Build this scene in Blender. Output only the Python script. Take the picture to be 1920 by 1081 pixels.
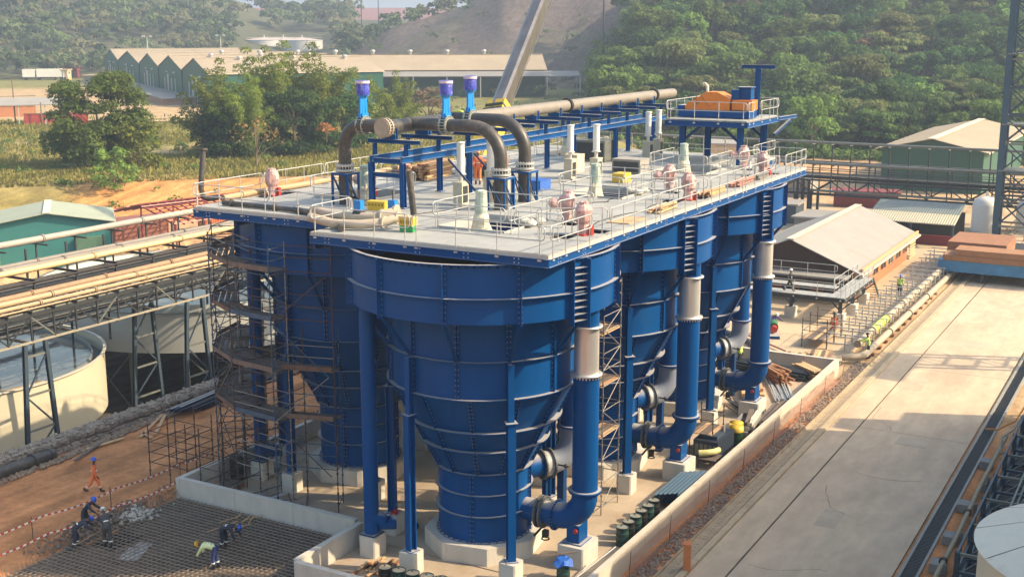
import bpy, math, random
import numpy as np
from mathutils import Vector, Matrix
for _o in list(bpy.data.objects): bpy.data.objects.remove(_o)
SC = bpy.context.scene; COL = SC.collection
R = math.radians; PI = math.pi
random.seed(7); RNG = np.random.default_rng(7)
# ---------------------------------------------------------------- camera
cam = bpy.data.cameras.new('camera'); camo = bpy.data.objects.new('camera', cam); COL.objects.link(camo)
cam.sensor_width = 36.0; cam.lens = 36.0*2300/1920; cam.clip_end = 6000; cam.clip_start = .5
CAMH = 23.0; AZ = R(29.2462); PITCH = R(12.0743)
camo.location = (0, 0, CAMH)
camo.rotation_euler = (R(90)-PITCH, 0, AZ-R(90))
SC.camera = camo
# ---------------------------------------------------------------- light
w = bpy.data.worlds.new('World'); SC.world = w; w.use_nodes = True
nt = w.node_tree; nt.nodes.clear()
wo = nt.nodes.new('ShaderNodeOutputWorld'); bg = nt.nodes.new('ShaderNodeBackground'); sky = nt.nodes.new('ShaderNodeTexSky')
SUNV = Vector((.37, -.93, .74)).normalized()
sky.sky_type = 'NISHITA'; sky.sun_disc = False
sky.sun_elevation = math.asin(SUNV.z); sky.sun_rotation = math.atan2(SUNV.x, SUNV.y)
sky.air_density = 1.6; sky.dust_density = 4.0; sky.ozone_density = 1.0
bg.inputs[1].default_value = .15
nt.links.new(sky.outputs[0], bg.inputs[0]); nt.links.new(bg.outputs[0], wo.inputs[0])
sl = bpy.data.lights.new('sun', 'SUN'); so = bpy.data.objects.new('sun', sl); COL.objects.link(so)
sl.energy = 4.0; sl.angle = R(.6); sl.color = (1.0, .79, .52)
so.rotation_euler = (-SUNV).to_track_quat('-Z', 'Y').to_euler(); so.location = (30, -60, 60)
SC.view_settings.view_transform = 'Standard'; SC.view_settings.look = 'None'
SC.view_settings.gamma = 1.0; SC.view_settings.exposure = .92
# ---------------------------------------------------------------- materials
MATS = {}
def M(name, base, rough=.6, metal=0., var=.12, scale=3., bump=0., dirt=None, dirt_amt=.0, dscale=.6, detail=4., objvar=0., stretch=None, bscale=None, wave=None, spec=.5, trans=None, alpha=None, uplit_dust=None):
    if name in MATS: return MATS[name]
    m = bpy.data.materials.new(name); m.use_nodes = True; n = m.node_tree; N = n.nodes; L = n.links
    p = N['Principled BSDF']
    p.inputs['Roughness'].default_value = rough; p.inputs['Metallic'].default_value = metal
    p.inputs['Specular IOR Level'].default_value = spec
    tc = N.new('ShaderNodeTexCoord')
    ge = N.new('ShaderNodeNewGeometry')
    src = ge.outputs['Position']
    mp = N.new('ShaderNodeMapping'); L.new(src, mp.inputs[0])
    if stretch: mp.inputs['Scale'].default_value = stretch
    t = N.new('ShaderNodeTexNoise'); t.inputs['Scale'].default_value = scale; t.inputs['Detail'].default_value = detail; t.inputs['Roughness'].default_value = .6
    L.new(mp.outputs[0], t.inputs['Vector'])
    mx = N.new('ShaderNodeMix'); mx.data_type = 'RGBA'
    b = Vector(base[:3])
    mx.inputs[6].default_value = (*[max(0, c*(1-var*1.6)) for c in b], 1); mx.inputs[7].default_value = (*[min(1, c*(1+var*1.6)) for c in b], 1)
    L.new(t.outputs[0], mx.inputs[0]); col = mx.outputs[2]
    if wave:   # sheet ribs: (axis, scale, amount)
        wv = N.new('ShaderNodeTexWave'); wv.bands_direction = wave[0]; wv.inputs['Scale'].default_value = wave[1]
        L.new(tc.outputs['Object'], wv.inputs['Vector'])
    if dirt:
        t2 = N.new('ShaderNodeTexNoise'); t2.inputs['Scale'].default_value = dscale; t2.inputs['Detail'].default_value = 7.; t2.inputs['Roughness'].default_value = .68
        L.new(mp.outputs[0], t2.inputs['Vector'])
        r = N.new('ShaderNodeMapRange'); r.inputs[1].default_value = .62-dirt_amt*.3; r.inputs[2].default_value = .78-dirt_amt*.12; r.inputs[4].default_value = min(1, .35+dirt_amt)
        L.new(t2.outputs[0], r.inputs[0])
        m2 = N.new('ShaderNodeMix'); m2.data_type = 'RGBA'; L.new(r.outputs[0], m2.inputs[0]); L.new(col, m2.inputs[6]); m2.inputs[7].default_value = (*dirt, 1); col = m2.outputs[2]
        ra = N.new('ShaderNodeMapRange'); ra.inputs[3].default_value = rough; ra.inputs[4].default_value = min(1, rough+.3); L.new(r.outputs[0], ra.inputs[0]); L.new(ra.outputs[0], p.inputs['Roughness'])
    if uplit_dust:  # paler upward faces: settled dust plus the light those ledges catch, as colour
        sx = N.new('ShaderNodeSeparateXYZ'); L.new(ge.outputs['Normal'], sx.inputs[0]); ru = N.new('ShaderNodeMapRange'); ru.inputs[1].default_value = .55; ru.inputs[2].default_value = .95; ru.inputs[4].default_value = .8
        L.new(sx.outputs[2], ru.inputs[0]); m4 = N.new('ShaderNodeMix'); m4.data_type = 'RGBA'; L.new(ru.outputs[0], m4.inputs[0]); L.new(col, m4.inputs[6]); m4.inputs[7].default_value = (*uplit_dust, 1); col = m4.outputs[2]
    if objvar:
        oi = N.new('ShaderNodeObjectInfo'); hs = N.new('ShaderNodeHueSaturation'); mr = N.new('ShaderNodeMapRange')
        mr.inputs[3].default_value = 1-objvar; mr.inputs[4].default_value = 1+objvar
        L.new(oi.outputs['Random'], mr.inputs[0]); L.new(mr.outputs[0], hs.inputs['Value']); L.new(col, hs.inputs['Color']); 
        mh = N.new('ShaderNodeMapRange'); mh.inputs[3].default_value = .5-objvar*.07; mh.inputs[4].default_value = .5+objvar*.04; L.new(oi.outputs['Random'], mh.inputs[0]); L.new(mh.outputs[0], hs.inputs['Hue'])
        col = hs.outputs[0]
    L.new(col, p.inputs['Base Color'])
    if bump or wave:
        bp = N.new('ShaderNodeBump'); bp.inputs['Strength'].default_value = 1.; bp.inputs['Distance'].default_value = bump or .02
        if wave: L.new(wv.outputs[0], bp.inputs['Height']); bp.inputs['Distance'].default_value = wave[2]
        else:
            t3 = N.new('ShaderNodeTexNoise'); t3.inputs['Scale'].default_value = bscale or scale*3; t3.inputs['Detail'].default_value = 5; L.new(mp.outputs[0], t3.inputs['Vector']); L.new(t3.outputs[0], bp.inputs['Height'])
        L.new(bp.outputs[0], p.inputs['Normal'])
    if trans:
        tr = N.new('ShaderNodeBsdfTranslucent'); L.new(col, tr.inputs[0]); ms = N.new('ShaderNodeMixShader'); ms.inputs[0].default_value = trans
        L.new(p.outputs[0], ms.inputs[1]); L.new(tr.outputs[0], ms.inputs[2]); L.new(ms.outputs[0], N['Material Output'].inputs[0])
    if alpha is not None: p.inputs['Alpha'].default_value = alpha
    m.diffuse_color = (*b, 1)
    MATS[name] = m; return m
DUST = (.30, .20, .12)
BLUE = M('blue_paint', (.001, .064, .235), .45, var=.13, scale=.8, dirt=(.012, .075, .21), dirt_amt=.2, dscale=1.1, bump=.012, bscale=.7, stretch=(1, 1, .35), uplit_dust=(.50, .46, .40), spec=.16)
BLUED = M('blue_paint_darker', (.002, .04, .14), .5, var=.15, scale=1.2, uplit_dust=(.35, .33, .30), spec=.3)
BLUEB = M('bright_blue_enamel', (.01, .22, .62), .3, var=.08)
STEEL = M('stainless_steel', (.70, .69, .67), .38, .7, var=.16, scale=1.4, dirt=(.35, .27, .19), dirt_amt=.15, stretch=(1, 1, .3))
GALV = M('galvanised_steel', (.50, .51, .50), .45, .35, var=.08, scale=4)
FLOORM = M('grating_grey', (.33, .34, .33), .7, .1, var=.10, scale=1.3, dirt=(.36, .33, .29), dirt_amt=.1, objvar=.07, dscale=.9)
TRIMM = M('toe_plate_grey', (.44, .45, .44), .6, .2, var=.08)
CONC = M('concrete', (.43, .40, .35), .9, var=.14, scale=1.1, dirt=(.30, .24, .17), dirt_amt=.22, dscale=.8, bump=.02, bscale=6)
CONCW = M('pale_concrete', (.56, .53, .47), .9, var=.12, scale=1.3, dirt=(.26, .23, .19), dirt_amt=.16, dscale=1.4, bump=.02, bscale=7, stretch=(1, 1, .5))
SLABM = M('slab_concrete', (.42, .34, .25), .9, var=.16, scale=.5, dirt=(.33, .22, .13), dirt_amt=.35, dscale=.35, bump=.015, bscale=5)
ROADM = M('road_concrete', (.535, .42, .295), .88, var=.24, scale=1.1, stretch=(.4, 1, 1), dirt=(.38, .29, .21), dirt_amt=.5, dscale=.25, bump=.012, bscale=3, detail=8)
BLACK = M('black_rubber', (.018, .018, .02), .55, var=.2)
DARK = M('dark_steel', (.045, .05, .055), .55, .3, var=.2)
HDPE = M('worn_black_pipe', (.055, .052, .05), .42, var=.25, scale=2, dirt=(.21, .17, .13), dirt_amt=.35, dscale=1.1)
HDPEG = M('grey_dusty_pipe', (.21, .19, .165), .55, var=.14, scale=1.6, dirt=(.16, .13, .11), dirt_amt=.25, dscale=1.2)
TANP = M('tan_pipe', (.40, .29, .17), .55, var=.14, scale=1.2, dirt=(.33, .25, .17), dirt_amt=.35, dscale=.9)
YELP = M('cream_pipe', (.58, .42, .22), .5, var=.08, scale=1.2, dirt=(.45, .33, .2), dirt_amt=.15)
YEL = M('yellow_paint', (.62, .42, .04), .45, var=.08, dirt=(.4, .3, .08), dirt_amt=.1)
LIME = M('lime_wrap', (.62, .75, .12), .4, var=.08)
ORAN = M('orange_paint', (.72, .20, .015), .45, var=.1, scale=3, dirt=(.4, .13, .03), dirt_amt=.15)
PINK = M('pink_plastic_wrap', (.50, .30, .28), .35, var=.35, scale=4, bump=.06, bscale=5, dirt=(.72, .62, .57), dirt_amt=.35, dscale=3.)
GREENW = M('green_white_wrap', (.38, .46, .40), .4, var=.25, scale=4, bump=.05, bscale=5, dirt=(.6, .6, .54), dirt_amt=.3, dscale=3)
CREAM = M('cream_wrap', (.62, .56, .42), .5, var=.2, scale=4, bump=.05, bscale=5)
PURP = M('purple_film', (.05, .07, .45), .35, var=.2, scale=5, dirt=(.6, .55, .58), dirt_amt=.3, dscale=5, bump=.03)
REDP = M('red_paint', (.45, .03, .02), .5, var=.1)
REDOX = M('red_oxide_steel', (.20, .035, .035), .6, var=.2)
RUST = M('rusty_scaffold_tube', (.085, .06, .05), .7, .3, var=.4, scale=3)
SCAFG = M('grey_scaffold_tube', (.26, .25, .24), .5, .5, var=.3, scale=3)
WOODM = M('weathered_planks', (.15, .12, .10), .85, var=.3, scale=3, bump=.01, objvar=.25)
BROWNW = M('brown_board', (.30, .15, .075), .8, var=.2, scale=2, objvar=.2)
TIMB = M('fresh_timber', (.52, .34, .18), .8, var=.2, scale=2, objvar=.2)
REBAR = M('rebar_rust', (.25, .20, .155), .8, .2, var=.35, scale=4)
GREENS = M('green_cladding', (.012, .095, .065), .55, var=.12, scale=.3, wave=('X', 2.6, .03))
TEALS = M('teal_cladding', (.04, .19, .18), .55, var=.12, scale=.5, wave=('X', 3.2, .04))
ROOFT = M('tan_roof_sheet', (.37, .30, .205), .7, var=.12, scale=.2, wave=('X', 2.0, .03), dirt=(.36, .28, .2), dirt_amt=.25, dscale=.15)
ROOFG = M('pale_green_roof', (.34, .38, .29), .65, var=.1, scale=.5, wave=('X', 3.2, .02))
ROOFP = M('grey_roof_sheet', (.28, .27, .25), .75, var=.1, scale=.4, dirt=(.27, .23, .19), dirt_amt=.3, dscale=.3)
ROOFD = M('grey_dark_roof', (.24, .23, .21), .75, var=.15, scale=.4)
WHITE = M('white_paint', (.72, .71, .67), .5, var=.06, scale=1, dirt=(.5, .44, .36), dirt_amt=.12)
CREAMT = M('cream_tank_paint', (.56, .52, .39), .55, var=.06, scale=.4, dirt=(.5, .42, .3), dirt_amt=.18, dscale=.3, stretch=(1, 1, .3))
BRICKM = M('orange_brick', (.42, .19, .085), .85, var=.2, scale=3, objvar=.1)
GLASSD = M('dark_glass', (.03, .04, .05), .12, var=.1)
GREYG = M('blue_grey_steel', (.06, .09, .12), .5, .3, var=.15)
GREYL = M('grey_green_steel', (.19, .20, .18), .55, .3, var=.2, scale=2)
TARP = M('blue_tarp', (.02, .12, .5), .5, var=.3, scale=3, bump=.05)
SKIN = M('dark_skin', (.10, .055, .035), .55, var=.1)
BARK = M('bark', (.16, .12, .085), .9, var=.3, scale=3, bump=.03)
ROCK = M('grey_stone', (.24, .20, .165), .9, var=.3, scale=2, bump=.06, bscale=3, objvar=.25)
# ---------------------------------------------------------------- mesh builder
def rotm(rx=0, ry=0, rz=0):
    return Matrix.Rotation(rz, 3, 'Z') @ Matrix.Rotation(ry, 3, 'Y') @ Matrix.Rotation(rx, 3, 'X')
class MB:
    def __init__(s): s.v = []; s.f = []; s.sm = []; s.mi = []; s.cur = 0
    def add(s, vs, fs, smooth=False):
        o = len(s.v); s.v += [tuple(x) for x in vs]; s.f += [tuple(i+o for i in q) for q in fs]; s.sm += [smooth]*len(fs); s.mi += [s.cur]*len(fs); return s
    def box(s, c, d, rz=0, m=None):
        x, y, z = d[0]/2, d[1]/2, d[2]/2; c = Vector(c); r = m or rotm(rz=rz)
        P = [c + r @ Vector(p) for p in ((-x,-y,-z),(x,-y,-z),(x,y,-z),(-x,y,-z),(-x,-y,z),(x,-y,z),(x,y,z),(-x,y,z))]
        return s.add(P, [(0,3,2,1),(4,5,6,7),(0,1,5,4),(1,2,6,5),(2,3,7,6),(3,0,4,7)])
    def bb(s, x0, y0, z0, x1, y1, z1):
        return s.box(((x0+x1)/2, (y0+y1)/2, (z0+z1)/2), (abs(x1-x0), abs(y1-y0), abs(z1-z0)))
    def beam(s, p, q, w_, h_, up=(0,0,1)):
        p, q = Vector(p), Vector(q); d = q-p; l = d.length; d = d/l; up = Vector(up)
        if abs(d.dot(up)) > .98: up = Vector((1, 0, 0))
        a = d.cross(up).normalized(); b = a.cross(d)
        m = Matrix((a, d, b)).transposed()
        return s.box((p+q)/2, (w_, l, h_), m=m)
    def ibeam(s, p, q, w_, h_, t=.03, up=(0,0,1)):
        p, q = Vector(p), Vector(q); d = (q-p).normalized(); up_ = Vector(up)
        if abs(d.dot(up_)) > .98: up_ = Vector((1, 0, 0))
        a = d.cross(up_).normalized(); b = a.cross(d)
        o = b*(h_/2-t/2)
        s.beam(p+o, q+o, w_, t, up); s.beam(p-o, q-o, w_, t, up); s.beam(p, q, t, h_-2*t-.004, up); return s
    def tube(s, p, q, r, n=8, r2=None, caps=True): return s.path([p, q], r, n, caps, r2)
    def path(s, pts, r, n=8, caps=True, r2=None, closed=False):
        P = [Vector(p) for p in pts]; k = len(P); rings = []; prev = None
        for i in range(k):
            if closed: d = (P[(i+1) % k]-P[i-1])
            elif i == 0: d = P[1]-P[0]
            elif i == k-1: d = P[-1]-P[-2]
            else: d = (P[i]-P[i-1]).normalized()+(P[i+1]-P[i]).normalized()
            d = d.normalized()
            if prev is None:
                u = d.cross(Vector((0, 0, 1)))
                if u.length < .05: u = d.cross(Vector((1, 0, 0)))
            else:
                u = prev - d*prev.dot(d)
                if u.length < 1e-4: u = d.cross(Vector((0, 0, 1)))
            u.normalize(); prev = u; v = d.cross(u)
            rr = (r[i] if isinstance(r, (list, tuple)) else (r if r2 is None else r+(r2-r)*i/(k-1)))
            rings.append([P[i] + (u*math.cos(a)+v*math.sin(a))*rr for a in [2*PI*j/n for j in range(n)]])
        vs = [x for g in rings for x in g]; fs = []
        for i in range(k if closed else k-1):
            a, b = i*n, ((i+1) % k)*n
            fs += [(a+j, a+(j+1) % n, b+(j+1) % n, b+j) for j in range(n)]
        s.add(vs, fs, n > 5)
        if caps and not closed:
            s.add(rings[0], [tuple(range(n))[::-1]]); s.add(rings[-1], [tuple(range(n))])
        return s
    def lathe(s, prof, n=32, c=(0,0,0), smooth=True, a0=0., a1=2*PI, close=None):
        full = abs(a1-a0-2*PI) < 1e-6; m_ = n if full else n+1
        vs = [(c[0]+r*math.cos(a0+(a1-a0)*j/n), c[1]+r*math.sin(a0+(a1-a0)*j/n), c[2]+z) for r, z in prof for j in range(m_)]
        fs = []
        for i in range(len(prof)-1):
            for j in range(n if full else n):
                j2 = (j+1) % m_ if full else j+1
                fs.append((i*m_+j, i*m_+j2, (i+1)*m_+j2, (i+1)*m_+j))
        return s.add(vs, fs, smooth)
    def ring(s, r0, r1, z0, z1, n=32, c=(0,0,0), a0=0., a1=2*PI):
        return s.lathe([(r0, z0), (r1, z0), (r1, z1), (r0, z1), (r0, z0)], n, c, False, a0, a1)
    def disc(s, c, r, n=24, z=0):
        return s.add([(c[0]+r*math.cos(2*PI*j/n), c[1]+r*math.sin(2*PI*j/n), c[2]+z) for j in range(n)], [tuple(range(n))])
    def prism(s, pts, z0, z1):
        n = len(pts); vs = [(p[0], p[1], z0) for p in pts]+[(p[0], p[1], z1) for p in pts]
        return s.add(vs, [tuple(range(n))[::-1], tuple(range(n, 2*n))]+[(i, (i+1) % n, n+(i+1) % n, n+i) for i in range(n)])
    def sphere(s, c, r, n=10, m_=6, sq=(1,1,1)):
        vs = [(c[0]+r*sq[0]*math.sin(PI*i/m_)*math.cos(2*PI*j/n), c[1]+r*sq[1]*math.sin(PI*i/m_)*math.sin(2*PI*j/n), c[2]+r*sq[2]*math.cos(PI*i/m_)) for i in range(m_+1) for j in range(n)]
        return s.add(vs, [(i*n+j, (i+1)*n+j, (i+1)*n+(j+1) % n, i*n+(j+1) % n) for i in range(m_) for j in range(n)], True)
    def bolts(s, c, axis, r, n, size, l):
        """bolt heads round a flange circle"""
        ax = Vector(axis).normalized(); u = ax.cross(Vector((0, 0, 1)))
        if u.length < .1: u = Vector((1, 0, 0))
        u.normalize(); v = ax.cross(u); c = Vector(c)
        for j in range(n):
            a = 2*PI*j/n; p = c+(u*math.cos(a)+v*math.sin(a))*r
            s.beam(p-ax*l/2, p+ax*l/2, size, size, up=(u*math.cos(a)+v*math.sin(a)))
        return s
    def mesh(s, name, mats):
        me = bpy.data.meshes.new(name); me.from_pydata(s.v, [], s.f)
        if not isinstance(mats, (list, tuple)): mats = [mats]
        for m in mats: me.materials.append(m)
        me.polygons.foreach_set('use_smooth', s.sm)
        if len(mats) > 1: me.polygons.foreach_set('material_index', s.mi)
        me.update(); return me
    def build(s, name, mats, parent=None, loc=(0,0,0), rot=(0,0,0), label=None):
        return inst(s.mesh(name, mats), name, parent, loc, rot, label)
def inst(me, name, parent=None, loc=(0,0,0), rot=(0,0,0), label=None, scale=None):
    o = bpy.data.objects.new(name, me); COL.objects.link(o)
    o.location = loc; o.rotation_euler = rot
    if scale: o.scale = scale
    if parent: o.parent = parent
    if label: o['label'] = label
    return o
def tag(o, label, cat, group=None, kind=None):
    if label: o['label'] = label
    if cat: o['category'] = cat
    if group: o['group'] = group
    if kind: o['kind'] = kind
    return o
def thing(name, label, cat, loc=(0,0,0), rz=0, group=None):
    o = bpy.data.objects.new(name, None); COL.objects.link(o); o.location = loc; o.rotation_euler = (0, 0, rz); o.empty_display_size = .3
    return tag(o, label, cat, group)
def struct(mb, name, mats, kind='structure'):
    o = mb.build(name, mats); o['kind'] = kind; return o
def dup(root, loc, rz=0, label=None, scale=None):
    kids = {}
    for c in root.children_recursive: kids.setdefault(c.parent.name, []).append(c)
    def cp(o, par):
        c = o.copy(); COL.objects.link(c)
        if par is not None: c.parent = par
        for k in kids.get(o.name, []): cp(k, c)
        return c
    r = cp(root, None); r.location = loc; r.rotation_euler = (0, 0, rz)
    if label: r['label'] = label
    if scale: r.scale = scale
    return r
def arc(c, r, a0, a1, n, plane='xz'):
    out = []
    for i in range(n+1):
        a = a0+(a1-a0)*i/n
        if plane == 'xz': out.append((c[0]+r*math.cos(a), c[1], c[2]+r*math.sin(a)))
        elif plane == 'yz': out.append((c[0], c[1]+r*math.cos(a), c[2]+r*math.sin(a)))
        else: out.append((c[0]+r*math.cos(a), c[1]+r*math.sin(a), c[2]))
    return out
# ---------------------------------------------------------------- terrain
def smooth(a, b, x):
    t = np.clip((x-a)/(b-a), 0, 1); return t*t*(3-2*t)
def hill_u(x, y):
    rel = AZ-np.arctan2(y, x); rel = np.clip(rel, -1.2, 1.2)
    return 960+2352*np.tan(rel)
def vnoise(x, y, s, seed=0):
    x = np.asarray(x, float)/s; y = np.asarray(y, float)/s
    xi = np.floor(x).astype(int); yi = np.floor(y).astype(int); fx = x-xi; fy = y-yi
    fx = fx*fx*(3-2*fx); fy = fy*fy*(3-2*fy)
    def h(i, j):
        n = (i*374761393+j*668265263+seed*144665) & 0x7fffffff; n = ((n ^ (n >> 13))*1274126177) & 0x7fffffff
        return ((n ^ (n >> 16)) & 0xffff)/65535.
    return (h(xi, yi)*(1-fx)+h(xi+1, yi)*fx)*(1-fy)+(h(xi, yi+1)*(1-fx)+h(xi+1, yi+1)*fx)*fy
def height(x, y):
    x = np.asarray(x, float); y = np.asarray(y, float); d = np.hypot(x, y); u = hill_u(x, y)
    leftw = 1-smooth(1150, 1250, u)
    z = 3.0*smooth(155, 171, d+6*(vnoise(x, y, 25, 3)-.5))*leftw
    z = z*(1 + .0*d)
    z = z+2.0*smooth(520, 640, d)*leftw
    n1 = vnoise(x, y, 90, 1)-.5; n2 = vnoise(x, y, 30, 2)-.5
    yA = np.interp(u, [-900, 0, 300, 430, 520, 900, 1000, 3000], [-90, -70, -40, 0, 36, 36, 20, -40])
    hA = 23+800*(48-yA)/2352 + 8*n1
    z = z+(hA-z)*smooth(500, 830, d)*smooth(480, 560, d)
    yB = np.interp(u, [560, 650, 740, 870, 950, 1180, 1300, 3000], [200, 100, 62, 22, -30, -70, -60, -40])
    hB = 23+540*(48-yB)/2352 + 3*n2
    z = np.maximum(z, hB*smooth(392, 545, d+14*n1)*smooth(560, 660, u))
    yC = np.interp(u, [1100, 1300, 1700, 1850, 1900, 2100, 3500], [-30, -50, -20, 4, 4, -30, -30])
    hC = 23+440*(48-yC)/2352 + 4*n1
    z = np.maximum(z, hC*smooth(228, 450, d+10*n2)*smooth(1090, 1230, u + 40*n1))
    z = z+4.5*(vnoise(x, y, 22, 41)-.5)*smooth(380, 430, d)*smooth(560, 700, u)+1.8*(vnoise(x, y, 7, 42)-.5)*smooth(390, 430, d)*(d < 640)*smooth(560, 700, u)
    hD = 23+1500*(48-15)/2352
    z = z+(hD-z)*smooth(1250, 1500, d)*(hD > z)
    pit = smooth(53.8, 55.0, y)*(1-smooth(92, 96, y))*smooth(12, 16, x)*(1-smooth(96, 100, x))
    z = z-6.0*pit
    near = (1-smooth(100, 150, d))
    z = z+.10*(vnoise(x, y, 3, 5)-.5)*smooth(42.8, 44, y)*near*(1-pit)*1.2
    return z
def gz(x, y): return float(height(np.array([x]), np.array([y]))[0])
CG = dict(dirt=(.50, .225, .095), grass=(.19, .18, .06), orange=(.50, .25, .09), pale=(.44, .31, .18), bare=(.125, .10, .088), forest=(.085, .09, .05), red=(.22, .075, .055), pit=(.10, .085, .07))
def cover(x, y, z):
    d = np.hypot(x, y); u = hill_u(x, y); n = x.shape[0]
    n1 = vnoise(x, y, 18, 11); n2 = vnoise(x, y, 5, 12); n3 = vnoise(x, y, 60, 13)
    c = np.tile(np.array(CG['dirt']), (n, 1))
    def mix(name, w_):
        nonlocal c; c = c+(np.array(CG[name])-c)*np.clip(w_, 0, 1)[:, None]
    mix('pale', smooth(66, 80, x)*(1-smooth(40, 56, y)))
    mix('pale', smooth(90, 110, d)*.7)
    mix('orange', smooth(148, 156, d)*(1-smooth(1150, 1250, u)))
    mix('grass', .85*smooth(140, 150, d)*(1-smooth(90, 190, u+60*(n1-.5)))*smooth(.25, .5, n2+n1*.4))
    g = smooth(168, 178, d+10*(n1-.5)+5*(n2-.5))
    mix('grass', g*(1-smooth(1180, 1260, u)))
    mix('pale', smooth(.62, .72, n1)*g*.5*(1-smooth(200, 260, d)))
    mix('pale', smooth(268, 285, d)*(1-smooth(420, 450, d))*(1-smooth(420, 640, u))*.85)
    mix('forest', smooth(500, 540, d))
    mix('forest', smooth(215, 232, d)*smooth(1130, 1200, u))
    mix('bare', smooth(400, 430, d+20*(n3-.5))*(1-smooth(620, 660, d))*smooth(600, 680, u)*(1-smooth(1160, 1240, u+80*(n3-.5))))
    mix('forest', .45*smooth(.5, .68, vnoise(x, y, 34, 15))*smooth(400, 430, d)*(1-smooth(620, 660, d))*smooth(600, 680, u)*(1-smooth(1160, 1240, u)))
    mix('red', smooth(1180, 1230, d))
    mix('pit', (z < -1)*1.)
    return c
def build_ground():
    a1 = np.radians(np.concatenate([np.arange(-8, 64, .35), np.arange(64, 352, 6)]))
    r = np.concatenate([np.array([0.01]), np.arange(8, 28, 5), np.arange(28, 108, .7), np.arange(108, 260, 2.), np.arange(260, 640, 5), np.geomspace(640, 4200, 40)])
    A, Rr = np.meshgrid(a1, r); x = (Rr*np.cos(A)).ravel(); y = (Rr*np.sin(A)).ravel(); z = height(x, y)
    z = np.where(Rr.ravel() < 100, z-.03, z)
    na, nr = len(a1), len(r)
    i, j = np.meshgrid(np.arange(nr-1), np.arange(na), indexing='ij'); j2 = (j+1) % na
    f = np.stack([i*na+j, (i+1)*na+j, (i+1)*na+j2, i*na+j2], -1).reshape(-1, 4)
    me = bpy.data.meshes.new('ground'); me.vertices.add(len(x)); me.vertices.foreach_set('co', np.stack([x, y, z], 1).ravel())
    me.loops.add(f.size); me.loops.foreach_set('vertex_index', f.ravel()); me.polygons.add(len(f)); me.polygons.foreach_set('loop_start', np.arange(0, f.size, 4)); me.polygons.foreach_set('use_smooth', np.ones(len(f), bool))
    me.update(); me.validate()
    ca = me.color_attributes.new('cover', 'FLOAT_COLOR', 'POINT'); c = cover(x, y, z); ca.data.foreach_set('color', np.concatenate([c, np.ones((len(c), 1))], 1).ravel())
    m = bpy.data.materials.new('earth_and_grass'); m.use_nodes = True; N = m.node_tree.nodes; L = m.node_tree.links; p = N['Principled BSDF']; p.inputs['Roughness'].default_value = .95; p.inputs['Specular IOR Level'].default_value = .15
    at = N.new('ShaderNodeAttribute'); at.attribute_name = 'cover'; ge = N.new('ShaderNodeNewGeometry')
    col = at.outputs['Color']
    for sc_, lo, hi, det in ((.35, .62, 1.4, 8), (3.2, .8, 1.22, 4)):
        t = N.new('ShaderNodeTexNoise'); t.inputs['Scale'].default_value = sc_; t.inputs['Detail'].default_value = det; t.inputs['Roughness'].default_value = .65
        L.new(ge.outputs['Position'], t.inputs['Vector']); mr = N.new('ShaderNodeMapRange'); mr.inputs[1].default_value = .25; mr.inputs[2].default_value = .75; mr.inputs[3].default_value = lo; mr.inputs[4].default_value = hi; L.new(t.outputs[0], mr.inputs[0])
        vm = N.new('ShaderNodeVectorMath'); vm.operation = 'MULTIPLY'; L.new(col, vm.inputs[0]); L.new(mr.outputs[0], vm.inputs[1]); col = vm.outputs[0]
    mp = N.new('ShaderNodeMapping'); mp.inputs['Scale'].default_value = (.12, 1.1, 1); L.new(ge.outputs['Position'], mp.inputs[0]); t = N.new('ShaderNodeTexNoise'); t.inputs['Scale'].default_value = 1.0; t.inputs['Detail'].default_value = 7; L.new(mp.outputs[0], t.inputs['Vector']); mr = N.new('ShaderNodeMapRange'); mr.inputs[1].default_value = .3; mr.inputs[2].default_value = .7; mr.inputs[3].default_value = .72; mr.inputs[4].default_value = 1.28; L.new(t.outputs[0], mr.inputs[0]); vm = N.new('ShaderNodeVectorMath'); vm.operation = 'MULTIPLY'; L.new(col, vm.inputs[0]); L.new(mr.outputs[0], vm.inputs[1]); col = vm.outputs[0]
    L.new(col, p.inputs['Base Color'])
    bp = N.new('ShaderNodeBump'); bp.inputs['Distance'].default_value = .12; t3 = N.new('ShaderNodeTexNoise'); t3.inputs['Scale'].default_value = 1.4; t3.inputs['Detail'].default_value = 9; t3.inputs['Roughness'].default_value = .7; L.new(ge.outputs['Position'], t3.inputs['Vector']); L.new(t3.outputs[0], bp.inputs['Height']); L.new(bp.outputs[0], p.inputs['Normal'])
    me.materials.append(m); o = inst(me, 'ground'); o['kind'] = 'structure'
build_ground()
# ---------------------------------------------------------------- slabs, road
o = struct(MB().bb(42.6, 20.1, -.12, 82, 42.4, .03).bb(37.7, 20.1, -.12, 42.5, 31.3, .03), 'plant_slab', SLABM)
struct(MB().bb(80.3, 20.3, -.1, 101, 48, .05), 'yard_slab', M('yard_concrete', (.50, .39, .26), .9, var=.12, scale=.4, dirt=(.4, .29, .18), dirt_amt=.3, dscale=.4))
struct(MB().bb(101.4, 18.8, -.1, 160, 60, .045), 'far_yard', M('far_yard_concrete', (.44, .34, .22), .9, var=.14, scale=.3, dirt=(.38, .28, .18), dirt_amt=.3, dscale=.2))
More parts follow.
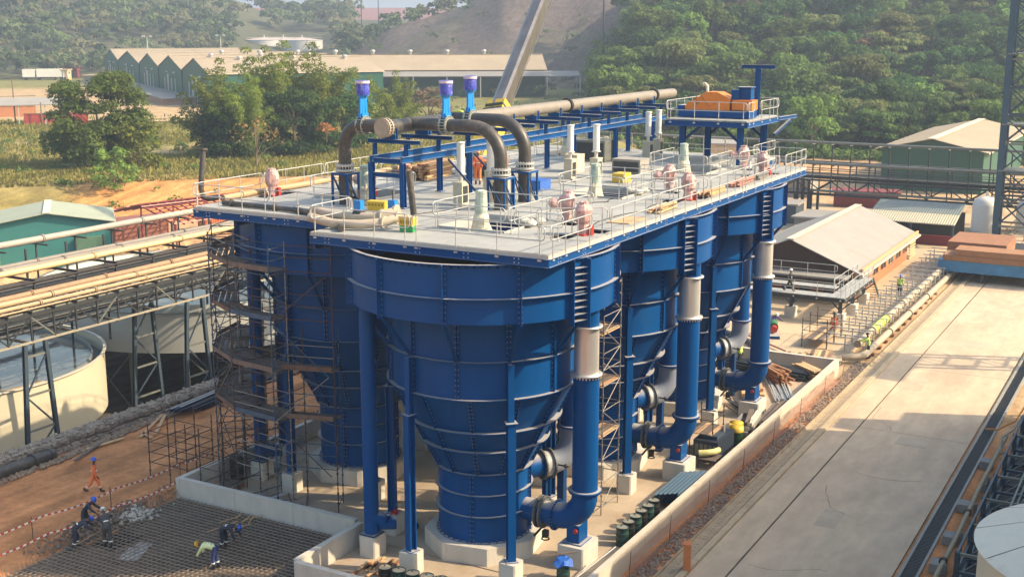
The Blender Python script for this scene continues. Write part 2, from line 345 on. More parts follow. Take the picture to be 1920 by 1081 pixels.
# road slabs cast in bays either side of the joint
rd = struct(MB().bb(-20, 9.6, -.14, 240, 17.3, .0), 'road', M('joint_filler', (.05, .055, .05), .8))
me_cache = {}
CRK = M('crack_dark', (.16, .125, .095), .9); rgc = random.Random(31)
for k, (x, y, a, n_) in enumerate(((56, 12.5, 1.9, 16), (70, 14, .4, 20), (88, 11, 1.2, 18), (62.5, 10.8, 2.6, 12), (49.5, 12.2, 1.4, 12), (100, 13.5, 1.7, 16))):
    b = MB(); P = []; px_, py_ = x, y
    for _ in range(n_): P.append((px_, py_)); a += rgc.uniform(-.45, .45); px_ += .32*math.cos(a); py_ += .32*math.sin(a); py_ = min(15.5, max(9.9, py_))
    for p, q in zip(P[:-1], P[1:]):
        d = Vector((q[0]-p[0], q[1]-p[1], 0)); 
        if d.length < .05: continue
        n2_ = Vector((-d.y, d.x, 0)).normalized()*rgc.uniform(.008, .018); p3, q3 = Vector((*p, .0575)), Vector((*q, .0575)); b.add([p3-n2_, q3-n2_, q3+n2_, p3+n2_], [(0,1,2,3)])
    b.build('crack', CRK, rd)
for k, (x, y, sx, sy) in enumerate(((54.2, 13.1, 2.2, 1.0), (67.8, 11.6, 1.4, 1.7), (79, 14.1, 3.0, .8), (92, 12.2, 2.0, 1.6))):
    MB().bb(x, y, .05, x+sx, y+sy, .0565).build('patch', M('road_patch', (.47, .38, .28), .9, var=.15, scale=1), rd)
x = 22.0; k = 0
while x < 235:
    L_ = 4.0 if (k == 0) else 14.6
    for (ya, yb) in ((9.62, 15.74), (15.84, 17.28)):
        MB().bb(x+.012, ya, -.1, x+L_-.012, yb, .045+.004*((k*7) % 3)).build('road_slab', ROADM, rd)
    x += L_; k += 1
# kerb and drain channel along the left edge, channel on the right edge
kb = MB()
for i in range(46):
    x0 = 26+i*3.6; kb.bb(x0, 17.32, -.1, x0+3.585, 17.62, .16)
struct(kb, 'road_kerb', M('dusty_kerb', (.46, .37, .25), .9, var=.2, scale=1, dirt=(.22, .16, .1), dirt_amt=.3))
dc = MB().bb(20, 17.66, -.1, 200, 18.5, .03)
for i in range(420):
    dc.bb(27+i*.34, 17.98, .03, 27+i*.34+.14, 18.08, .05)
struct(dc.bb(20, 17.68, .03, 200, 17.76, .13).bb(20, 18.36, .03, 200, 18.44, .15), 'drain_channel', M('drain_dusty', (.38, .30, .20), .85, var=.25, scale=2))
struct(MB().bb(20, 9.30, -.1, 200, 9.44, .12).bb(20, 8.6, -.1, 200, 8.72, .12).bb(20, 8.72, -.1, 200, 9.3, -.02), 'edge_channel', M('grey_kerb', (.27, .27, .25), .8, var=.2, scale=2))
gr = MB()
for i in range(520): gr.bb(24+i*.16, 8.73, .0, 24+i*.16+.07, 9.28, .06)
struct(gr, 'channel_grating', DARK)
# loose rubble between wall and drain
def rocks(n, fx, smin, smax, name, mat, seed, kind='stuff'):
    rg = random.Random(seed); b = MB()
    for _ in range(n):
        x_, y_, z_ = fx(rg); s = rg.uniform(smin, smax); m = rotm(rg.uniform(0, 3), rg.uniform(0, 3), rg.uniform(0, 3))
        base = [(1,0,0),(-1,0,0),(0,1,0),(0,-1,0),(0,0,1),(0,0,-1)]
        V = [m @ Vector([c*s*rg.uniform(.5, 1.1) for c in p])*.5 for p in base]
        b.add([(v.x+x_, v.y+y_, v.z*.8+z_+s*.12) for v in V], [(0,2,4),(2,1,4),(1,3,4),(3,0,4),(2,0,5),(1,2,5),(3,1,5),(0,3,5)])
    o_ = b.build(name, mat); o_['kind'] = kind; return o_
rocks(4200, lambda r: (r.uniform(40, 84), min(19.45, max(18.5, r.gauss(19.0, .3))), .0), .06, .26, 'rubble_strip', M('rubble_grey', (.26, .21, .17), .95, var=.3, scale=3), 3)
rocks(900, lambda r: (r.gauss(37.8, 1.5), r.gauss(43.2, .55), r.uniform(0, .25)), .08, .3, 'spoil_heap', M('spoil', (.20, .15, .115), .95, var=.3, scale=3), 4)
rocks(260, lambda r: (r.gauss(39.2, .5), r.gauss(42.6, .35), r.uniform(0, .25)), .12, .38, 'rubble_pile', M('pale_rubble', (.46, .43, .38), .95, var=.25, scale=3), 14)
rocks(1500, lambda r: (lambda t: (36+t*30, 52.2+.5*r.random()-.3*math.sin(t*9), 0))(r.random()), .08, .5, 'stone_scree', M('scree', (.27, .20, .14), .95, var=.35, scale=3), 5)
rocks(3200, lambda r: (r.uniform(35.5, 63), 53.7+r.uniform(-.5, .55), r.uniform(.5, .66)), .1, .34, 'wall_top_rubble', M('pale_wall_rubble', (.30, .26, .21), .95, var=.3, scale=3), 15)
rocks(700, lambda r: (r.uniform(34, 44), r.uniform(42.9, 44.6), 0), .04, .16, 'gravel_scatter', M('gravel_brown', (.27, .17, .11), .95, var=.3, scale=3), 6)
# ---------------------------------------------------------------- bund walls
def wall(p, q, t, h, label, mat=CONCW, z=0., name='bund_wall'):
    p, q = Vector((*p, 0)), Vector((*q, 0)); d = q-p; L_ = d.length; rz = math.atan2(d.y, d.x)
    r = thing(name, label, 'wall', (p.x, p.y, z), rz)
    n = max(1, round(L_/4.2)); s = L_/n
    for i in range(n):
        MB().bb(i*s+.012, -t/2, -.15, (i+1)*s-.012, t/2, h-.05).bb(i*s+.01, -t/2-.015, h-.05, (i+1)*s-.01, t/2+.015, h).build('wall_panel', mat, r)
    return r
wall((42.35, 31.85), (42.35, 42.6), .25, 1.02, 'low concrete wall between the rebar mat and the scaffolded tank')
wall((42.2, 42.72), (72, 42.72), .25, 1.0, 'low concrete wall along the red dirt track behind the scaffold')
wall((37.6, 31.5), (42.2, 31.5), .25, 1.02, 'short concrete wall from the rebar mat towards the near plinths')
wall((37.48, 31.4), (37.48, 20), .25, 1.02, 'low concrete wall closing the near end of the slab behind the drums')
wall((37.3, 19.88), (80.4, 19.88), .24, 1.05, 'long pale concrete wall running beside the road rubble', M('sunny_wall', (.56, .50, .41), .9, var=.12, scale=1, dirt=(.32, .27, .2), dirt_amt=.25, dscale=1.2, bump=.02, bscale=6, stretch=(1, 1, .5)))
wall((80.5, 20.05), (80.5, 37), .24, 1.0, 'concrete wall across the slab behind the stacked pipes')
# ---------------------------------------------------------------- stone wall along the pit
sw = thing('stone_wall', 'rough grey stone retaining wall between the dirt track and the round tanks', 'wall', (35, 53.6, 0))
MB().bb(0, -.35, -6, 33, .75, .55).build('wall_core', M('mortar', (.17, .14, .12), .95, var=.3, scale=2), sw)
stones = []
for k in range(6):
    rg = random.Random(50+k); b = MB(); V = []
    for p in ((-1,-1,-1),(1,-1,-1),(1,1,-1),(-1,1,-1),(-1,-1,1),(1,-1,1),(1,1,1),(-1,1,1)): V.append([c*rg.uniform(.6, 1.0) for c in p])
    b.add(V, [(0,3,2,1),(4,5,6,7),(0,1,5,4),(1,2,6,5),(2,3,7,6),(3,0,4,7)]); stones.append(b.mesh('stone', ROCK))
rg = random.Random(9); n = 0
for row, (yy, zz) in enumerate(((-.42, .15), (-.30, .50), (.12, .58), (.52, .52), (-.5, -.0))):
    x = 3.2+rg.random()*.3
    while x < 27.5 and n < 290:
        l = rg.uniform(.3, .55)
        inst(stones[rg.randrange(6)], 'stone', sw, (x+l/2, yy+rg.uniform(-.05, .05), zz+rg.uniform(-.05, .05)), (rg.uniform(-.2, .2), rg.uniform(-.2, .2), rg.uniform(-.3, .3)), scale=(l*.54, .2, .13)); n += 1
        x += l*.97
# ================================================================ flotation cells
PIT = 11.9
CELLS = [(45.05, 26.65), (56.95, 26.65), (68.85, 26.65), (50.0, 37.2), (61.9, 37.2), (73.8, 37.2)]
CLAB = ['nearest blue steel cell tank standing clear of scaffold in front', 'middle blue steel cell tank of the row beside the road', 'farthest blue steel cell tank of the row beside the road',
        'blue steel cell tank wrapped in curved scaffolding', 'blue steel cell tank behind the scaffolded one, deep in shade', 'rearmost blue steel cell tank hidden behind the others']
RIBA = [15+30*k for k in range(12)]
def polar(r, deg, z): a = R(deg); return (r*math.cos(a), r*math.sin(a), z)
def plate(a0, r0, z0, r1, z1, depth, t=.025, out=True):
    """radial rib standing on a line from (r0,z0) to (r1,z1) at angle a0, with a flange edge and bolts"""
    b = MB(); a = R(a0); c, s_ = math.cos(a), math.sin(a); ox, oy = -s_*t/2, c*t/2
    P = [(r0-.0, z0), (r0+depth, z0), (r1+depth, z1), (r1-.0, z1)]
    vs = [(r*c+ox, r*s_+oy, z) for r, z in P]+[(r*c-ox, r*s_-oy, z) for r, z in P]
    b.add(vs, [(0,1,2,3), (7,6,5,4), (0,4,5,1), (1,5,6,2), (2,6,7,3), (3,7,4,0)])
    n = max(2, int(math.hypot(z1-z0, r1-r0)/.22))
    w_ = .11
    f = [(r0+.012, z0), (r1+.012, z1)]
    # bolted lap strip either side of the rib
    vs = [((r)*c-s_*q, (r)*s_+c*q, z) for (r, z) in f for q in (-w_, w_)]
    vs2 = [((r+.014)*c-s_*q, (r+.014)*s_+c*q, z) for (r, z) in f for q in (-w_, w_)]
    b.add(vs+vs2, [(4,5,7,6), (0,4,6,2), (1,3,7,5)])
    b.cur = 1
    for i in range(n):
        k = (i+.5)/n; r = r0+(r1-r0)*k; z = z0+(z1-z0)*k
        for q in (-.065, .065):
            b.box(((r+.035)*c-s_*q, (r+.035)*s_+c*q, z), (.035, .035, .035), rz=a)
    b.cur = 0
    return b
BOLTM = M('zinc_bolt', (.30, .34, .40), .4, .5, var=.1)
def cell(label):
    t = thing('flotation_cell', label, 'tank', (0,0,0), 0, 'blue cell tanks under the grey deck')
    MB().lathe([(5.76, 11.56), (5.76, 13.96)], 72).lathe([(5.72, 13.96), (5.72, 11.56)], 72).build('launder_wall', BLUE, t)
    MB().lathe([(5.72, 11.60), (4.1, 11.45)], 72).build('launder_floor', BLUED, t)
    MB().lathe([(4.1, 8.0), (4.1, 11.6)], 64).build('upper_shell', BLUE, t)
    MB().lathe([(2.05, 4.0), (4.1, 8.0)], 64).build('cone_shell', BLUE, t)
    MB().lathe([(2.05, .82), (2.05, 4.0)], 48).build('lower_shell', BLUE, t)
    MB().lathe([(5.2, 12.9), (5.2, 13.8)], 48).lathe([(5.16, 13.8), (5.16, 12.9)], 48).build('crowder_ring', M('dark_red_lining', (.16, .02, .015), .7), t)
    MB().lathe([(5.1, 13.5), (.1, 13.48)], 32, smooth=False).build('dark_inside', DARK, t)  # dark disc stands in for the shaded inside of the tank
    for r, z, d in ((5.76, 13.96, .17), (5.76, 12.6, .2), (4.1, 9.6, .2), (4.1, 8.0, .2), (3.23, 6.3, .26), (2.7, 5.27, .26), (2.05, 4.0, .2), (2.05, 3.02, .15), (2.05, 2.04, .15), (2.05, .84, .14)):
        MB().ring(r-.01, r+d, z-.018, z+.018, 72).build('stiffener_ring', BLUE, t)
    if True:
        b = MB()   # brackets under the top rim
        for k in range(120):
            a = 3*k; c, s_ = math.cos(R(a)), math.sin(R(a))
            b.add([(5.765*c-.09*s_, 5.765*s_+.09*c, 13.94), (5.765*c+.09*s_, 5.765*s_-.09*c, 13.94), (5.775*c, 5.775*s_, 13.78), (5.9*c, 5.9*s_, 13.94)], [(0,1,2), (0,2,3), (1,3,2)])
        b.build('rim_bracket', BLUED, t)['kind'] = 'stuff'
    b = MB().bolts((0,0,.9), (0,0,1), 2.13, 40, .05, .1); b.build('base_bolt', BLUED, t)['kind'] = 'stuff'
    for a in RIBA:
        plate(a, 5.76, 11.48, 5.76, 13.94, .24).build('rib', [BLUE, BOLTM], t)
        plate(a, 4.1, 8.02, 4.1, 11.45, .14).build('rib', [BLUE, BOLTM], t)
        plate(a+7, 2.06, 4.02, 4.08, 7.98, .16).build('rib', [BLUE, BOLTM], t)
        p, q = Vector(polar(5.85, a, 11.62)), Vector(polar(4.22, a, 9.62))
        MB().beam(p, q, .16, .03, up=(0,0,1)).beam(p, q, .03, .16, up=(0,0,1)).build('brace', BLUE, t)
    for a in (15, 105, 195, 285): plate(a, 2.05, .86, 2.05, 3.98, .12).build('rib', [BLUE, BOLTM], t)
    for a in range(45, 360, 60):
        if a == 285: continue
        lg = MB().ibeam(polar(4.42, a, 1.04), polar(4.42, a, 7.05), .34, .36, .05, up=polar(1, a, 0)).box((*polar(4.42, a, 7.08)[:2], 7.08), (.5, .5, .05), rz=R(a)).ibeam(polar(4.36, a, 7.1), polar(4.36, a, 9.55), .26, .26, .04, up=polar(1, a, 0)).box((*polar(4.42, a, 1.0)[:2], 1.015), (.52, .52, .04), rz=R(a))
        lg.build('leg', BLUE, t)
    # ladder-like box column with shelf plates beside the downcomer
    a0, a1 = 247.5, 255.; b = MB()
    b.beam(polar(5.86, a0, 11.25), polar(5.86, a0, 13.94), .03, .34, up=polar(1, a0, 0))
    b.beam(polar(5.93, a1, 11.1), polar(5.93, a1, 13.94), .03, .42, up=polar(1, a1, 0))
    for k in range(9):
        z = 11.42+k*.27
        p, q = polar(5.78, a0, z), polar(5.78, a1, z); p2, q2 = polar(6.03, a0, z), polar(6.03, a1, z)
        b.add([p, q, q2, p2, *[(v[0], v[1], z+.02) for v in (p, q, q2, p2)]], [(0,3,2,1), (4,5,6,7), (3,7,6,2), (0,1,5,4)])
    b.build('ladder_column', BLUE, t)
    return t
def flange(b, c, ax, r, r2, th=.06, n=28, bolts=20, bs=.05):
    ax = Vector(ax).normalized(); c = Vector(c)
    b.tube(c-ax*th/2, c+ax*th/2, r2, n)
    b.bolts(c, ax, (r+r2)/2+.012, bolts, bs, th+.09)
def downcomer(label):
    t = thing('downcomer_pipe', label, 'pipe', (0,0,0), 0, 'steel and blue downcomers on the road side')
    X = .15; Y = -4.95; r = .56
    MB().tube((X, Y, 10.72), (X, Y, 11.6), .52, 32).build('blue_collar', BLUE, t)
    MB().tube((X, Y, 8.62), (X, Y, 10.66), r-.03, 36).build('stainless_section', STEEL, t)
    b = MB(); b.lathe([(r-.03, 10.66), (.68, 10.66), (.68, 10.74), (r-.1, 10.74)], 36, (X, Y, 0)); b.build('top_flange', STEEL, t)
    b = MB(); b.lathe([(r-.03, 8.68), (.69, 8.66), (.69, 8.58), (r, 8.58)], 36, (X, Y, 0)).bolts((X, Y, 8.55), (0,0,1), .63, 28, .05, .12); b.build('middle_flange', [STEEL], t)
    MB().tube((X, Y, 3.42), (X, Y, 8.6), r, 36).build('pipe', BLUE, t)
    MB().lathe([(r, 3.36), (.72, 3.36), (.72, 3.46), (r, 3.46)], 36, (X, Y, 0)).bolts((X, Y, 3.36), (0,0,1), .66, 26, .055, .14).build('flange', BLUE, t)
    pts = arc((X, Y+1.2, 3.36), -1.2, 0, R(90), 10, 'yz')
    pts = [(X, Y+1.2-1.2*math.cos(a), 3.2-1.2*math.sin(a)) for a in [R(9*i) for i in range(11)]]
    MB().path([(X, Y, 3.42)]+pts+[(X, Y+1.6, 2.0)], r, 32).build('elbow', BLUE, t)
    b = MB(); flange(b, (X, Y+1.36, 2.0), (0,1,0), r, .70, .05, 32, 26); b.build('flange', BLUE, t)
    v = MB(); v.tube((X, Y+1.6, 2.0), (X, Y+3.1, 2.0), .5, 32).build('valve_body', BLUE, t)
    for yy in (1.95, 2.18): b = MB(); flange(b, (X, Y+yy, 2.0), (0,1,0), r, .73, .05, 32, 26); b.build('flange', M('dusty_cast_iron', (.16, .17, .17), .6, .3, var=.2), t)
    MB().tube((X+.3, Y+2.06, 1.35), (X-.75, Y+2.06, 1.15), .05, 8).lathe([(.14, -.02), (.19, -.02), (.19, .02), (.14, .02)], 16, (X-.4, Y+1.7, .95)).box((X-.3, Y+1.75, 1.15), (.24, .24, .3)).build('gearbox', BLACK, t)
    # stand
    MB().box((X, Y+.35, 1.45), (.85, .6, .85)).box((X, Y+.35, 1.03), (1.1, .9, .05)).build('stand', BLUE, t)
    MB().path([(X-.42, Y+.2, 1.62)]+[(X-.52, Y+.2, 1.62)], .1, 12).build('drain_stub', REDP, t)
    # upper branch: stub, flanged valve, elbow up to a rear pipe
    d = Vector(polar(1, 326, 0)); o = Vector((0,0,3.25)); R2 = .56
    MB().tube(o+d*1.9, o+d*3.0, R2, 32, r2=.52).build('branch_stub', BLUE, t)
    b = MB(); flange(b, o+d*2.9, d, R2, .72, .06, 32, 26); flange(b, o+d*3.35, d, R2, .72, .06, 32, 26); b.build('flange', M('dusty_cast_iron', (.16, .17, .17)), t)
    MB().tube(o+d*2.9, o+d*3.4, R2+.03, 32).build('valve_body', M('pale_grey_paint', (.42, .43, .44), .45, var=.1), t)
    pts = [o+d*(3.35+1.15*math.sin(R(a)))+Vector((0,0,1.15-1.15*math.cos(R(a)))) for a in range(0, 91, 9)]
    top = o+d*4.5
    MB().path(pts+[(top.x, top.y, 4.9)], .54, 32).build('elbow', M('grey_blue_paint', (.22, .25, .32), .4, var=.1, dirt=(.2, .2, .22), dirt_amt=.1), t)
    MB().tube((top.x, top.y, 4.95), (top.x, top.y, 11.5), .52, 28).build('pipe', BLUE, t)
    MB().lathe([(.5, 4.88), (.66, 4.88), (.66, 4.98), (.5, 4.98)], 32, top.to_3d()*0+Vector((top.x, top.y, 0))).build('flange', BLUE, t)
    MB().box((o+d*4.0)[:2]+(1.55,), (.34, .34, 3.0)).box(((o+d*3.1).x, (o+d*3.1).y, 1.5), (.2, .2, 2.4)).build('stand', BLUED, t)
    MB().tube(o+d*3.12+Vector((-.1,-.7,.1)), o+d*3.12+Vector((-.1,-1.25,.1)), .04, 8).sphere(o+d*3.12+Vector((-.1,-1.1,.1)), .1).build('gearbox', BLACK, t)
    return t
def octa(r, h, label, cat='plinth', name='round_plinth'):
    return None
def plinth(x, y, sx, sy, h, label, rz=0, group='square concrete plinths under the tank legs', z=0.03, name='concrete_plinth'):
    b = MB(); s_ = .06
    P = [(-sx/2+s_, -sy/2), (sx/2-s_, -sy/2), (sx/2, -sy/2+s_), (sx/2, sy/2-s_), (sx/2-s_, sy/2), (-sx/2+s_, sy/2), (-sx/2, sy/2-s_), (-sx/2, -sy/2+s_)]
    b.prism(P, 0, h-z)
    o_ = b.build(name, CONCW, None, (x, y, z), (0, 0, rz)); tag(o_, label, 'plinth', group); return o_
c0 = cell(CLAB[0]); d0 = downcomer('nearest road-side downcomer with bright stainless section above a blue pipe')
def base_ring():
    t = MB(); P = [(2.72*math.cos(R(22.5+45*k)), 2.72*math.sin(R(22.5+45*k))) for k in range(8)]
    t.prism(P, 0, .8)
    return t.mesh('round_plinth', CONCW)
brm = base_ring()
for i, (x, y) in enumerate(CELLS):
    if i == 0: c0.location = (x, y, 0)
    else: dup(c0, (x, y, 0), 0, CLAB[i])
    o_ = inst(brm, 'octagonal_plinth', None, (x, y, .03), (0, 0, R(10))); tag(o_, ['eight-sided concrete base under the nearest blue tank', 'eight-sided concrete base under the middle road-side tank', 'eight-sided concrete base under the farthest road-side tank', 'eight-sided concrete base under the scaffolded blue tank', 'eight-sided concrete base under the shaded tank behind the scaffold', 'eight-sided concrete base under the rearmost hidden tank'][i], 'plinth', 'eight-sided concrete tank bases')
    wh = ['nearest blue tank', 'middle road-side blue tank', 'farthest road-side blue tank', 'scaffolded blue tank', 'shaded rear blue tank', 'rearmost blue tank'][i]
    for a in range(45, 360, 60):
        if a == 285: continue
        px, py, _ = polar(4.42, a, 0)
        side = {45: 'far right', 105: 'far left', 165: 'front left', 225: 'front right', 345: 'back right'}[a]
        plinth(x+px, y+py, .8, .8, 1.0, f'square concrete plinth under the {side} leg of the {wh}')
    if i < 3:
        if i == 0: d0.location = (x, y, 0)
        else: dup(d0, (x, y, 0), 0, ['', 'middle road-side downcomer with stainless section, half hidden by scaffold tower', 'farthest road-side downcomer, nearest the brick building'][i])
        plinth(x+.15, y-4.65, 1.6, 1.25, 1.0, f'wide concrete block under the downcomer elbow of the {wh}', group='wide concrete blocks under the downcomer elbows')
    # slim standpipe on the left side
    st = thing('standpipe', f'slim round blue pipe standing left of the {wh}', 'pipe', (x-3.65, y+3.65, 0), 0, 'slim blue standpipes beside the tanks')
    MB().tube((0,0,1.1), (0,0,11.55), .33, 24).build('pipe', BLUE, st)
    MB().path([(0,0,1.8)]+[(.35*math.sin(R(a)), -.35*math.sin(R(a)), 1.75-.3*(1-math.cos(R(a)))) for a in range(15, 91, 15)]+[(.75, -.75, 1.45)], .34, 20).build('elbow', BLUE, st)
    MB().box((0,0,1.05), (.78, .78, .06)).build('base_plate', BLUED, st)
    plinth(x-3.6, y+3.65, .95, .85, 1.0, f'concrete block under the slim standpipe of the {wh}', group='concrete blocks under the slim standpipes')
# ================================================================ deck
DZ = 14.5
dk = thing('process_deck', 'large light grey steel deck with blue edge beams carried on the tanks', 'deck', (0, 0, 0))
OPEN = [(x-1.2+.15, y-1.65, x+2.9, y+1.7) for x, y in CELLS]
PO = [(3.3, -2.45), (.4, -4.6)]
holes = list(OPEN)
for x, y in CELLS[:3]:
    holes += [(x+2.3, y-3.2, x+3.1, y-2.4), (x-.9, y-4.5, x+.1, y-3.6), (x+1., y-5.2, x+1.9, y-4.2)]
holes += [(47.6, 40.9, 50.4, 41.8), (59.5, 40.9, 62.3, 41.8)]
def inpoly(x, y):
    a = 40.5 < x < 74.9 and 21.1 < y < 32.45
    b_ = 43.6 < x < 79.8 and 32.4 < y < 42.0
    c_ = 74.8 < x < 79.8 and 24.6 < y < 32.45
    return a or b_ or c_
panels = {}
x0s = [40.5+2.8667*k for k in range(12)]
def put_panel(x0, y0, x1, y1):
    if x1-x0 < .06 or y1-y0 < .06: return
    k = (round(x1-x0, 2), round(y1-y0, 2))
    if k not in panels:
        b = MB().bb(.014, .016, -.05, k[0]-.014, k[1]-.016, 0)
        b.bb(.006, .02, .0, .05, k[1]-.02, .004)
        panels[k] = b.mesh('deck_panel', FLOORM)
    inst(panels[k], 'deck_panel', dk, (x0, y0, DZ))
def fill(x0, y0, x1, y1, dx, dy):
    nx = max(1, round((x1-x0)/dx)); ny = max(1, round((y1-y0)/dy)); sx = (x1-x0)/nx; sy = (y1-y0)/ny
    for i in range(nx):
        for j in range(ny):
            a = [(x0+i*sx, y0+j*sy, x0+(i+1)*sx, y0+(j+1)*sy)]
            for h_ in holes:
                nxt = []
                for q in a:
                    if h_[0] >= q[2]-.03 or h_[2] <= q[0]+.03 or h_[1] >= q[3]-.03 or h_[3] <= q[1]+.03: nxt.append(q); continue
                    if h_[0] > q[0]: nxt.append((q[0], q[1], h_[0], q[3]))
                    if h_[2] < q[2]: nxt.append((h_[2], q[1], q[2], q[3]))
                    ax, bx = max(q[0], h_[0]), min(q[2], h_[2])
                    if h_[1] > q[1]: nxt.append((ax, q[1], bx, h_[1]))
                    if h_[3] < q[3]: nxt.append((ax, h_[3], bx, q[3]))
                a = nxt
            for q in a: put_panel(*q)
fill(40.62, 21.22, 74.8, 32.4, 3.42, 1.24)
fill(43.72, 32.42, 79.7, 41.9, 4.5, 1.36)
fill(74.82, 24.72, 79.7, 32.40, 2.45, 1.9)
OUT = [((40.5, 21.1), (74.92, 21.1)), ((74.92, 21.1), (74.92, 24.6)), ((74.92, 24.6), (79.8, 24.6)), ((79.8, 24.6), (79.8, 42.0)), ((79.8, 42.0), (43.6, 42.0)), ((43.6, 42.0), (43.6, 32.46)), ((43.6, 32.46), (40.5, 32.46)), ((40.5, 32.46), (40.5, 21.1))]
for (p, q) in OUT:
    p3, q3 = Vector((*p, DZ-.32)), Vector((*q, DZ-.32)); d = (q3-p3).normalized(); nrm = Vector((d.y, -d.x, 0))
    MB().ibeam(p3, q3, .14, .34, .03).build('edge_beam', BLUE, dk)
    MB().beam(p3+Vector((0,0,.245))-nrm*.02, q3+Vector((0,0,.245))-nrm*.02, .03, .15).build('toe_plate', TRIMM, dk)
    L_ = (q3-p3).length; b = MB(); n = int(L_/2.1)
    for i in range(n):
        c = p3+d*(L_*(i+.4)/n)
        for a in (-.1, .1):
            for zz in (-.07, .09): b.box(c+d*a+nrm*.03+Vector((0,0,zz)), (.04, .04, .04))
    if n: b.build('bolt_group', M('bright_bolt', (.55, .6, .68), .4, .4), dk)['kind'] = 'stuff'
# floor beams
for k in range(13):
    x = 41.8+2.86*k
    ya, yb = (21.2, 41.9) if x > 43.7 else (21.2, 32.3)
    if x > 74.9: ya = 24.7
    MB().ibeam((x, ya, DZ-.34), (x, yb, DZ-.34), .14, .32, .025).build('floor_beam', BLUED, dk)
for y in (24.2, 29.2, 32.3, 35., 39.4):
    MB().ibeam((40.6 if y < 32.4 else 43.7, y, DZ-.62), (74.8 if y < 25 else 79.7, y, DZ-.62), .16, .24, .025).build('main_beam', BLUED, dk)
# things in the cell openings
for i, (x, y) in enumerate(CELLS):
    h_ = OPEN[i]
    b = MB(); b.bb(h_[0], h_[1], 13.5, h_[2], h_[1]+.04, DZ+.1).bb(h_[0], h_[3]-.04, 13.5, h_[2], h_[3], DZ+.1).bb(h_[0], h_[1]+.04, 13.5, h_[0]+.04, h_[3]-.04, DZ+.1).bb(h_[2]-.04, h_[1]+.04, 13.5, h_[2], h_[3]-.04, DZ+.1)
    b.build('hatch_coaming', TRIMM, dk)
    b = MB()
    for k in range(34):
        yy = h_[1]+.12+k*(h_[3]-h_[1]-.24)/34
        b.bb(h_[0]+.1, yy, 14.02, h_[0]+1.3, yy+.03, 14.06)
    b.build('grating_bars', GALV, dk)['kind'] = 'stuff'
    MB().ibeam((h_[0]+1.75, h_[1]+.05, 14.1), (h_[0]+1.75, h_[3]-.05, 14.1), .3, .34, .03).ibeam((h_[0]+3.0, h_[1]+.05, 14.1), (h_[0]+3.0, h_[3]-.05, 14.1), .25, .3, .03).build('bridge_beam', BLUE, dk)
# ---------------------------------------------------------------- handrails
_post = {}
def postmesh(h, low):
    k = (round(h, 2), round(low, 2))
    if k not in _post:
        b = MB().tube((0,0,-low), (0,0,h), .024, 6).sphere((0,0,h*.5), .036, 6, 4).sphere((0,0,h), .036, 6, 4)
        if low > .05: b.box((0,0,-low+.03), (.16, .10, .09))
        else: b.box((0,0,.01), (.12, .12, .02))
        _post[k] = b.mesh('post', GALV)
    return _post[k]
def handrail(p, q, z, label, spacing=1.6, low=.24, h=1.1, group='galvanised handrails of the deck', z2=None, loop=(True, True)):
    p, q = Vector((*p, z)), Vector((*q, z if z2 is None else z2)); L3 = q-p; L_ = math.hypot(L3.x, L3.y); rz = math.atan2(L3.y, L3.x); dz = L3.z
    t = thing('handrail', label, 'handrail', p, rz, group); sl = dz/L_
    n = max(1, round((L_-.5)/spacing)); off = .22
    for i in range(n+1):
        x = off+(L_-2*off)*i/n
        inst(postmesh(h, low), 'post', t, (x, 0, x*sl))
    m_ = h*.5; r = .18; pts = []
    def S(x, zz): return (x, 0, zz+x*sl)
    for a in range(0, 91, 30): pts.append(S(r-r*math.sin(R(a)), m_+r-r*math.cos(R(a))))
    for a in range(0, 91, 30): pts.append(S(r-r*math.cos(R(a)), h-r+r*math.sin(R(a))))
    for a in range(0, 91, 30): pts.append(S(L_-r+r*math.sin(R(a)), h-r+r*math.cos(R(a))))
    for a in range(0, 91, 30): pts.append(S(L_-r+r*math.cos(R(a)), m_+r-r*math.sin(R(a))))
    MB().path(pts, .023, 6, closed=True).build('rail_loop', GALV, t)
    return t
def hr(pts, label, **k):
    for i in range(len(pts)-1): handrail(pts[i], pts[i+1], DZ, label[i] if isinstance(label, list) else label, **k)
handrail((40.5, 21.25), (40.5, 27.3), DZ, 'handrail on the front deck edge, right half up to the near corner')
handrail((40.5, 27.4), (40.5, 32.4), DZ, 'handrail on the front deck edge, left half behind the yellow box')
handrail((40.6, 32.46), (43.5, 32.46), DZ, 'short handrail returning at the step in the deck front')
handrail((43.6, 32.6), (43.6, 37.2), DZ, 'handrail on the set-back deck front over the scaffolded tank, right half')
handrail((43.6, 37.3), (43.6, 41.95), DZ, 'handrail on the set-back deck front ending by the leaning black pipe')
nm = ['nearest', 'middle', 'farthest']
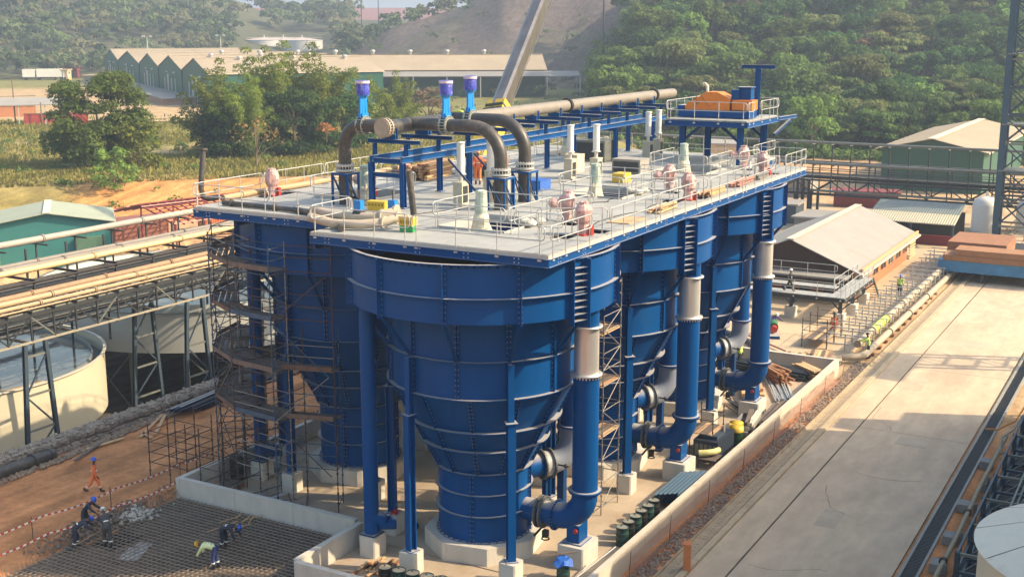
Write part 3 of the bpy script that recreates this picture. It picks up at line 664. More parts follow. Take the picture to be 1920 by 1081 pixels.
for k in range(3):
    X = PIT*k
    if k == 0: handrail((40.65, 21.1), (44.3, 21.1), DZ, 'handrail on the road edge of the deck at the near corner', spacing=1.2)
    a, b_ = 46.0+X, (51.2+X)
    if k < 2:
        handrail((a, 21.1), (b_, 21.1), DZ, f'road-edge handrail just beyond the {nm[k]} pink-wrapped motor', spacing=1.3)
        handrail((b_+.1, 21.1), (56.3+X, 21.1), DZ, f'road-edge handrail half way between the {nm[k]} and {nm[k+1]} edge motors', spacing=1.3)
    else: handrail((70.4, 21.1), (74.8, 21.1), DZ, 'last road-edge handrail at the far corner of the deck', spacing=1.1)
    g = 'handrails round the deck openings'
    handrail((44.4+X, 23.7), (46.2+X, 21.3), DZ, f'slanting handrail behind the {nm[k]} edge motor', low=.0, group=g)
    handrail((43.5+X, 22.0), (43.4+X, 24.2), DZ, f'short handrail left of the {nm[k]} edge motor', low=0, group=g, spacing=1.1)
    handrail((46.9+X, 24.0), (49.4+X, 23.6), DZ, f'short handrail beside the {nm[k]} inner pink motor', low=0, group=g, spacing=1.2)
    handrail((50.1+X, 23.8), (50.0+X, 26.6), DZ, f'handrail on the far side of the {nm[k]} inner pink motor', low=0, group=g, spacing=1.3)
WHO = ['nearest road-side tank', 'middle road-side tank', 'farthest road-side tank', 'scaffolded tank', 'shaded rear tank', 'rearmost tank']
for i, (x, y) in enumerate(CELLS):
    o_ = OPEN[i]; g = 'handrails round the deck openings'
    handrail((o_[0]-.1, o_[3]+.1), (o_[0]-.1, o_[1]-.1), DZ, f'front handrail of the opening above the {WHO[i]}', low=0, group=g, spacing=1.4)
    handrail((o_[0], o_[1]-.2), (o_[2], o_[1]-.2), DZ, f'right handrail of the opening above the {WHO[i]}', low=0, group=g, spacing=1.4)
    handrail((o_[2]+.1, o_[1]-.1), (o_[2]+.1, o_[3]+.1), DZ, f'back handrail of the opening above the {WHO[i]}', low=0, group=g, spacing=1.4)
    handrail((o_[2], o_[3]+.2), (o_[0], o_[3]+.2), DZ, f'left handrail of the opening above the {WHO[i]}', low=0, group=g, spacing=1.4)
x = 43.7; k = 0
while x < 79:
    x2 = min(79.7, x+5.1); handrail((x, 42.0), (x2-.1, 42.0), DZ, ['first', 'second', 'third', 'fourth', 'fifth', 'sixth', 'seventh', 'eighth'][k]+' handrail along the far left deck edge counted from the leaning pipe', spacing=1.3); x = x2; k += 1
handrail((74.92, 21.2), (74.92, 24.5), DZ, 'handrail across the far end of the deck on the road side')
handrail((75.1, 24.6), (79.7, 24.6), DZ, 'handrail under the orange machine platform on the road side')
handrail((79.8, 24.8), (79.8, 33), DZ, 'handrail across the far end of the deck under the platform'); handrail((79.8, 33.1), (79.8, 41.9), DZ, 'handrail across the far end of the deck, left part')
# ---------------------------------------------------------------- wrapped motors
def wrapmesh(prof, seed, mats, n=14, amp=.12):
    rg = random.Random(seed); b = MB(); k = len(prof); vs = []
    for i, (r, z, mi) in enumerate(prof):
        for j in range(n):
            a = 2*PI*j/n; rr = r*(1+amp*rg.uniform(-1, 1)); vs.append((rr*math.cos(a), rr*math.sin(a), z+rg.uniform(-.02, .02)))
    for i in range(k-1):
        b.cur = prof[i][2]; b.add([], []);
        off = 0
        fs = [(i*n+j, i*n+(j+1) % n, (i+1)*n+(j+1) % n, (i+1)*n+j) for j in range(n)]
        if i == 0: b.v = vs; b.f = []; b.sm = []; b.mi = []
        b.f += fs; b.sm += [False]*len(fs); b.mi += [prof[i][2]]*len(fs)
    b.f.append(tuple(range((k-1)*n, k*n))); b.sm.append(False); b.mi.append(prof[-2][2])
    return b.mesh('wrapped_motor', mats)
def pink(x, y, seed, label, arm=False):
    t = thing('wrapped_motor', label, 'motor', (x, y, DZ), random.Random(seed).uniform(-.3, .3), 'motors wrapped in pink plastic')
    inst(wrapmesh([(.26, .0, 0), (.25, .25, 0), (.22, .45, 0), (.34, .62, 0), (.36, .85, 0), (.37, 1.05, 0), (.28, 1.22, 0), (.2, 1.3, 0), (.2, 1.38, 0), (.05, 1.4, 0)], seed, [PINK]), 'plastic_wrap', t)
    MB().box((0,0,.03), (.6, .6, .06)).box((.1,-.35,.22), (.16, .16, .4)).build('base_frame', REDP if seed % 2 else WHITE, t)
    if arm: inst(wrapmesh([(.2, 0, 0), (.24, .2, 0), (.22, .45, 0), (.1, .6, 0)], seed+3, [PINK]), 'wrapped_arm', t, (-.1, .25, .75), (R(-80), 0, R(20)))
for k in range(3):
    pink(48.3+PIT*k, 24.2, 20+k*2, f'tall pink wrapped motor on the inner deck above the {WHO[k]}', True)
    pink(45.45+PIT*k, 22.05, 31+k*2, f'pink plastic wrapped motor at the road edge of the deck above the {WHO[k]}')
pink(48.6, 41.3, 41, 'pink wrapped motor at the left deck edge behind the leaning pipe')
pink(60.5, 41.3, 43, 'pink wrapped motor at the far left deck edge behind the trestle')
pink(50.9, 36.9, 45, 'pink wrapped motor just behind the green and white wrapped shaft drive', True)
for i, (x, y) in enumerate(((44.55, 26.45), (56.2, 26.6), (68.6, 26.7), (49.9, 36.4), (61.6, 37.0), (73.5, 37))):
    t = thing('shaft_drive', f'green and white wrapped upright drive over the opening of the {WHO[i]}', 'motor', (x, y, DZ-.25), 0, 'upright drives wrapped in green and cream film')
    inst(wrapmesh([(.48, .0, 0), (.42, .25, 0), (.36, .5, 0), (.32, .8, 0), (.25, .98, 0)], 60+i, [CREAM]), 'cream_skirt', t)
    inst(wrapmesh([(.27, .95, 0), (.27, 1.2, 0), (.25, 1.5, 0), (.23, 1.75, 0), (.25, 1.82, 0), (.25, 1.92, 0), (.1, 1.95, 0)], 70+i, [GREENW], amp=.07), 'green_wrap', t)
    MB().box((0,0,-.05), (1.3, 1.1, .08)).tube((.6, .2, 0), (.6, .2, .35), .12, 10).build('drive_base', WHITE, t)
# ---------------------------------------------------------------- dart valve cylinders
for i, (x, y) in enumerate(((50.3, 31.0), (52.3, 30.5), (62.3, 31.1), (63.4, 30.0), (74.2, 31.4), (76.4, 31.6))):
    t = thing('actuator_cylinder', ['nearest', 'second', 'third', 'fourth', 'fifth', 'farthest'][i]+' tall white cylinder on a beige cabinet along the trestle', 'actuator', (x, y, DZ), 0, 'white cylinders on beige cabinets')
    MB().box((0,0,.55), (.62, .5, 1.1)).box((0,.0,1.12), (.66, .54, .05)).build('cabinet', M('beige_cabinet', (.55, .50, .38), .6, var=.1, dirt=(.4, .33, .22), dirt_amt=.1), t)
    MB().box((.0,-.26,.55), (.42, .02, .8)).build('door', DARK, t)
    MB().tube((0,0,1.15), (0,0,1.5), .1, 12).box((0,0,1.5), (.4, .4, .06)).build('rod_mount', STEEL, t)
    MB().tube((0,0,1.53), (0,0,3.0), .19, 20).lathe([(.19, 2.98), (.22, 2.98), (.22, 3.05), (0, 3.05)], 20).lathe([(.19, 1.5), (.22, 1.5), (.22, 1.57), (.19, 1.57)], 20).build('cylinder', WHITE, t)
    MB().path([(.2, .1, 2.8), (.33, .1, 2.2), (.26, .05, 1.6), (.35, 0, 1.0)], .018, 5).build('hose', BLACK, t)
# ---------------------------------------------------------------- header pipe on trestle
HY, HZ = 33.7, 18.3
tr = thing('pipe_trestle', 'blue steel trestle on the deck carrying the long header pipe', 'trestle', (0,0,0))
for yb in (32.8, 34.6): MB().ibeam((47.9, yb, 16.78), (80.5, yb, 16.78), .18, .30, .035).build('long_beam', BLUE, tr)
for k in range(6):
    x = 48.0+6.05*k
    for yb in (32.8, 34.6):
        MB().ibeam((x, yb, DZ), (x, yb, 16.62), .24, .24, .03).box((x, yb, DZ+.02), (.4, .4, .04)).build('leg', BLUE, tr)
    MB().ibeam((x, 32.92, 16.55 if k else 16.72), (x, 34.48, 16.55 if k else 16.72), .16, .24, .03).build('cross_beam', BLUE, tr)
    if k == 0: MB().ibeam((x, 32.92, 16.05), (x, 34.48, 16.05), .16, .22, .03).build('cross_beam', BLUE, tr)
for k in range(12):
    x = 48.3+2.85*k
    MB().ibeam((x, 32.0, 17.62), (x, 35.0, 17.62), .2, .2, .03).build('saddle_beam', BLUE, tr)
    for yb in (32.8, 34.6): MB().ibeam((x, yb, 16.95), (x, yb, 17.5), .16, .16, .025).build('stub_post', BLUE, tr)
    MB().bb(x-.03, HY-.45, 17.73, x+.03, HY-.37, 18.25).bb(x-.03, HY+.37, 17.73, x+.03, HY+.45, 18.25).bb(x-.09, HY-.3, 17.73, x+.09, HY+.3, 17.97).build('pipe_saddle', BLUE, tr)
hp = thing('header_pipe', 'long dusty grey-black header pipe running along the top of the blue trestle', 'pipe', (0,0,0))
MB().path([(48.1, HY, HZ), (52, HY, HZ)], .34, 24).build('near_section', HDPE, hp)
MB().path([(52, HY, HZ), (60, HY, HZ), (81, HY, HZ-.03), (84.0, HY, HZ-.05)], .33, 24).build('far_section', HDPEG, hp)
b = MB()
for x in (47.7, 47.95): b.tube((x-.04, HY, HZ), (x+.04, HY, HZ), .47, 28)
b.tube((47.62, HY, HZ), (47.68, HY, HZ), .40, 24).bolts((47.9, HY, HZ), (1,0,0), .42, 20, .04, .4)
b.build('end_flange', M('dusty_flange', (.36, .31, .25), .6, .2, var=.2), hp)
for x in (54.6, 67.0, 80.4): MB().tube((x-.1, HY, HZ), (x-.03, HY, HZ), .43, 24).tube((x+.03, HY, HZ), (x+.1, HY, HZ), .43, 24).bolts((x, HY, HZ), (1,0,0), .39, 16, .04, .24).build('joint_flange', DARK if x != 54.6 else LIME, hp)
for nm_, X, Yv, lab in (('left', 47.9, 36.1, 'black bent feed pipe dropping on the left side of the header'), ('mid', 50.0, 28.6, 'black bent feed pipe curving down in front, nearer of the two on the right'), ('third', 52.9, 28.9, 'black bent feed pipe curving down, farther of the two on the right')):
    zt = 18.35 if nm_ != 'third' else 18.45; s_ = 1 if nm_ == 'left' else -1
    t = thing('feed_pipe', lab, 'pipe', (X, Yv, DZ), 0, 'black bent feed pipes with blue stands')
    r_ = 1.1 if nm_ == 'left' else 1.5
    yh = HY-Yv
    start = (0, yh, zt-DZ); hx = 0
    if nm_ == 'left': start = (.3, yh+.3, zt-DZ)
    pts = [start, (0, -s_*(r_+.1), zt-DZ)]+[(0, -s_*r_*(1-math.sin(R(a))), zt-DZ-r_*(1-math.cos(R(a)))) for a in range(0, 91, 9)]+[(0, 0, 1.7)]
    MB().path(pts, .31, 24).build('bend', HDPE, t)
    b = MB().tube((0,0,1.86), (0,0,1.95), .47, 24).tube((0,0,1.62), (0,0,1.71), .47, 24)
    for a in range(0, 360, 20): b.tube((.42*math.cos(R(a)), .42*math.sin(R(a)), 1.6), (.42*math.cos(R(a)), .42*math.sin(R(a)), 2.0), .022, 5)
    b.build('bolted_joint', GALV, t)
    MB().tube((0,0,.0), (0,0,1.6), .33, 24).build('dropper', HDPE, t)
    b = MB().box((0,0,1.5), (1.0, 1.0, .1))
    for sx in (-.45, .45):
        for sy in (-.45, .45): b.beam((sx, sy, 0), (sx, sy, 1.45), .09, .09)
    b.build('stand', BLUE, t)
    b = MB()
    for sx in (-.45, .45): b.beam((sx, -.4, .05), (sx, .4, 1.4), .05, .05)
    for sy in (-.45, .45): b.beam((-.4, sy, 1.4), (.4, sy, .05), .05, .05)
    b.build('stand_brace', BLUED, t)
    if nm_ != 'left':
        MB().beam((-.5, 2.6, 2.3), (-.2, .5, .1), .08, .08).build('strut', BLUED, t)
    # knife gate valve with cyan yoke and film-wrapped actuator
    vy = {'left': -1.15+.1, 'mid': 3.0, 'third': 3.1}[nm_]
    v = thing('gate_valve', {'left': 'cyan knife gate valve with purple wrapped actuator at the left feed pipe', 'mid': 'cyan knife gate valve with purple wrapped actuator, middle of the three', 'third': 'cyan knife gate valve with purple wrapped actuator, rightmost of the three'}[nm_], 'valve', (X+(.15 if nm_ == 'left' else 0), Yv+vy, zt), 0, 'cyan valves with purple wrapped tops')
    b = MB()
    for yy in (-.16, .16):
        b.tube((0, yy-.03, 0), (0, yy+.03, 0), .46, 24)
    b.bolts((0,0,0), (0,1,0), .42, 18, .04, .5); b.build('flanges', M('valve_grey', (.34, .36, .33), .5, .3), v)
    MB().tube((0,-.12,0), (0,.12,0), .43, 20).build('valve_body', DARK, v)
    b = MB()
    for q in (-.18, .18): b.beam((q*1.25, 0, .35), (q, 0, 1.42), .09, .16)
    b.box((0,0,1.4), (.5, .3, .08)).box((0,0,.9), (.2, .08, 1.0)).box((0,0,.5), (.5, .26, .14))
    b.build('yoke', BLUEB, v)
    inst(wrapmesh([(.31, 1.45, 0), (.32, 1.6, 0), (.31, 1.9, 0), (.33, 2.05, 0), (.33, 2.1, 0), (.1, 2.12, 0)], 5, [PURP], n=18, amp=.03), 'wrapped_actuator', v)
    MB().lathe([(.34, 1.98), (.34, 2.1)], 18).build('white_band', M('white_film', (.6, .52, .55), .4, var=.3, scale=6), v)
# ---------------------------------------------------------------- machine platform at the far end
pf = thing('machine_platform', 'raised blue platform at the far end of the deck carrying the orange machine', 'platform', (0,0,0))
PZ = 17.3
for k in range(6):
    MB().bb(72.7, 24.3+.87*k, PZ-.06, 78.9, 24.3+.87*k+.86, PZ).build('floor_panel', FLOORM, pf)
for p, q in (((72.7, 24.2), (72.7, 29.6)), ((72.6, 24.25), (79, 24.25)), ((79, 24.2), (79, 29.6)), ((72.6, 29.6), (79, 29.6))):
    MB().ibeam((*p, PZ-.26), (*q, PZ-.26), .15, .34, .03).build('edge_beam', BLUE, pf)
for x, y in ((73.4, 24.9), (73.4, 28.7), (78, 24.9), (78, 28.7)):
    MB().ibeam((x, y, DZ), (x, y, PZ-.4), .34, .34, .04).build('leg', BLUE, pf)
    s_ = 1 if y < 27 else -1
    MB().beam((x, y+s_*.15, PZ-1.3), (x, y+s_*1.2, PZ-.45), .16, .16).build('knee_brace', BLUED, pf)
MB().beam((78, 24.2, PZ-1.2), (80.4, 23.9, PZ-.4), .16, .16).build('knee_brace', BLUED, pf)
MB().ibeam((78.9, 24.25, PZ-.25), (82.2, 24.0, PZ-.25), .2, .22, .03).ibeam((79, 26.5, PZ-.25), (82.2, 24.1, PZ-.25), .1, .12, .03).build('cantilever_beam', BLUE, pf)
g = 'handrails of the machine platform'
handrail((72.7, 29.5), (72.7, 24.3), PZ, 'front handrail of the orange machine platform', group=g, spacing=1.7)
handrail((72.8, 24.25), (74.0, 24.25), PZ, 'short right handrail of the machine platform, near end', group=g, spacing=1.0); handrail((75.2, 24.25), (78.9, 24.25), PZ, 'right handrail of the machine platform, far end', group=g, spacing=1.3)
handrail((79, 24.4), (79, 29.4), PZ, 'back handrail of the machine platform', group=g, spacing=1.6); handrail((72.8, 29.6), (78.9, 29.6), PZ, 'left handrail of the machine platform', group=g, spacing=1.5)
ob = thing('hoist_machine', 'orange hooded machine on a blue bed with a blue drive box', 'machine', (74.9, 27.2, PZ), 0)
MB().box((0, -.2, .27), (1.5, 4.7, .45)).box((0, 2.0, .6), (1.2, .5, .3)).build('bed', BLUE, ob)
b = MB(); P = [(-1.2, .5), (1.9, .5), (1.55, .95), (.9, 1.25), (.35, 1.62), (-.4, 1.62), (-1.2, 1.25)]
b.add([(-.6, y, z) for y, z in P]+[(.6, y, z) for y, z in P], [tuple(range(7)), tuple(range(7, 14))[::-1]]+[(i, 7+i, 7+(i+1) % 7, (i+1) % 7) for i in range(7)])
b.build('hood', ORAN, ob)
b = MB().box((-.62, 1.0, 1.0), (.03, .06, .7)).beam((-.62, .8, 1.5), (-.62, .1, .7), .03, .08).box((-.62, -.2, .9), (.03, .12, .1)).box((-.62, .9, .95), (.03, .3, .2)); b.build('hood_trim', M('dull_orange', (.5, .16, .03), .6), ob)
MB().box((0, -2.0, .85), (1.1, 1.3, .62)).build('end_guard', ORAN, ob)
MB().box((-.1, -1.45, 1.15), (.5, .45, 1.3)).box((.2, -2.0, 1.5), (.6, .8, .75)).box((.2, -2.0, 1.93), (.8, 1.0, .06)).build('drive_box', BLUE, ob)
MB().path([(0, .5, 1.6), (0, .5, 1.95), (0, .65, 2.1), (0, .8, 2.05)], .1, 10).build('vent_spout', CREAM, ob)
tp = thing('lifting_post', 'blue T-shaped post standing above the machine platform', 'post', (77.6, 25.3, PZ)); MB().ibeam((0,0,0), (0,0,3.0), .28, .28, .04).build('column', BLUE, tp); MB().ibeam((0,-1.1,3.12), (0,1.1,3.12), .2, .24, .03).build('crossbar', BLUE, tp)
# ================================================================ left: pipe rack
def pick(seq, i): return seq[i % len(seq)]
rk = thing('pipe_rack', 'long dark steel truss rack on splayed legs running above the round tanks', 'pipe rack', (0,0,0))
X0, X1 = 38.0, 122.0
for y in (60.0, 65.0):
    MB().beam((X0, y, 4.45), (X1, y, 4.45), .10, .13).build('bottom_chord', M('dusty_beam', (.34, .31, .24), .7, .2, var=.2), rk)
    MB().beam((X0, y, 6.1), (X1, y, 6.1), .16, .2).build('top_chord', DARK, rk)
n = int((X1-X0)/1.7)
for i_, (y_, z_, r_) in enumerate(((60.6, 5.0, .12), (61.9, 5.15, .16), (62.8, 5.0, .1), (64.2, 5.1, .14), (61.2, 5.75, .08), (63.6, 5.7, .1))): MB().tube((X0, y_, z_), (X1, y_, z_), r_, 8).build('inner_pipe', GREYL if i_ % 2 else DARK, rk)
for k in range(n+1):
    x = X0+1.7*k
    for y in (60., 65.):
        MB().beam((x, y, 4.5), (x, y, 6.05), .1, .1).build('truss_post', DARK, rk)
        if k < n: MB().beam((x, y, 4.55 if k % 2 else 6.0), (x+1.7, y, 6.0 if k % 2 else 4.55), .08, .08).build('truss_diagonal', DARK if k % 3 else GREYL, rk)
    MB().ibeam((x, 59.8, 6.28), (x, 66.0, 6.28), .12, .16, .03).build('cross_beam', DARK, rk)
    if k % 2 == 0:
        MB().ibeam((x, 60, 4.35), (x, 65, 4.35), .12, .16, .03).build('cross_beam', GREYL, rk)
        MB().beam((x, 63.6, 6.3), (x, 63.6, 7.25), .1, .14).build('upper_post', DARK, rk)
        MB().ibeam((x, 63.5, 7.25), (x, 68.6, 7.25), .12, .16, .03).build('cross_beam', DARK, rk)
        MB().beam((x, 68.4, .5), (x, 68.4, 8.3), .12, .12).build('upper_post', DARK, rk)
    if k % 2 == 1:
        b = MB().beam((x, 69, 8.32), (x, 70.2, 8.32), .14, .1).beam((x, 68.2, 8.32), (x, 69, 8.32), .1, .1); b.build('bracket', DARK, rk)
        MB().beam((x, 69.4, 4.0), (x, 69.4, 8.25), .1, .1).build('upper_post', DARK, rk)
for zz, ya in ((6.75, 63.9), (6.95, 64.3), (5.0, 61.2), (5.0, 63.2)):
    MB().bb(X0, ya, zz, X1, ya+.05, zz+.12).bb(X0, ya+.5, zz, X1, ya+.55, zz+.12).bb(X0, ya+.05, zz, X1, ya+.5, zz+.02).build('cable_tray', DARK, rk)
    b = MB()
    for q in range(5): b.tube((X0, ya+.1+q*.08, zz+.06), (X1, ya+.1+q*.08, zz+.06), .03, 5)
    b.build('cable_bundle', BLACK, rk)['kind'] = 'stuff'
MB().bb(X0, 63.1, 6.38, X1, 65.4, 6.42).build('walkway_grating', DARK, rk)
for q in range(4): MB().beam((X0, 63.2+.6*q, 6.62+.1*(q % 2)), (X1, 63.2+.6*q, 6.62+.1*(q % 2)), .22, .1).build('cable_tray', DARK, rk)
MB().tube((X0, 63.4, 7.2), (X1, 63.4, 7.2), .035, 6).build('guard_rail', RUST, rk)
for k, (xa, xb) in enumerate(((47.0, 49.75), (60.4, 63.4), (74.0, 77.0), (88, 91), (33.4, 36.4))):
    for y in (60.0, 65.0):
        xm = (xa+xb)/2
        for s_, xf in ((-1, xa), (1, xb)):
            MB().ibeam((xf, y, -6), (xm+s_*.75, y, 4.35), .24, .24, .04, up=(0,1,0)).build('leg', GREYG, rk)
        zs = [-5.5, -3.2, -1.0, 1.2, 3.6]
        def xe(z, s_): t_ = (z+6)/10.35; xf = xa if s_ < 0 else xb; return xf+(xm+s_*.75-xf)*t_
        for i, z in enumerate(zs): MB().beam((xe(z, -1)+.12, y, z), (xe(z, 1)-.12, y, z), .12, .12).build('rung', GREYL, rk)
        for i in range(4): MB().beam((xe(zs[i], -1 if i % 2 else 1), y, zs[i]), (xe(zs[i+1], 1 if i % 2 else -1), y, zs[i+1]), .09, .09).build('leg_brace', GREYG, rk)
PL = [('thin tan conduit pipe, lowest and nearest on the truss rack', 60.0, 6.46, .055, TANP, 3.1), ('narrow tan pipe second from the front of the truss rack', 60.7, 6.52, .13, TANP, 4.3), ('wide tan pipe third from the front of the truss rack', 61.7, 6.62, .19, TANP, 7.0), ('brown pipe behind the rack posts, banded by their shadows', 62.9, 6.62, .20, M('brown_pipe', (.30, .19, .11), .6, var=.2, dirt=(.4, .28, .16), dirt_amt=.3), 6.),
      ('smooth cream yellow pipe on the upper tier of the rack', 65.5, 7.55, .20, YELP, 8.3), ('dusty grey tan pipe just behind the cream yellow one', 66.5, 7.55, .17, HDPEG, 5.1), ('grey tan pipe at the back of the upper tier', 67.5, 7.55, .16, HDPEG, 6.9), ('thick grey pipe carried highest on bracket arms', 69.3, 8.62, .23, M('light_grey_pipe', (.34, .31, .27), .5, var=.15, dirt=(.2, .17, .14), dirt_amt=.15), 9.2)]
for lab, y, z, r_, m_, sp in PL:
    t = thing('rack_pipe', lab, 'pipe', (X0, y, z), 0, 'pipes on the truss rack')
    pts = [(x, .03*math.sin(x*.31+y), .012*math.sin(x*.5+y)) for x in range(0, int(X1-X0)+1, 3)]
    MB().path(pts, r_, 14).build('pipe', m_, t)
    x = 2.+(y*3.7 % sp)
    while x < X1-X0-1:
        if sp > 4.2: MB().tube((x-.09, 0, 0), (x-.03, 0, 0), r_+.07, 16).tube((x+.03, 0, 0), (x+.09, 0, 0), r_+.07, 16).build('flange', m_, t)
        else: MB().tube((x-.04, 0, 0), (x+.04, 0, 0), r_+.03, 12).build('collar', m_, t)
        x += sp
# ---------------------------------------------------------------- thickener tanks
def arcw(b, c, r, z0, z1, n, th=.0):
    b.lathe([(r, z0), (r, z1)], n, (c[0], c[1], 0)).lathe([(r-.06, z1), (r-.06, z0)], n, (c[0], c[1], 0))
t1 = thing('thickener_tank', 'open round cream tank full of water at the lower left', 'tank', (50.7, 73.2, 0))
MB().lathe([(11, -3.0), (11, 1.0)], 96).lathe([(10.93, 1.0), (10.93, -3)], 96).lathe([(11, 1.0), (10.93, 1.0)], 96).build('wall', CREAMT, t1)
MB().ring(10.93, 11.14, .96, 1.02, 96).build('top_rim', M('pale_rim', (.55, .52, .44), .6), t1)
MB().lathe([(10.2, -.4), (10.2, .72)], 80).lathe([(10.14, .72), (10.14, -.4)], 80).lathe([(10.2, .72), (10.14, .72)], 80).build('weir_ring', M('weir_grey', (.22, .24, .24), .6), t1)
MB().lathe([(10.93, .1), (10.2, .1)], 80).build('launder', M('launder_dark', (.12, .12, .115), .6), t1)
b = MB().disc((0,0,0), 10.14, 80, .5); m_ = M('thickener_water', (.10, .11, .10), .06, var=.15, scale=.25, bump=.01, bscale=1.2, dirt=(.25, .22, .18), dirt_amt=.4, dscale=.15); b.build('water', m_, t1)
MB().path([(11*math.cos(R(a))*.965, 11*math.sin(R(a))*.965, .85) for a in range(215, 272, 4)], .15, 10).build('rim_pipe', TANP, t1)
MB().beam((-10.9, -.9, 1.5), (10.9, .6, 1.5), .5, .2).build('bridge', DARK, t1)
MB().lathe([(11.02, -3), (0.4, -5.6)], 60).build('cone_floor', CREAMT, t1)
t2 = thing('thickener_tank', 'raised round tank in shaded pale grey standing on legs behind the rack tower', 'tank', (77.0, 73.2, 0))
MB().lathe([(14, -1.0), (14, 2.1)], 96).lathe([(13.93, 2.1), (13.93, -1)], 96).lathe([(14, 2.1), (13.93, 2.1)], 96).build('wall', M('shaded_tank_paint', (.47, .48, .45), .55, var=.06, scale=.4, dirt=(.4, .38, .32), dirt_amt=.15, dscale=.3, stretch=(1, 1, .3)), t2)  # wall greyed so the shade on this tank sits in its colour
MB().lathe([(14, -1.0), (1, -2.6)], 60).build('cone_floor', GREYL, t2)
MB().lathe([(12.6, -.4), (12.6, 2.35)], 60).lathe([(12.54, 2.35), (12.54, -.4)], 60).build('weir_ring', M('ribbed_white', (.55, .56, .52), .5, var=.15, scale=2), t2)
MB().disc((0,0,0), 12.54, 60, 1.0).build('water', m_, t2)
MB().ring(13.93, 14.12, 2.06, 2.12, 96).build('top_rim', GREYL, t2)
for a in range(0, 360, 18):
    MB().ibeam(polar(13.3, a, -6), polar(13.3, a, -1.02), .3, .3, .04).build('leg', GREYL, t2)
    if a % 36 == 0: MB().beam(polar(13.4, a, -5.8), polar(13.4, a+18, -1.3), .1, .1).beam(polar(13.4, a+18, -5.8), polar(13.4, a, -1.3), .1, .1).build('leg_brace', GREYL, t2)
for k, (x, y, l, a) in enumerate(((70, 62, 9, 12), (66, 66, 8, 80))):
    tag(MB().bb(-l/2, -.2, 0, l/2, .2, 3.6).build('pit_wall', M('dark_pit_wall', (.07, .065, .06), .9), None, (x+16, y+24, -6), (0,0,R(a))), ['dark low wall in the pit beneath the raised tank, left', 'dark low wall in the pit beneath the raised tank, right'][k], 'wall')
# ---------------------------------------------------------------- gabled buildings
def gable(name, label, o, az, L_, W, he, hr_, wm, rm, over=.4, z=0, wall_t=.15, cap=None, cat='building', group=None, skip=()):
    """x along the ridge, y across; origin is the near corner of the gable end"""
    t = thing(name, label, cat, (*o, z), R(az), group); y0, y1 = 0, W; ym = W/2
    if 'front' not in skip: MB().add([(0, 0, 0), (0, W, 0), (0, W, he), (0, ym, hr_), (0, 0, he)], [(4,3,2,1,0)]).add([(wall_t, 0, 0), (wall_t, W, 0), (wall_t, W, he), (wall_t, ym, hr_), (wall_t, 0, he)], [(0,1,2,3,4)]).build('gable_wall', wm, t)
    MB().add([(L_, 0, 0), (L_, W, 0), (L_, W, he), (L_, ym, hr_), (L_, 0, he)], [(0,1,2,3,4)]).build('gable_wall', wm, t)
    if 'right' not in skip: MB().bb(wall_t, 0, 0, L_-.02, wall_t, he).build('side_wall', wm, t)
    if 'left' not in skip: MB().bb(wall_t, W-wall_t, 0, L_-.02, W, he).build('side_wall', wm, t)
    sl = (hr_-he)/ym; e = over
    for s_ in (0, 1):
        ya, yb = (-e, ym) if s_ == 0 else (W+e, ym); za = he-sl*e+.06
        P = [(-e, ya, za), (L_+e, ya, za), (L_+e, yb, hr_+.06), (-e, yb, hr_+.06)]
        MB().add(P+[(x_, y_, z_+.07) for x_, y_, z_ in P], [(0,1,2,3), (7,6,5,4), (0,4,5,1), (1,5,6,2), (2,6,7,3), (3,7,4,0)]).build('roof_slope', rm, t)
    MB().beam((-e, ym, hr_+.15), (L_+e, ym, hr_+.15), .7 if L_ < 30 else 1.2, .05).build('ridge_cap', cap or rm, t)
    for s_, ya in ((0, -e), (1, W+e)): MB().beam((-e, ya, he-sl*e+.04), (L_+e, ya, he-sl*e+.04), .12, .16).build('gutter', cap or GREYL, t)
    return t
AZV = math.degrees(AZ)
gw = gable('workshop', 'teal sheet-metal workshop with a pale green gable roof at the left edge', (84.6, 92.6), 48.5, 8.5, 11.5, 4.3, 5.3, TEALS, ROOFG, .5, cap=M('pale_cap', (.55, .58, .48), .6))
MB().bb(-.5, .6, 0, -.02, 3.2, 2.9).build('annex_panel', M('green_sheet', (.10, .2, .13), .6, wave=('Y', 3.2, .03)), gw)
MB().bb(-.5, 10.2, 0, -.02, 14.5, 3.1).build('annex_panel', M('green_sheet', (.10, .2, .13), .6), gw)
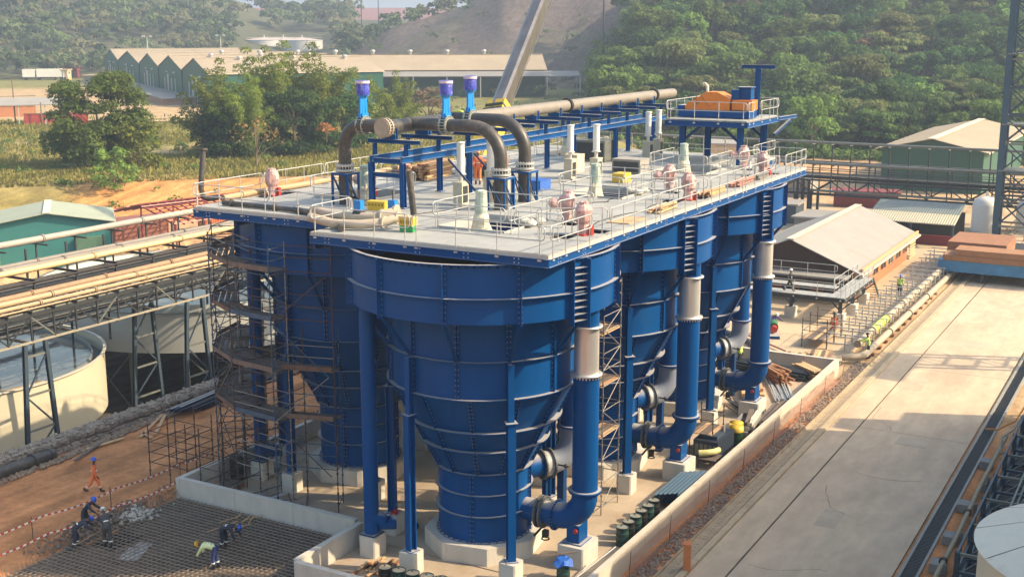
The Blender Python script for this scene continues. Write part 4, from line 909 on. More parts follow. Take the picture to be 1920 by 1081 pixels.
# warehouse with five gables
WA = Vector((249.8, 240.9)); WB = Vector((334.7, 363.6)); wd = (WB-WA).normalized(); rdir = Vector((wd.y, -wd.x)); WAZ = math.degrees(math.atan2(rdir.y, rdir.x))
def on_line(u):
    a = AZ-math.atan((u-960)/2352); c, s_ = math.cos(a), math.sin(a)
    # WA + t*wd = k*(c,s)
    det = wd.x*(-s_)+wd.y*c; t_ = (-WA.x*(-s_)-WA.y*c)/det; return t_
vs_ = [on_line(u) for u in (387, 337, 293, 257, 218, 192)]
VEN = M('roof_ventilator', (.5, .48, .44), .4, .5)
for i in range(5):
    a, b_ = vs_[i], vs_[i+1]; W = b_-a; o_ = WA+wd*a
    t = gable('warehouse_bay', ['green', 'green', 'green', 'green', 'green'][i]+' gabled warehouse bay, '+['nearest, partly hidden by the bamboo', 'second from the bamboo', 'middle of the five', 'second from the far end', 'farthest of the five'][i], (o_.x, o_.y), WAZ, 46, W, 8.2, 11.7, GREENS, ROOFT, .3, z=3, cap=M('ridge_tan', (.62, .54, .40), .6), group='green gabled warehouse bays')
    for q, x_ in ((.30, 1.0), (.45, 1.3), (.60, 2.2), (.74, 1.0)):
        hgt = 6.5 if q == .60 else 5.5
        MB().bb(-.12, W*q-x_/2, .5, -.02, W*q+x_/2, hgt).build('loading_door', M('pale_door', (.42, .42, .38), .5, var=.2) if q > .55 else M('translucent_strip', (.30, .40, .34), .5, var=.2), t)
    for q in (.3, .6): MB().box((-.3, W*q, 7.2), (.5, .6, .4)).build('wall_lamp', WHITE, t)
    if i < 2:
        for q in (14, 32, 50): MB().tube((q*.8, W*.42, 10.9), (q*.8, W*.42, 11.8), .55, 10).sphere((q*.8, W*.42, 11.9), .8, 10, 5, (1,1,.6)).build('roof_ventilator', VEN, t)
    for yy in (.0,): MB().bb(-.28, yy, 0, -.02, yy+.45, 8.1).build('downpipe', GREENS, t)
dockp = thing('loading_dock', 'low brick loading dock running along the foot of the green warehouse', 'dock', (*(WA+wd*-14-rdir*9), 3), WAZ and R(WAZ))
MB().bb(0, 0, 0, 8.5, 120, 1.5).build('dock_base', M('dock_brick', (.33, .22, .16), .9, var=.2, scale=1), dockp)
MB().bb(-.5, -1, 1.55, 9, 121, 1.9).build('dock_roof', ROOFD, dockp)
# long warehouse with veranda
la = Vector((320.2, 168.2)); lb = Vector((285.2, 219.4)); ld = (lb-la).normalized(); LAZ = math.degrees(math.atan2(ld.y, ld.x))
lw = gable('long_warehouse', 'long green warehouse with tan roof and open veranda behind the crane boom', (la.x, la.y), LAZ, 100, 26, 7.6, 11.6, GREENS, ROOFT, .5, z=3, cap=ROOFT)
lw.scale = (1, -1, 1) if False else (1, 1, 1)
# veranda sits on the camera side
sd = Vector((-ld.y, ld.x)); 
sgn = 1 if sd.dot(Vector((la.x, la.y))) < 0 else -1
if sgn > 0:
    lw.location = (la.x-sd.x*26, la.y-sd.y*26, 3)
yv = 26 if sgn > 0 else 0
e_ = 1 if sgn > 0 else -1
b = MB().add([(-9.5, yv+e_*.2, 7.0), (100, yv+e_*.2, 7.0), (100, yv+e_*8, 5.9), (-9.5, yv+e_*8, 5.9), (-9.5, yv+e_*.2, 7.2), (100, yv+e_*.2, 7.2), (100, yv+e_*8, 6.1), (-9.5, yv+e_*8, 6.1)], [(0,1,2,3), (7,6,5,4), (0,4,5,1), (1,5,6,2), (2,6,7,3), (3,7,4,0)])
b.build('veranda_roof', ROOFD, lw)
for k in range(12): MB().bb(-9.3+k*9.5, yv+e_*7.6, 0, -9.0+k*9.5, yv+e_*7.9, 5.9).build('veranda_post', GALV, lw)
MB().bb(-9.3, yv+e_*.6, 0, -9.0, yv+e_*.9, 6.9).build('veranda_post', GALV, lw)
for k in range(9): MB().tube((6+k*11, 13, 11.5), (6+k*11, 13, 12.4), .5, 10).sphere((6+k*11, 13, 12.6), .8, 10, 5, (1,1,.7)).build('roof_ventilator', VEN, lw)
# white storage tanks
for i, (u, k, r_) in enumerate(((494, 640, 9.5), (530, 655, 9.5), (565, 625, 10.2))):
    a = AZ-math.atan((u-960)/2352); x, y = k*math.cos(a), k*math.sin(a); z = gz(x, y)-.3
    t = thing('storage_tank', ['white storage tank with shallow cone roof, left of three', 'white storage tank, middle of three beyond the warehouse', 'white storage tank with an outside stair, right of three'][i], 'tank', (x, y, 7.5), 0, 'white storage tanks beyond the warehouse')
    MB().lathe([(r_, -4), (r_, 8.6)], 48).build('shell', M('white_tank', (.50, .50, .49), .5, var=.08, scale=.2, dirt=(.36, .31, .26), dirt_amt=.15, dscale=.1), t)
    MB().lathe([(r_+.2, 8.6), (0, 10)], 40).build('cone_roof', M('pinkish_roof', (.48, .40, .36), .6), t)
    MB().ring(r_+.02, r_+.1, 9.6, 9.7, 40).build('roof_rail', GALV, t)
    MB().tube((0,0,9.8), (0,0,11), .35, 8).build('vent', GALV, t)
    if i == 2: MB().beam(polar(r_+.4, 200, 0), polar(r_+.4, 235, 8.5), .5, .25).build('stair', TANP, t)
# ---------------------------------------------------------------- red frame, containers, small sheds (left)
rf = thing('roof_framework', 'unfinished red oxide gable roof frame behind the grey pipe', 'frame', (87.6, 86.8, 0), R(-12))
LX, LY = 12.0, 12.5
for k in range(13):
    x = LX*k/12
    MB().beam((x, 0, 3.9), (x, LY/2, 5.3), .12, .14).build('rafter', REDOX, rf); MB().beam((x, LY, 3.9), (x, LY/2, 5.3), .12, .14).build('rafter', REDOX, rf)
    if k % 4 == 0:
        for y in (0, LY): MB().beam((x, y, 0), (x, y, 4.0), .14, .14).build('post', REDOX, rf)
for k in range(19):
    y = LY*k/18; z = 4.08+1.3*(1-abs(y-LY/2)/(LY/2))
    MB().beam((-.2, y, z), (LX+.2, y, z), .06, .1).build('purlin', REDOX if k % 4 else M('pink_primer', (.55, .3, .26), .6), rf)
CMAT = [M('orange_container', (.50, .15, .06), .55, var=.15, wave=('X', 1.6, .06)), M('teal_container', (.05, .22, .20), .55, wave=('X', 1.6, .06)), M('red_container', (.36, .05, .04), .55, wave=('X', 1.6, .06)), M('blue_container', (.06, .12, .3), .55, wave=('X', 1.6, .06))]
def container(x, y, rz, m_, label, L_=6.1, z=0):
    t = thing('shipping_container', label, 'container', (x, y, z), R(rz), 'corrugated shipping containers')
    MB().bb(0, 0, .12, L_, 2.44, 2.5).build('body', m_, t)
    for p in ((0, 0), (L_, 0), (0, 2.44), (L_, 2.44)): MB().bb(p[0]-.06, p[1]-.06, 0, p[0]+.08, p[1]+.08, 2.6).build('corner_post', m_, t)
    MB().bb(-.05, -.05, 2.5, L_+.05, 2.49, 2.6).build('roof', m_, t)
    return t
container(103.0, 97.6, -30, CMAT[0], 'orange corrugated container just under the deck edge at left')
container(108.6, 94.4, -30, CMAT[1], 'teal corrugated container to the right of the orange one')
container(92.5, 100.5, -18, M('faded_red_container', (.26, .10, .07), .6), 'faded reddish container behind the rack posts')
container(168.5, 206.5, -38, CMAT[2], 'bright red container under a grey shed roof at the far left', 12, 3)
sh = thing('open_shed', 'grey roofed open shed over the red container at far left', 'shed', (164.5, 210.5, 3), R(-38))
MB().add([(-6, -1.5, 4.4), (15, -1.5, 4.4), (15, 6, 5.4), (-6, 6, 5.4), (-6, -1.5, 4.6), (15, -1.5, 4.6), (15, 6, 5.6), (-6, 6, 5.6)], [(0,1,2,3), (7,6,5,4), (0,4,5,1), (1,5,6,2), (2,6,7,3), (3,7,4,0)]).build('roof', ROOFP, sh)
for k in range(5): MB().bb(-5.5+k*5, -1.3, 0, -5.3+k*5, -1.1, 4.4).build('post', GALV, sh)
g2 = gable('small_house', 'small brick house with tan roof at the far left edge', (182, 238), -38, 12, 7, 3, 4.3, BRICKM, ROOFT, .4, z=3)
# fence with pipes along the far track
for nm_, p, q, lab in (('a', (172, 205), (196, 186.5), 'pipe track with posts behind the left tree'), ('b', (196.3, 186.2), (222, 166), 'pipe track with posts left of the bamboo')):
    p3, q3 = Vector((*p, 3)), Vector((*q, 3)); t = thing('pipe_track', lab, 'pipeline', (0,0,0))
    for z in (.5, 1.15): MB().tube(p3+Vector((0,0,z)), q3+Vector((0,0,z)), .12, 8).build('pipe', M('pale_tan', (.55, .42, .3), .7), t)
    for k in range(7):
        c = p3.lerp(q3, (k+.5)/7); MB().beam(c, c+Vector((0,0,2.0 if k % 2 else 1.3)), .14, .14).build('post', RUST, t)
for k, (x, y, h_) in enumerate(((171.5, 213.0, 9.5), (170.2, 203.5, 5.0))):
    tag(MB().tube((0,0,0), (0,0,h_), .14, 8, r2=.1).build('wooden_pole', BARK, None, (x, y, 3)), ['tall dark wooden pole in front of the red container', 'shorter dark post right of the red container'][k], 'pole')
# lorry, cars, huts on the far yard
tk = thing('box_truck', 'white box truck parked with a white cab on the far yard at left', 'truck', (500*math.cos(AZ-math.atan((62-960)/2352)), 500*math.sin(AZ-math.atan((62-960)/2352)), 3.1), R(-48))
MB().bb(0, -1.25, 1.1, 9, 1.25, 4.1).build('cargo_box', WHITE, tk); MB().bb(-5.0, -1.25, 1.1, -.6, 1.25, 4.0).build('trailer_box', WHITE, tk)
MB().prism([(9.3, -1.2), (11.4, -1.2), (11.6, 0), (11.4, 1.2), (9.3, 1.2)], .9, 3.4).build('cab', WHITE, tk); MB().bb(11.45, -1, 2.1, 11.62, 1, 3.1).build('windscreen', GLASSD, tk)
for x in (.8, 6.5, 10.2, -4):
    for y in (-1.15, 1.15): MB().tube((x, y-.15, .55), (x, y+.15, .55), .55, 14).build('wheel', BLACK, tk)
def car(x, y, rz, m_, label):
    t = thing('parked_car', label, 'car', (x, y, 3), R(rz), 'cars parked on the far yard')
    b = MB(); P = [(-2.1, .35), (2.1, .35), (2.2, .8), (1.3, .95), (.7, 1.42), (-.9, 1.45), (-1.6, 1.0), (-2.15, .9)]; n_ = len(P)
    b.add([(x_, -.85, z_) for x_, z_ in P]+[(x_, .85, z_) for x_, z_ in P], [tuple(range(n_)), tuple(range(n_, 2*n_))[::-1]]+[(i, n_+i, n_+(i+1) % n_, (i+1) % n_) for i in range(n_)]); b.build('body', m_, t)
    MB().add([(1.25, -.7, .98), (1.25, .7, .98), (.75, .68, 1.38), (.75, -.68, 1.38)], [(0,1,2,3)]).build('windscreen', GLASSD, t)
    for a in (-1.35, 1.35):
        for y_ in (-.8, .8): MB().tube((a, y_-.1, .33), (a, y_+.1, .33), .33, 12).build('wheel', BLACK, t)
car(333, 395, 20, M('car_dark_grey', (.05, .05, .06), .3), 'dark grey parked car in front of the box truck'); car(334.5, 388.5, 15, M('car_maroon', (.16, .04, .04), .3), 'maroon parked car right of the dark grey one')
for k, (u, dd, m_, s_, lab) in enumerate(((112, 500, YELP, 4.5, 'small cream hut with dark doorway right of the box truck'), (132, 520, REDOX, 4, 'brown open stand right of the cream hut'), (180, 440, ROOFT, 8, 'low tan roofed shelter at the left end of the green warehouse'))):
    a = AZ-math.atan((u-960)/2352); x, y = dd*math.cos(a), dd*math.sin(a)
    t = thing('hut', lab, 'hut', (x, y, gz(x, y)-.1), R(30)); MB().bb(-s_/2, -s_/2, 0, s_/2, s_/2, 3.8).build('walls', m_ if k < 2 else GREYL, t); MB().bb(-s_/2-.4, -s_/2-.4, 3.8, s_/2+.4, s_/2+.4, 4.1).build('roof', m_, t); MB().bb(-s_/2-.05, -.7, 0, -s_/2-.01, .7, 2.4).build('doorway', DARK, t)
for k, (u, dd) in enumerate(((274, 430), (412, 470))):
    a = AZ-math.atan((u-960)/2352); x, y = dd*math.cos(a), dd*math.sin(a)
    t = thing('floodlight_mast', ['floodlight mast with a pair of lamps above the green warehouse', 'thin floodlight mast left of the white storage tanks'][k], 'light mast', (x, y, gz(x, y))); MB().tube((0,0,0), (0,0,16.5), .16, 8).build('mast', GALV, t)
    for q in (-1.1, 1.1): MB().box((q*.5, -q, 16.6), (.6, 1.0, .45), .6).build('lamp', GALV, t)
for k, (u, dd, h_) in enumerate(((678, 640, 30), (710, 650, 25), (1132, 330, 45))):
    a = AZ-math.atan((u-960)/2352); x, y = dd*math.cos(a), dd*math.sin(a); tag(MB().tube((0,0,0), (0,0,h_), .35, 6, r2=.2).build('slender_pole', DARK, None, (x, y, gz(x, y))), ['tall thin pole against the sky, left of two', 'thin pole against the sky, right of two', 'tall faint pole standing before the bare slope'][k], 'pole')
# ---------------------------------------------------------------- crane
cr = thing('mobile_crane', 'mobile crane with a long shiny telescopic boom rising out of the picture', 'crane', (84, 45.5, 0))
def crp(u, v, k):
    fw = Vector((math.cos(AZ)*math.cos(PITCH), math.sin(AZ)*math.cos(PITCH), -math.sin(PITCH))); rt = Vector((math.sin(AZ), -math.cos(AZ), 0)); up = rt.cross(fw)
    return Vector((0,0,CAMH))+(fw+rt*((u-960)/2300)-up*((v-540.5)/2300))*k
c_o = Vector(cr.location); pa = Vector((74.6, 40.6, 3.4)) 
pA = Vector((78.54, 47.92, 15.96))
pA = crp(933, 212, 92); pB = crp(1028, -30, 99); dv = (pB-pA).normalized(); base = pA-dv*(pA.z-3.0)/dv.z; tip = pA+dv*44
cr.location = (base.x+1.2, base.y, 0); O = Vector(cr.location)
def boomsec(name, a, b_, w_, m_):
    MB().beam(a-O, b_-O, w_, w_*1.15, up=(dv.y, -dv.x, .2)).build(name, m_, cr)
boomsec('boom_base', base, pA+dv*.8, 1.35, YEL)
STB = M('boom_steel', (.30, .275, .255), .3, .85, var=.35, scale=.8, stretch=(1, 1, .2))
ax = dv.cross(Vector((0, 0, 1))).normalized(); bx = ax.cross(dv)
b = MB(); prof = [(-.5, -.45), (-.2, -.62), (.2, -.62), (.5, -.45), (.5, .5), (.3, .62), (-.3, .62), (-.5, .5)]
p0, p1 = pA-O, tip-O
b.add([p0+ax*x_*1.05+bx*y_*1.05 for x_, y_ in prof]+[p1+ax*x_*.9+bx*y_*.9 for x_, y_ in prof], [(i, (i+1) % 8, 8+(i+1) % 8, 8+i) for i in range(8)]); b.build('telescopic_boom', STB, cr)
for k in range(4): MB().beam(pA-O+dv*(-1.2+.45*k), pA-O+dv*(-1.2+.45*k+.2), 1.75-.08*k, 1.8-.08*k, up=(dv.y, -dv.x, .2)).build('collar', DARK, cr)
for q in (-.4, .4): MB().tube(pA-O+ax*q-bx*.8, tip-O+ax*q-bx*.8, .03, 5).build('hoist_rope', DARK, cr)
MB().bb(-3.5, -1.4, 1.0, 9, 1.4, 1.7).build('carrier', YEL, cr); MB().bb(-2.5, -1.3, 1.8, 3.0, 1.3, 3.2).build('superstructure', YEL, cr); MB().bb(6.5, -1.3, 1.7, 8.9, 1.3, 3.0).build('cab', YEL, cr)
for x in (-2.6, -.8, 1, 2.8, 5, 7):
    for y in (-1.2, 1.2): MB().tube((x, y-.25, .65), (x, y+.25, .65), .65, 16).build('wheel', BLACK, cr)
# ================================================================ unseen building added beside the road (out of frame, casts the shade on road and drums)
pb = thing('shade_building', 'unseen plant building added right of the camera to cast shade on the road', 'building', (0,0,0))
MB().bb(26, -16, 0, 52.2, -4.5, 31.2).build('tall_wing', GREYL, pb); MB().bb(52.24, -12, 0, 75.6, -1.2, 17.6).build('low_wing', GREYL, pb); MB().bb(75.64, -10, 0, 80, -1.2, 12.2).build('low_wing', GREYL, pb); MB().bb(76.4, -8, 12.24, 78.4, -1.6, 15.0).build('shade_block', GREYL, pb); MB().bb(25.5, -16.5, 31.22, 52.2, -4.45, 31.5).build('roof', ROOFD, pb)  # unseen blocks sized for the cast shade; end pieces roughen its edge
sv = thing('shadow_tower', 'unseen open steel tower added beside the road to cast thin shadows', 'tower', (92, -3, 0))  # unseen open frame, added for the thin post shadows on the road
for x, y in ((0, 0), (3, 0), (0, 2), (3, 2)): MB().ibeam((x, y, 0), (x, y, 19), .3, .3, .04).build('column', GREYG, sv)
for k in range(6):
    z = 3+3*k
    for y in (0, 2): MB().beam((0, y, z), (3, y, z), .16, .16).beam((0, y, z-3), (3, y, z), .1, .1).build('brace', GREYG, sv)
    for x in (0, 3): MB().beam((x, 0, z), (x, 2, z), .16, .16).build('brace', GREYG, sv)
MB().bb(-4, -.2, 15.0, 3.2, 2.2, 15.1).build('landing', GREYL, sv)
for k in range(8): MB().beam((-4+k, 2.2, 15.1), (-4+k, 2.2, 16.3), .07, .07).build('rail_post', GALV, sv)
for z in (15.7, 16.3): MB().beam((-4, 2.2, z), (3.2, 2.2, z), .07, .07).build('rail', GALV, sv)
# ================================================================ right: brick building
bb_ = gable('brick_building', 'orange brick building with a broad tan-grey gable roof beyond the blue tanks', (103.2, 24.6), 0, 21.8, 10.6, 2.85, 5.0, M('shaded_gable', (.09, .055, .04), .85), ROOFP, 1.0, cap=M('ridge_pale', (.55, .48, .38), .6), skip=('right',))  # wall colour darkened to carry the shade on the gable side
MB().bb(.16, 0, 0, 21.78, .15, .9).build('lower_wall', BRICKM, bb_)
k = 0
for x0 in (0.2, 3.3, 6.4, 9.5, 12.6, 15.7, 18.8):
    MB().bb(x0, 0, .92, x0+.8, .15, 2.84).build('brick_pier', BRICKM, bb_)
    f_ = MB().bb(x0+.82, .05, .94, x0+2.95, .12, 2.7).build('window', GLASSD, bb_)
    for q in (.82, 1.85, 2.87): MB().bb(x0+q, .0, .94, x0+q+.07, .04, 2.7).build('frame', WHITE if k % 3 == 1 else BRICKM, f_)
    MB().bb(x0+.82, 0, 2.72, x0+3.08, .15, 2.84).build('lintel', BRICKM, bb_); k += 1
MB().bb(-.35, -.9, 2.78, 22.4, -.74, 2.98).build('fascia', M('orange_fascia', (.62, .36, .16), .7), bb_)
b = MB()
for j in range(9): b.bb(22., -.25, .1+.28*j, 24.6, -.15, .22+.28*j)
b.build('slatted_screen', TIMB, bb_)['kind'] = 'stuff'
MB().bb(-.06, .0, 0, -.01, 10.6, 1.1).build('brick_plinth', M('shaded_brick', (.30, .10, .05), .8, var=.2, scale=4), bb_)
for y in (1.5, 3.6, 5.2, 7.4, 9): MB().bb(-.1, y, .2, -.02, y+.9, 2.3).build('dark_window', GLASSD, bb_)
# flat canopy in front of the gable
cn = thing('entrance_canopy', 'flat grey canopy along the gable side of the brick building', 'canopy', (100.2, 24.5, 0)); MB().bb(0, 0, 2.35, 2.0, 12.5, 2.5).build('slab', ROOFD, cn)
for y in (.3, 4.2, 8.2, 12.1): MB().bb(.1, y, 0, .25, y+.15, 2.35).build('post', GREYG, cn)
handrail((100.2, 37), (100.2, 25.2), 2.5, 'handrail on the canopy edge in front of the brick gable', spacing=2.2, low=.05, group='handrails of the walkways by the brick building')
# walkway
wk = thing('steel_walkway', 'raised grey steel walkway on braced legs in front of the brick building', 'walkway', (0,0,0)); WZ = 2.2
for k in range(10): MB().bb(94.2, 23.0+1.0*k, WZ-.06, 95.6, 23.0+1.0*k+.98, WZ).build('floor_panel', FLOORM, wk)
for k in range(8): MB().bb(95.62+1.0*k, 23.0, WZ-.06, 95.62+1.0*k+.98, 24.3, WZ).build('floor_panel', FLOORM, wk)
for k in range(9): MB().bb(97.6, 24.6+1.0*k, WZ-.06, 98.8, 24.6+1.0*k+.98, WZ).build('floor_panel', FLOORM, wk)
MB().ibeam((94.2, 23, WZ-.2), (94.2, 33, WZ-.2), .12, .28, .03).ibeam((94.2, 23, WZ-.2), (103.6, 23, WZ-.2), .12, .28, .03).ibeam((95.6, 24.3, WZ-.2), (95.6, 33, WZ-.2), .12, .28, .03).build('edge_beam', DARK, wk)
for x, y in ((94.6, 23.4), (95.2, 27.5), (98.5, 23.4), (95.2, 32), (103, 23.6)):
    MB().ibeam((x, y, .9), (x, y, WZ-.3), .26, .26, .04).build('leg', GREYG, wk)
    for s_ in (-1, 1): MB().beam((x, y, 1.1), (x+.1, y+s_*.9, WZ-.3), .1, .1).build('leg_brace', GREYG, wk)
for i, (x, y) in enumerate(((94.6, 23.4), (95.2, 27.5), (98.5, 23.4), (95.2, 32), (103, 23.6))):
    plinth(x, y, .85, .85, .92, ['concrete block under the near corner of the walkway', 'concrete block under the walkway behind the orange worker', 'concrete block under the walkway by the stair', 'concrete block under the left end of the walkway', 'concrete block under the head of the stair'][i], group='concrete blocks under the walkway', z=.05)
g = 'handrails of the walkways by the brick building'
handrail((94.2, 32.9), (94.2, 23.1), WZ, 'front handrail of the walkway where a worker in black strides', group=g, spacing=1.7)
handrail((94.3, 23.0), (103.5, 23.0), WZ, 'right handrail of the walkway towards the stair', group=g, spacing=1.5)
handrail((103.4, 24.3), (95.8, 24.3), WZ, 'left handrail of the walkway towards the stair', group=g, spacing=1.5)
stt = thing('steel_stair', 'short steel stair coming down from the walkway beside the brick wall', 'stair', (103.7, 23.0, 0))
for k in range(8): MB().bb(.3*k, .05, WZ-.27*(k+1), .3*k+.27, 1.2, WZ-.27*(k+1)+.04).build('tread', TIMB, stt)
for y in (0, 1.25): MB().beam((0, y, WZ-.1), (2.5, y, .05), .06, .24).build('stringer', DARK, stt)
# small yard things: green pump and fittings
pp = thing('pump_set', 'small pump set with green motor and red coupling on a blue base', 'pump', (88.5, 26.8, .05), R(20))
MB().bb(-1.2, -.4, 0, 1.2, .4, .22).build('base', BLUE, pp); MB().tube((.1, 0, .62), (1.3, 0, .62), .34, 14).build('motor', M('pump_green', (.03, .16, .05), .5), pp); MB().tube((-.5, 0, .55), (.05, 0, .55), .25, 12).build('coupling', REDP, pp)
# pipe sleepers: long black pipes behind the slab
for i, (y, m_) in enumerate(((26.0, HDPE), (28.2, HDPEG), (24.4, M('pinkish_hose', (.45, .22, .2), .6)))):
    tag(MB().path([(82.5+.6*i, y, .25), (85, y+1.5, .22), (87, y+4, .22), (87.6, y+9, .22)], .22 if i < 2 else .07, 10).build('ground_pipe', m_), ['dusty black pipe curving across the yard behind the concrete wall', 'grey pipe lying on the yard beyond the black one', 'thin pink hose lying beside the black yard pipe'][i], 'pipe')
# ---------------------------------------------------------------- ground level pipe rack with galvanised frames
gr_ = thing('ground_pipe_rack', 'row of galvanised ladder-like pipe supports receding beside the road drain', 'pipe rack', (0,0,0))
for k in range(20):
    x = 86.5+2.1*k; w_ = 3.4 if k > 1 else 2.8
    for y in (19.4, 20.9, 22.2): MB().beam((x, y, .04), (x, y, 1.32 if y < 22 else 1.1), .09, .12).build('post', GALV, gr_)
    for z in (.55, 1.25): MB().beam((x, 19.2, z), (x, 22.5, z), .08, .08).build('crosspiece', GALV, gr_)
    if k < 12: MB().bb(x-.2, 18.75, .04, x+.2, 19.3, .2).build('foot_pad', BROWNW, gr_)
CP = M('concrete_lined_pipe', (.38, .32, .235), .7, var=.15, scale=1, dirt=(.36, .3, .22), dirt_amt=.3)
t = thing('rack_pipe', 'beige pipe with a lime green wrapped length on the galvanised rack', 'pipe', (85, 19.8, .95), 0, 'pipes on the galvanised rack')
MB().tube((0.5,0,0), (4.8,0,0), .27, 16).build('pipe', CP, t); MB().tube((4.82,0,0), (9.4,0,0), .29, 16).build('lime_wrapped_length', LIME, t); MB().tube((9.42,0,0), (33,0,0), .27, 16).build('pipe', CP, t)
for x in (4.8, 9.4, 15, 21, 27): MB().tube((x-.06,0,0), (x+.06,0,0), .37, 18).build('flange', CP, t)
t = thing('rack_pipe', 'lower beige pipe nearest the road on the galvanised rack', 'pipe', (85, 19.0, .5), 0, 'pipes on the galvanised rack')
MB().path([(-1.6, 1.3, -.1), (-1.2, .3, 0), (-.4, 0, 0), (33, 0, 0)], .25, 16).build('pipe', CP, t)
for x in (7, 14, 21): MB().tube((x-.06,0,0), (x+.06,0,0), .34, 18).build('flange', CP, t)
# ---------------------------------------------------------------- brown boxes over a blue skip
bx_ = thing('crate_stack', 'big brown timber boxes stacked across the far end of the road', 'crate', (116, 9.0, 0))
MB().bb(.0, 0, 2.0, 2.6, 10.6, 2.5).build('long_box', BROWNW, bx_); MB().bb(.05, 0, 2.52, 2.7, 9.6, 3.05).build('long_box', BROWNW, bx_)
for q in range(2): MB().bb(3.2, 5.6, 2.0+.62*q, 9.5, 10.8, 2.6+.62*q).build('long_box', BROWNW, bx_)
for q in range(9): MB().bb(-.04, .2+1.2*q, 2.02, -.005, .3+1.2*q, 2.48).build('batten', BROWNW, bx_)
tg = thing('blue_trailer', 'blue tarpaulin-sided trailer under the brown boxes on the road', 'trailer', (116, 9.0, 0))
MB().bb(.1, .1, .95, 2.7, 11.0, 1.98).build('tarp_side', M('dark_blue_tarp', (.05, .20, .38), .5, var=.3, scale=.8, bump=.08, bscale=1), tg)
MB().bb(2.9, .2, 1.2, 13, 11, 1.98).build('bed', DARK, tg)
for y in (.6, 3.2, 7, 10.3): MB().bb(.3, y, .06, .6, y+.25, .93).build('leg', DARK, tg)
# ---------------------------------------------------------------- far right: shelter with ribbed roof, white tank, green warehouse
sr = thing('open_shelter', 'open shelter with a ribbed pale roof behind the brick building', 'shelter', (133.5, 21.6, 0))
rm2 = M('ribbed_pale_roof', (.50, .46, .32), .6, wave=('Y', 1.2, .06)); rm3 = M('ribbed_dark_roof', (.17, .20, .19), .6, wave=('Y', 1.2, .06))
MB().add([(0, 0, 2.6), (0, 9.2, 2.6), (2.6, 9.2, 3.3), (2.6, 0, 3.3), (0, 0, 2.5), (0, 9.2, 2.5), (2.6, 9.2, 3.2), (2.6, 0, 3.2)], [(3,2,1,0), (4,5,6,7), (0,1,5,4), (2,3,7,6), (0,4,7,3), (1,2,6,5)]).build('front_roof', rm2, sr)
MB().add([(2.62, 0, 3.32), (2.62, 9.2, 3.32), (6.4, 9.2, 4.0), (6.4, 0, 4.0), (2.62, 0, 3.2), (2.62, 9.2, 3.2), (6.4, 9.2, 3.9), (6.4, 0, 3.9)], [(3,2,1,0), (4,5,6,7), (0,1,5,4), (2,3,7,6), (0,4,7,3), (1,2,6,5)]).build('back_roof', rm3, sr)
for y in (.1, 4.4, 9): MB().bb(.1, y, 0, .28, y+.18, 2.5).build('post', GREYG, sr)
MB().bb(6.2, 0, 0, 6.35, 9.2, 3.1).build('back_wall', DARK, sr); MB().bb(1.5, .5, 0, 1.7, 8.8, 1.1).build('red_screen', M('dark_red_net', (.2, .03, .03), .8), sr)
wt = thing('water_tank', 'small white domed plastic water tank beside the lattice tower', 'tank', (147.5, 20.6, 0)); MB().lathe([(1.5, 0), (1.5, 3.0), (1.35, 3.5), (.9, 3.9), (.2, 4.1), (0, 4.1)], 28).build('shell', WHITE, wt); MB().tube((0,0,4.05), (0,0,4.6), .12, 8).build('cap', WHITE, wt)
wt2 = thing('water_tank', 'second white tank half hidden right of the lattice tower', 'tank', (149.5, 16.2, 0)); MB().lathe([(1.4, 0), (1.4, 2.8), (1.2, 3.4), (0, 3.9)], 24).build('shell', WHITE, wt2)
gr2 = gable('sorting_warehouse', 'green warehouse with a wide tan roof behind the pipe bridge at right', (180.0, 26.0), 0, 42, 13.8, 5.9, 7.4, M('deep_green_cladding', (.03, .10, .07), .6, var=.1, wave=('Y', 2.2, .03)), ROOFT, .8, cap=M('ridge_light', (.68, .58, .42), .6))
# ---------------------------------------------------------------- pipe bridge
pg = thing('pipe_bridge', 'dark trussed bridge of pipes spanning behind the brick building', 'pipe bridge', (0,0,0))
BY0, BY1, BX = -2.0, 62.0, 150.0
for x in (BX, BX+3.2):
    for z, h_ in ((2.7, .3), (4.4, .22)): MB().beam((x, BY0, z), (x, BY1, z), .2, h_).build('chord', DARK, pg)
n = 28
for k in range(n+1):
    y = BY0+(BY1-BY0)*k/n
    for x in (BX, BX+3.2):
        MB().beam((x, y, 2.8), (x, y, 9.0 if x == BX else 6.1), .13, .15).build('post', DARK, pg)
        if k < n: MB().beam((x, y, 2.85 if k % 2 else 4.35), (x, y+(BY1-BY0)/n, 4.35 if k % 2 else 2.85), .12, .12).build('diagonal', DARK, pg)
    MB().beam((BX-.1, y, 6.2), (BX+3.4, y, 6.2), .14, .18).build('cross_beam', DARK, pg)
    MB().beam((BX-.5, y, 8.85), (BX+.5, y, 8.85), .12, .1).build('cross_beam', GALV, pg)
for lab_, z, x, r_, m_ in (('b', 9.05, BX-.1, .17, GREYL), ('b', 6.5, BX-.2, .2, GREYL), ('b', 6.55, BX+.7, .2, HDPE), ('b', 4.75, BX+.4, .22, DARK), ('b', 6.45, BX+1.6, .2, DARK), ('b', 4.7, BX+1.4, .2, GREYL), ('b', 5.2, BX-.1, .1, GREYL)):
    MB().tube((x, BY0, z), (x, BY1, z), r_, 10).build('pipe', m_, pg)
for z in (5.35, 5.65, 5.9): MB().beam((BX, BY0, z), (BX, BY1, z), .4, .05).build('cable_tray', DARK, pg)
MB().bb(BX-.12, BY0, 3.0, BX-.06, BY1, 3.25).build('walkway_edge', GREYL, pg)
for y in (41.5, 43.5, 12.0, 13.5, 60):
    for x in (BX, BX+3.2): MB().beam((x, y, 0), (x, y, 2.6), .3, .3).build('leg', DARK, pg)
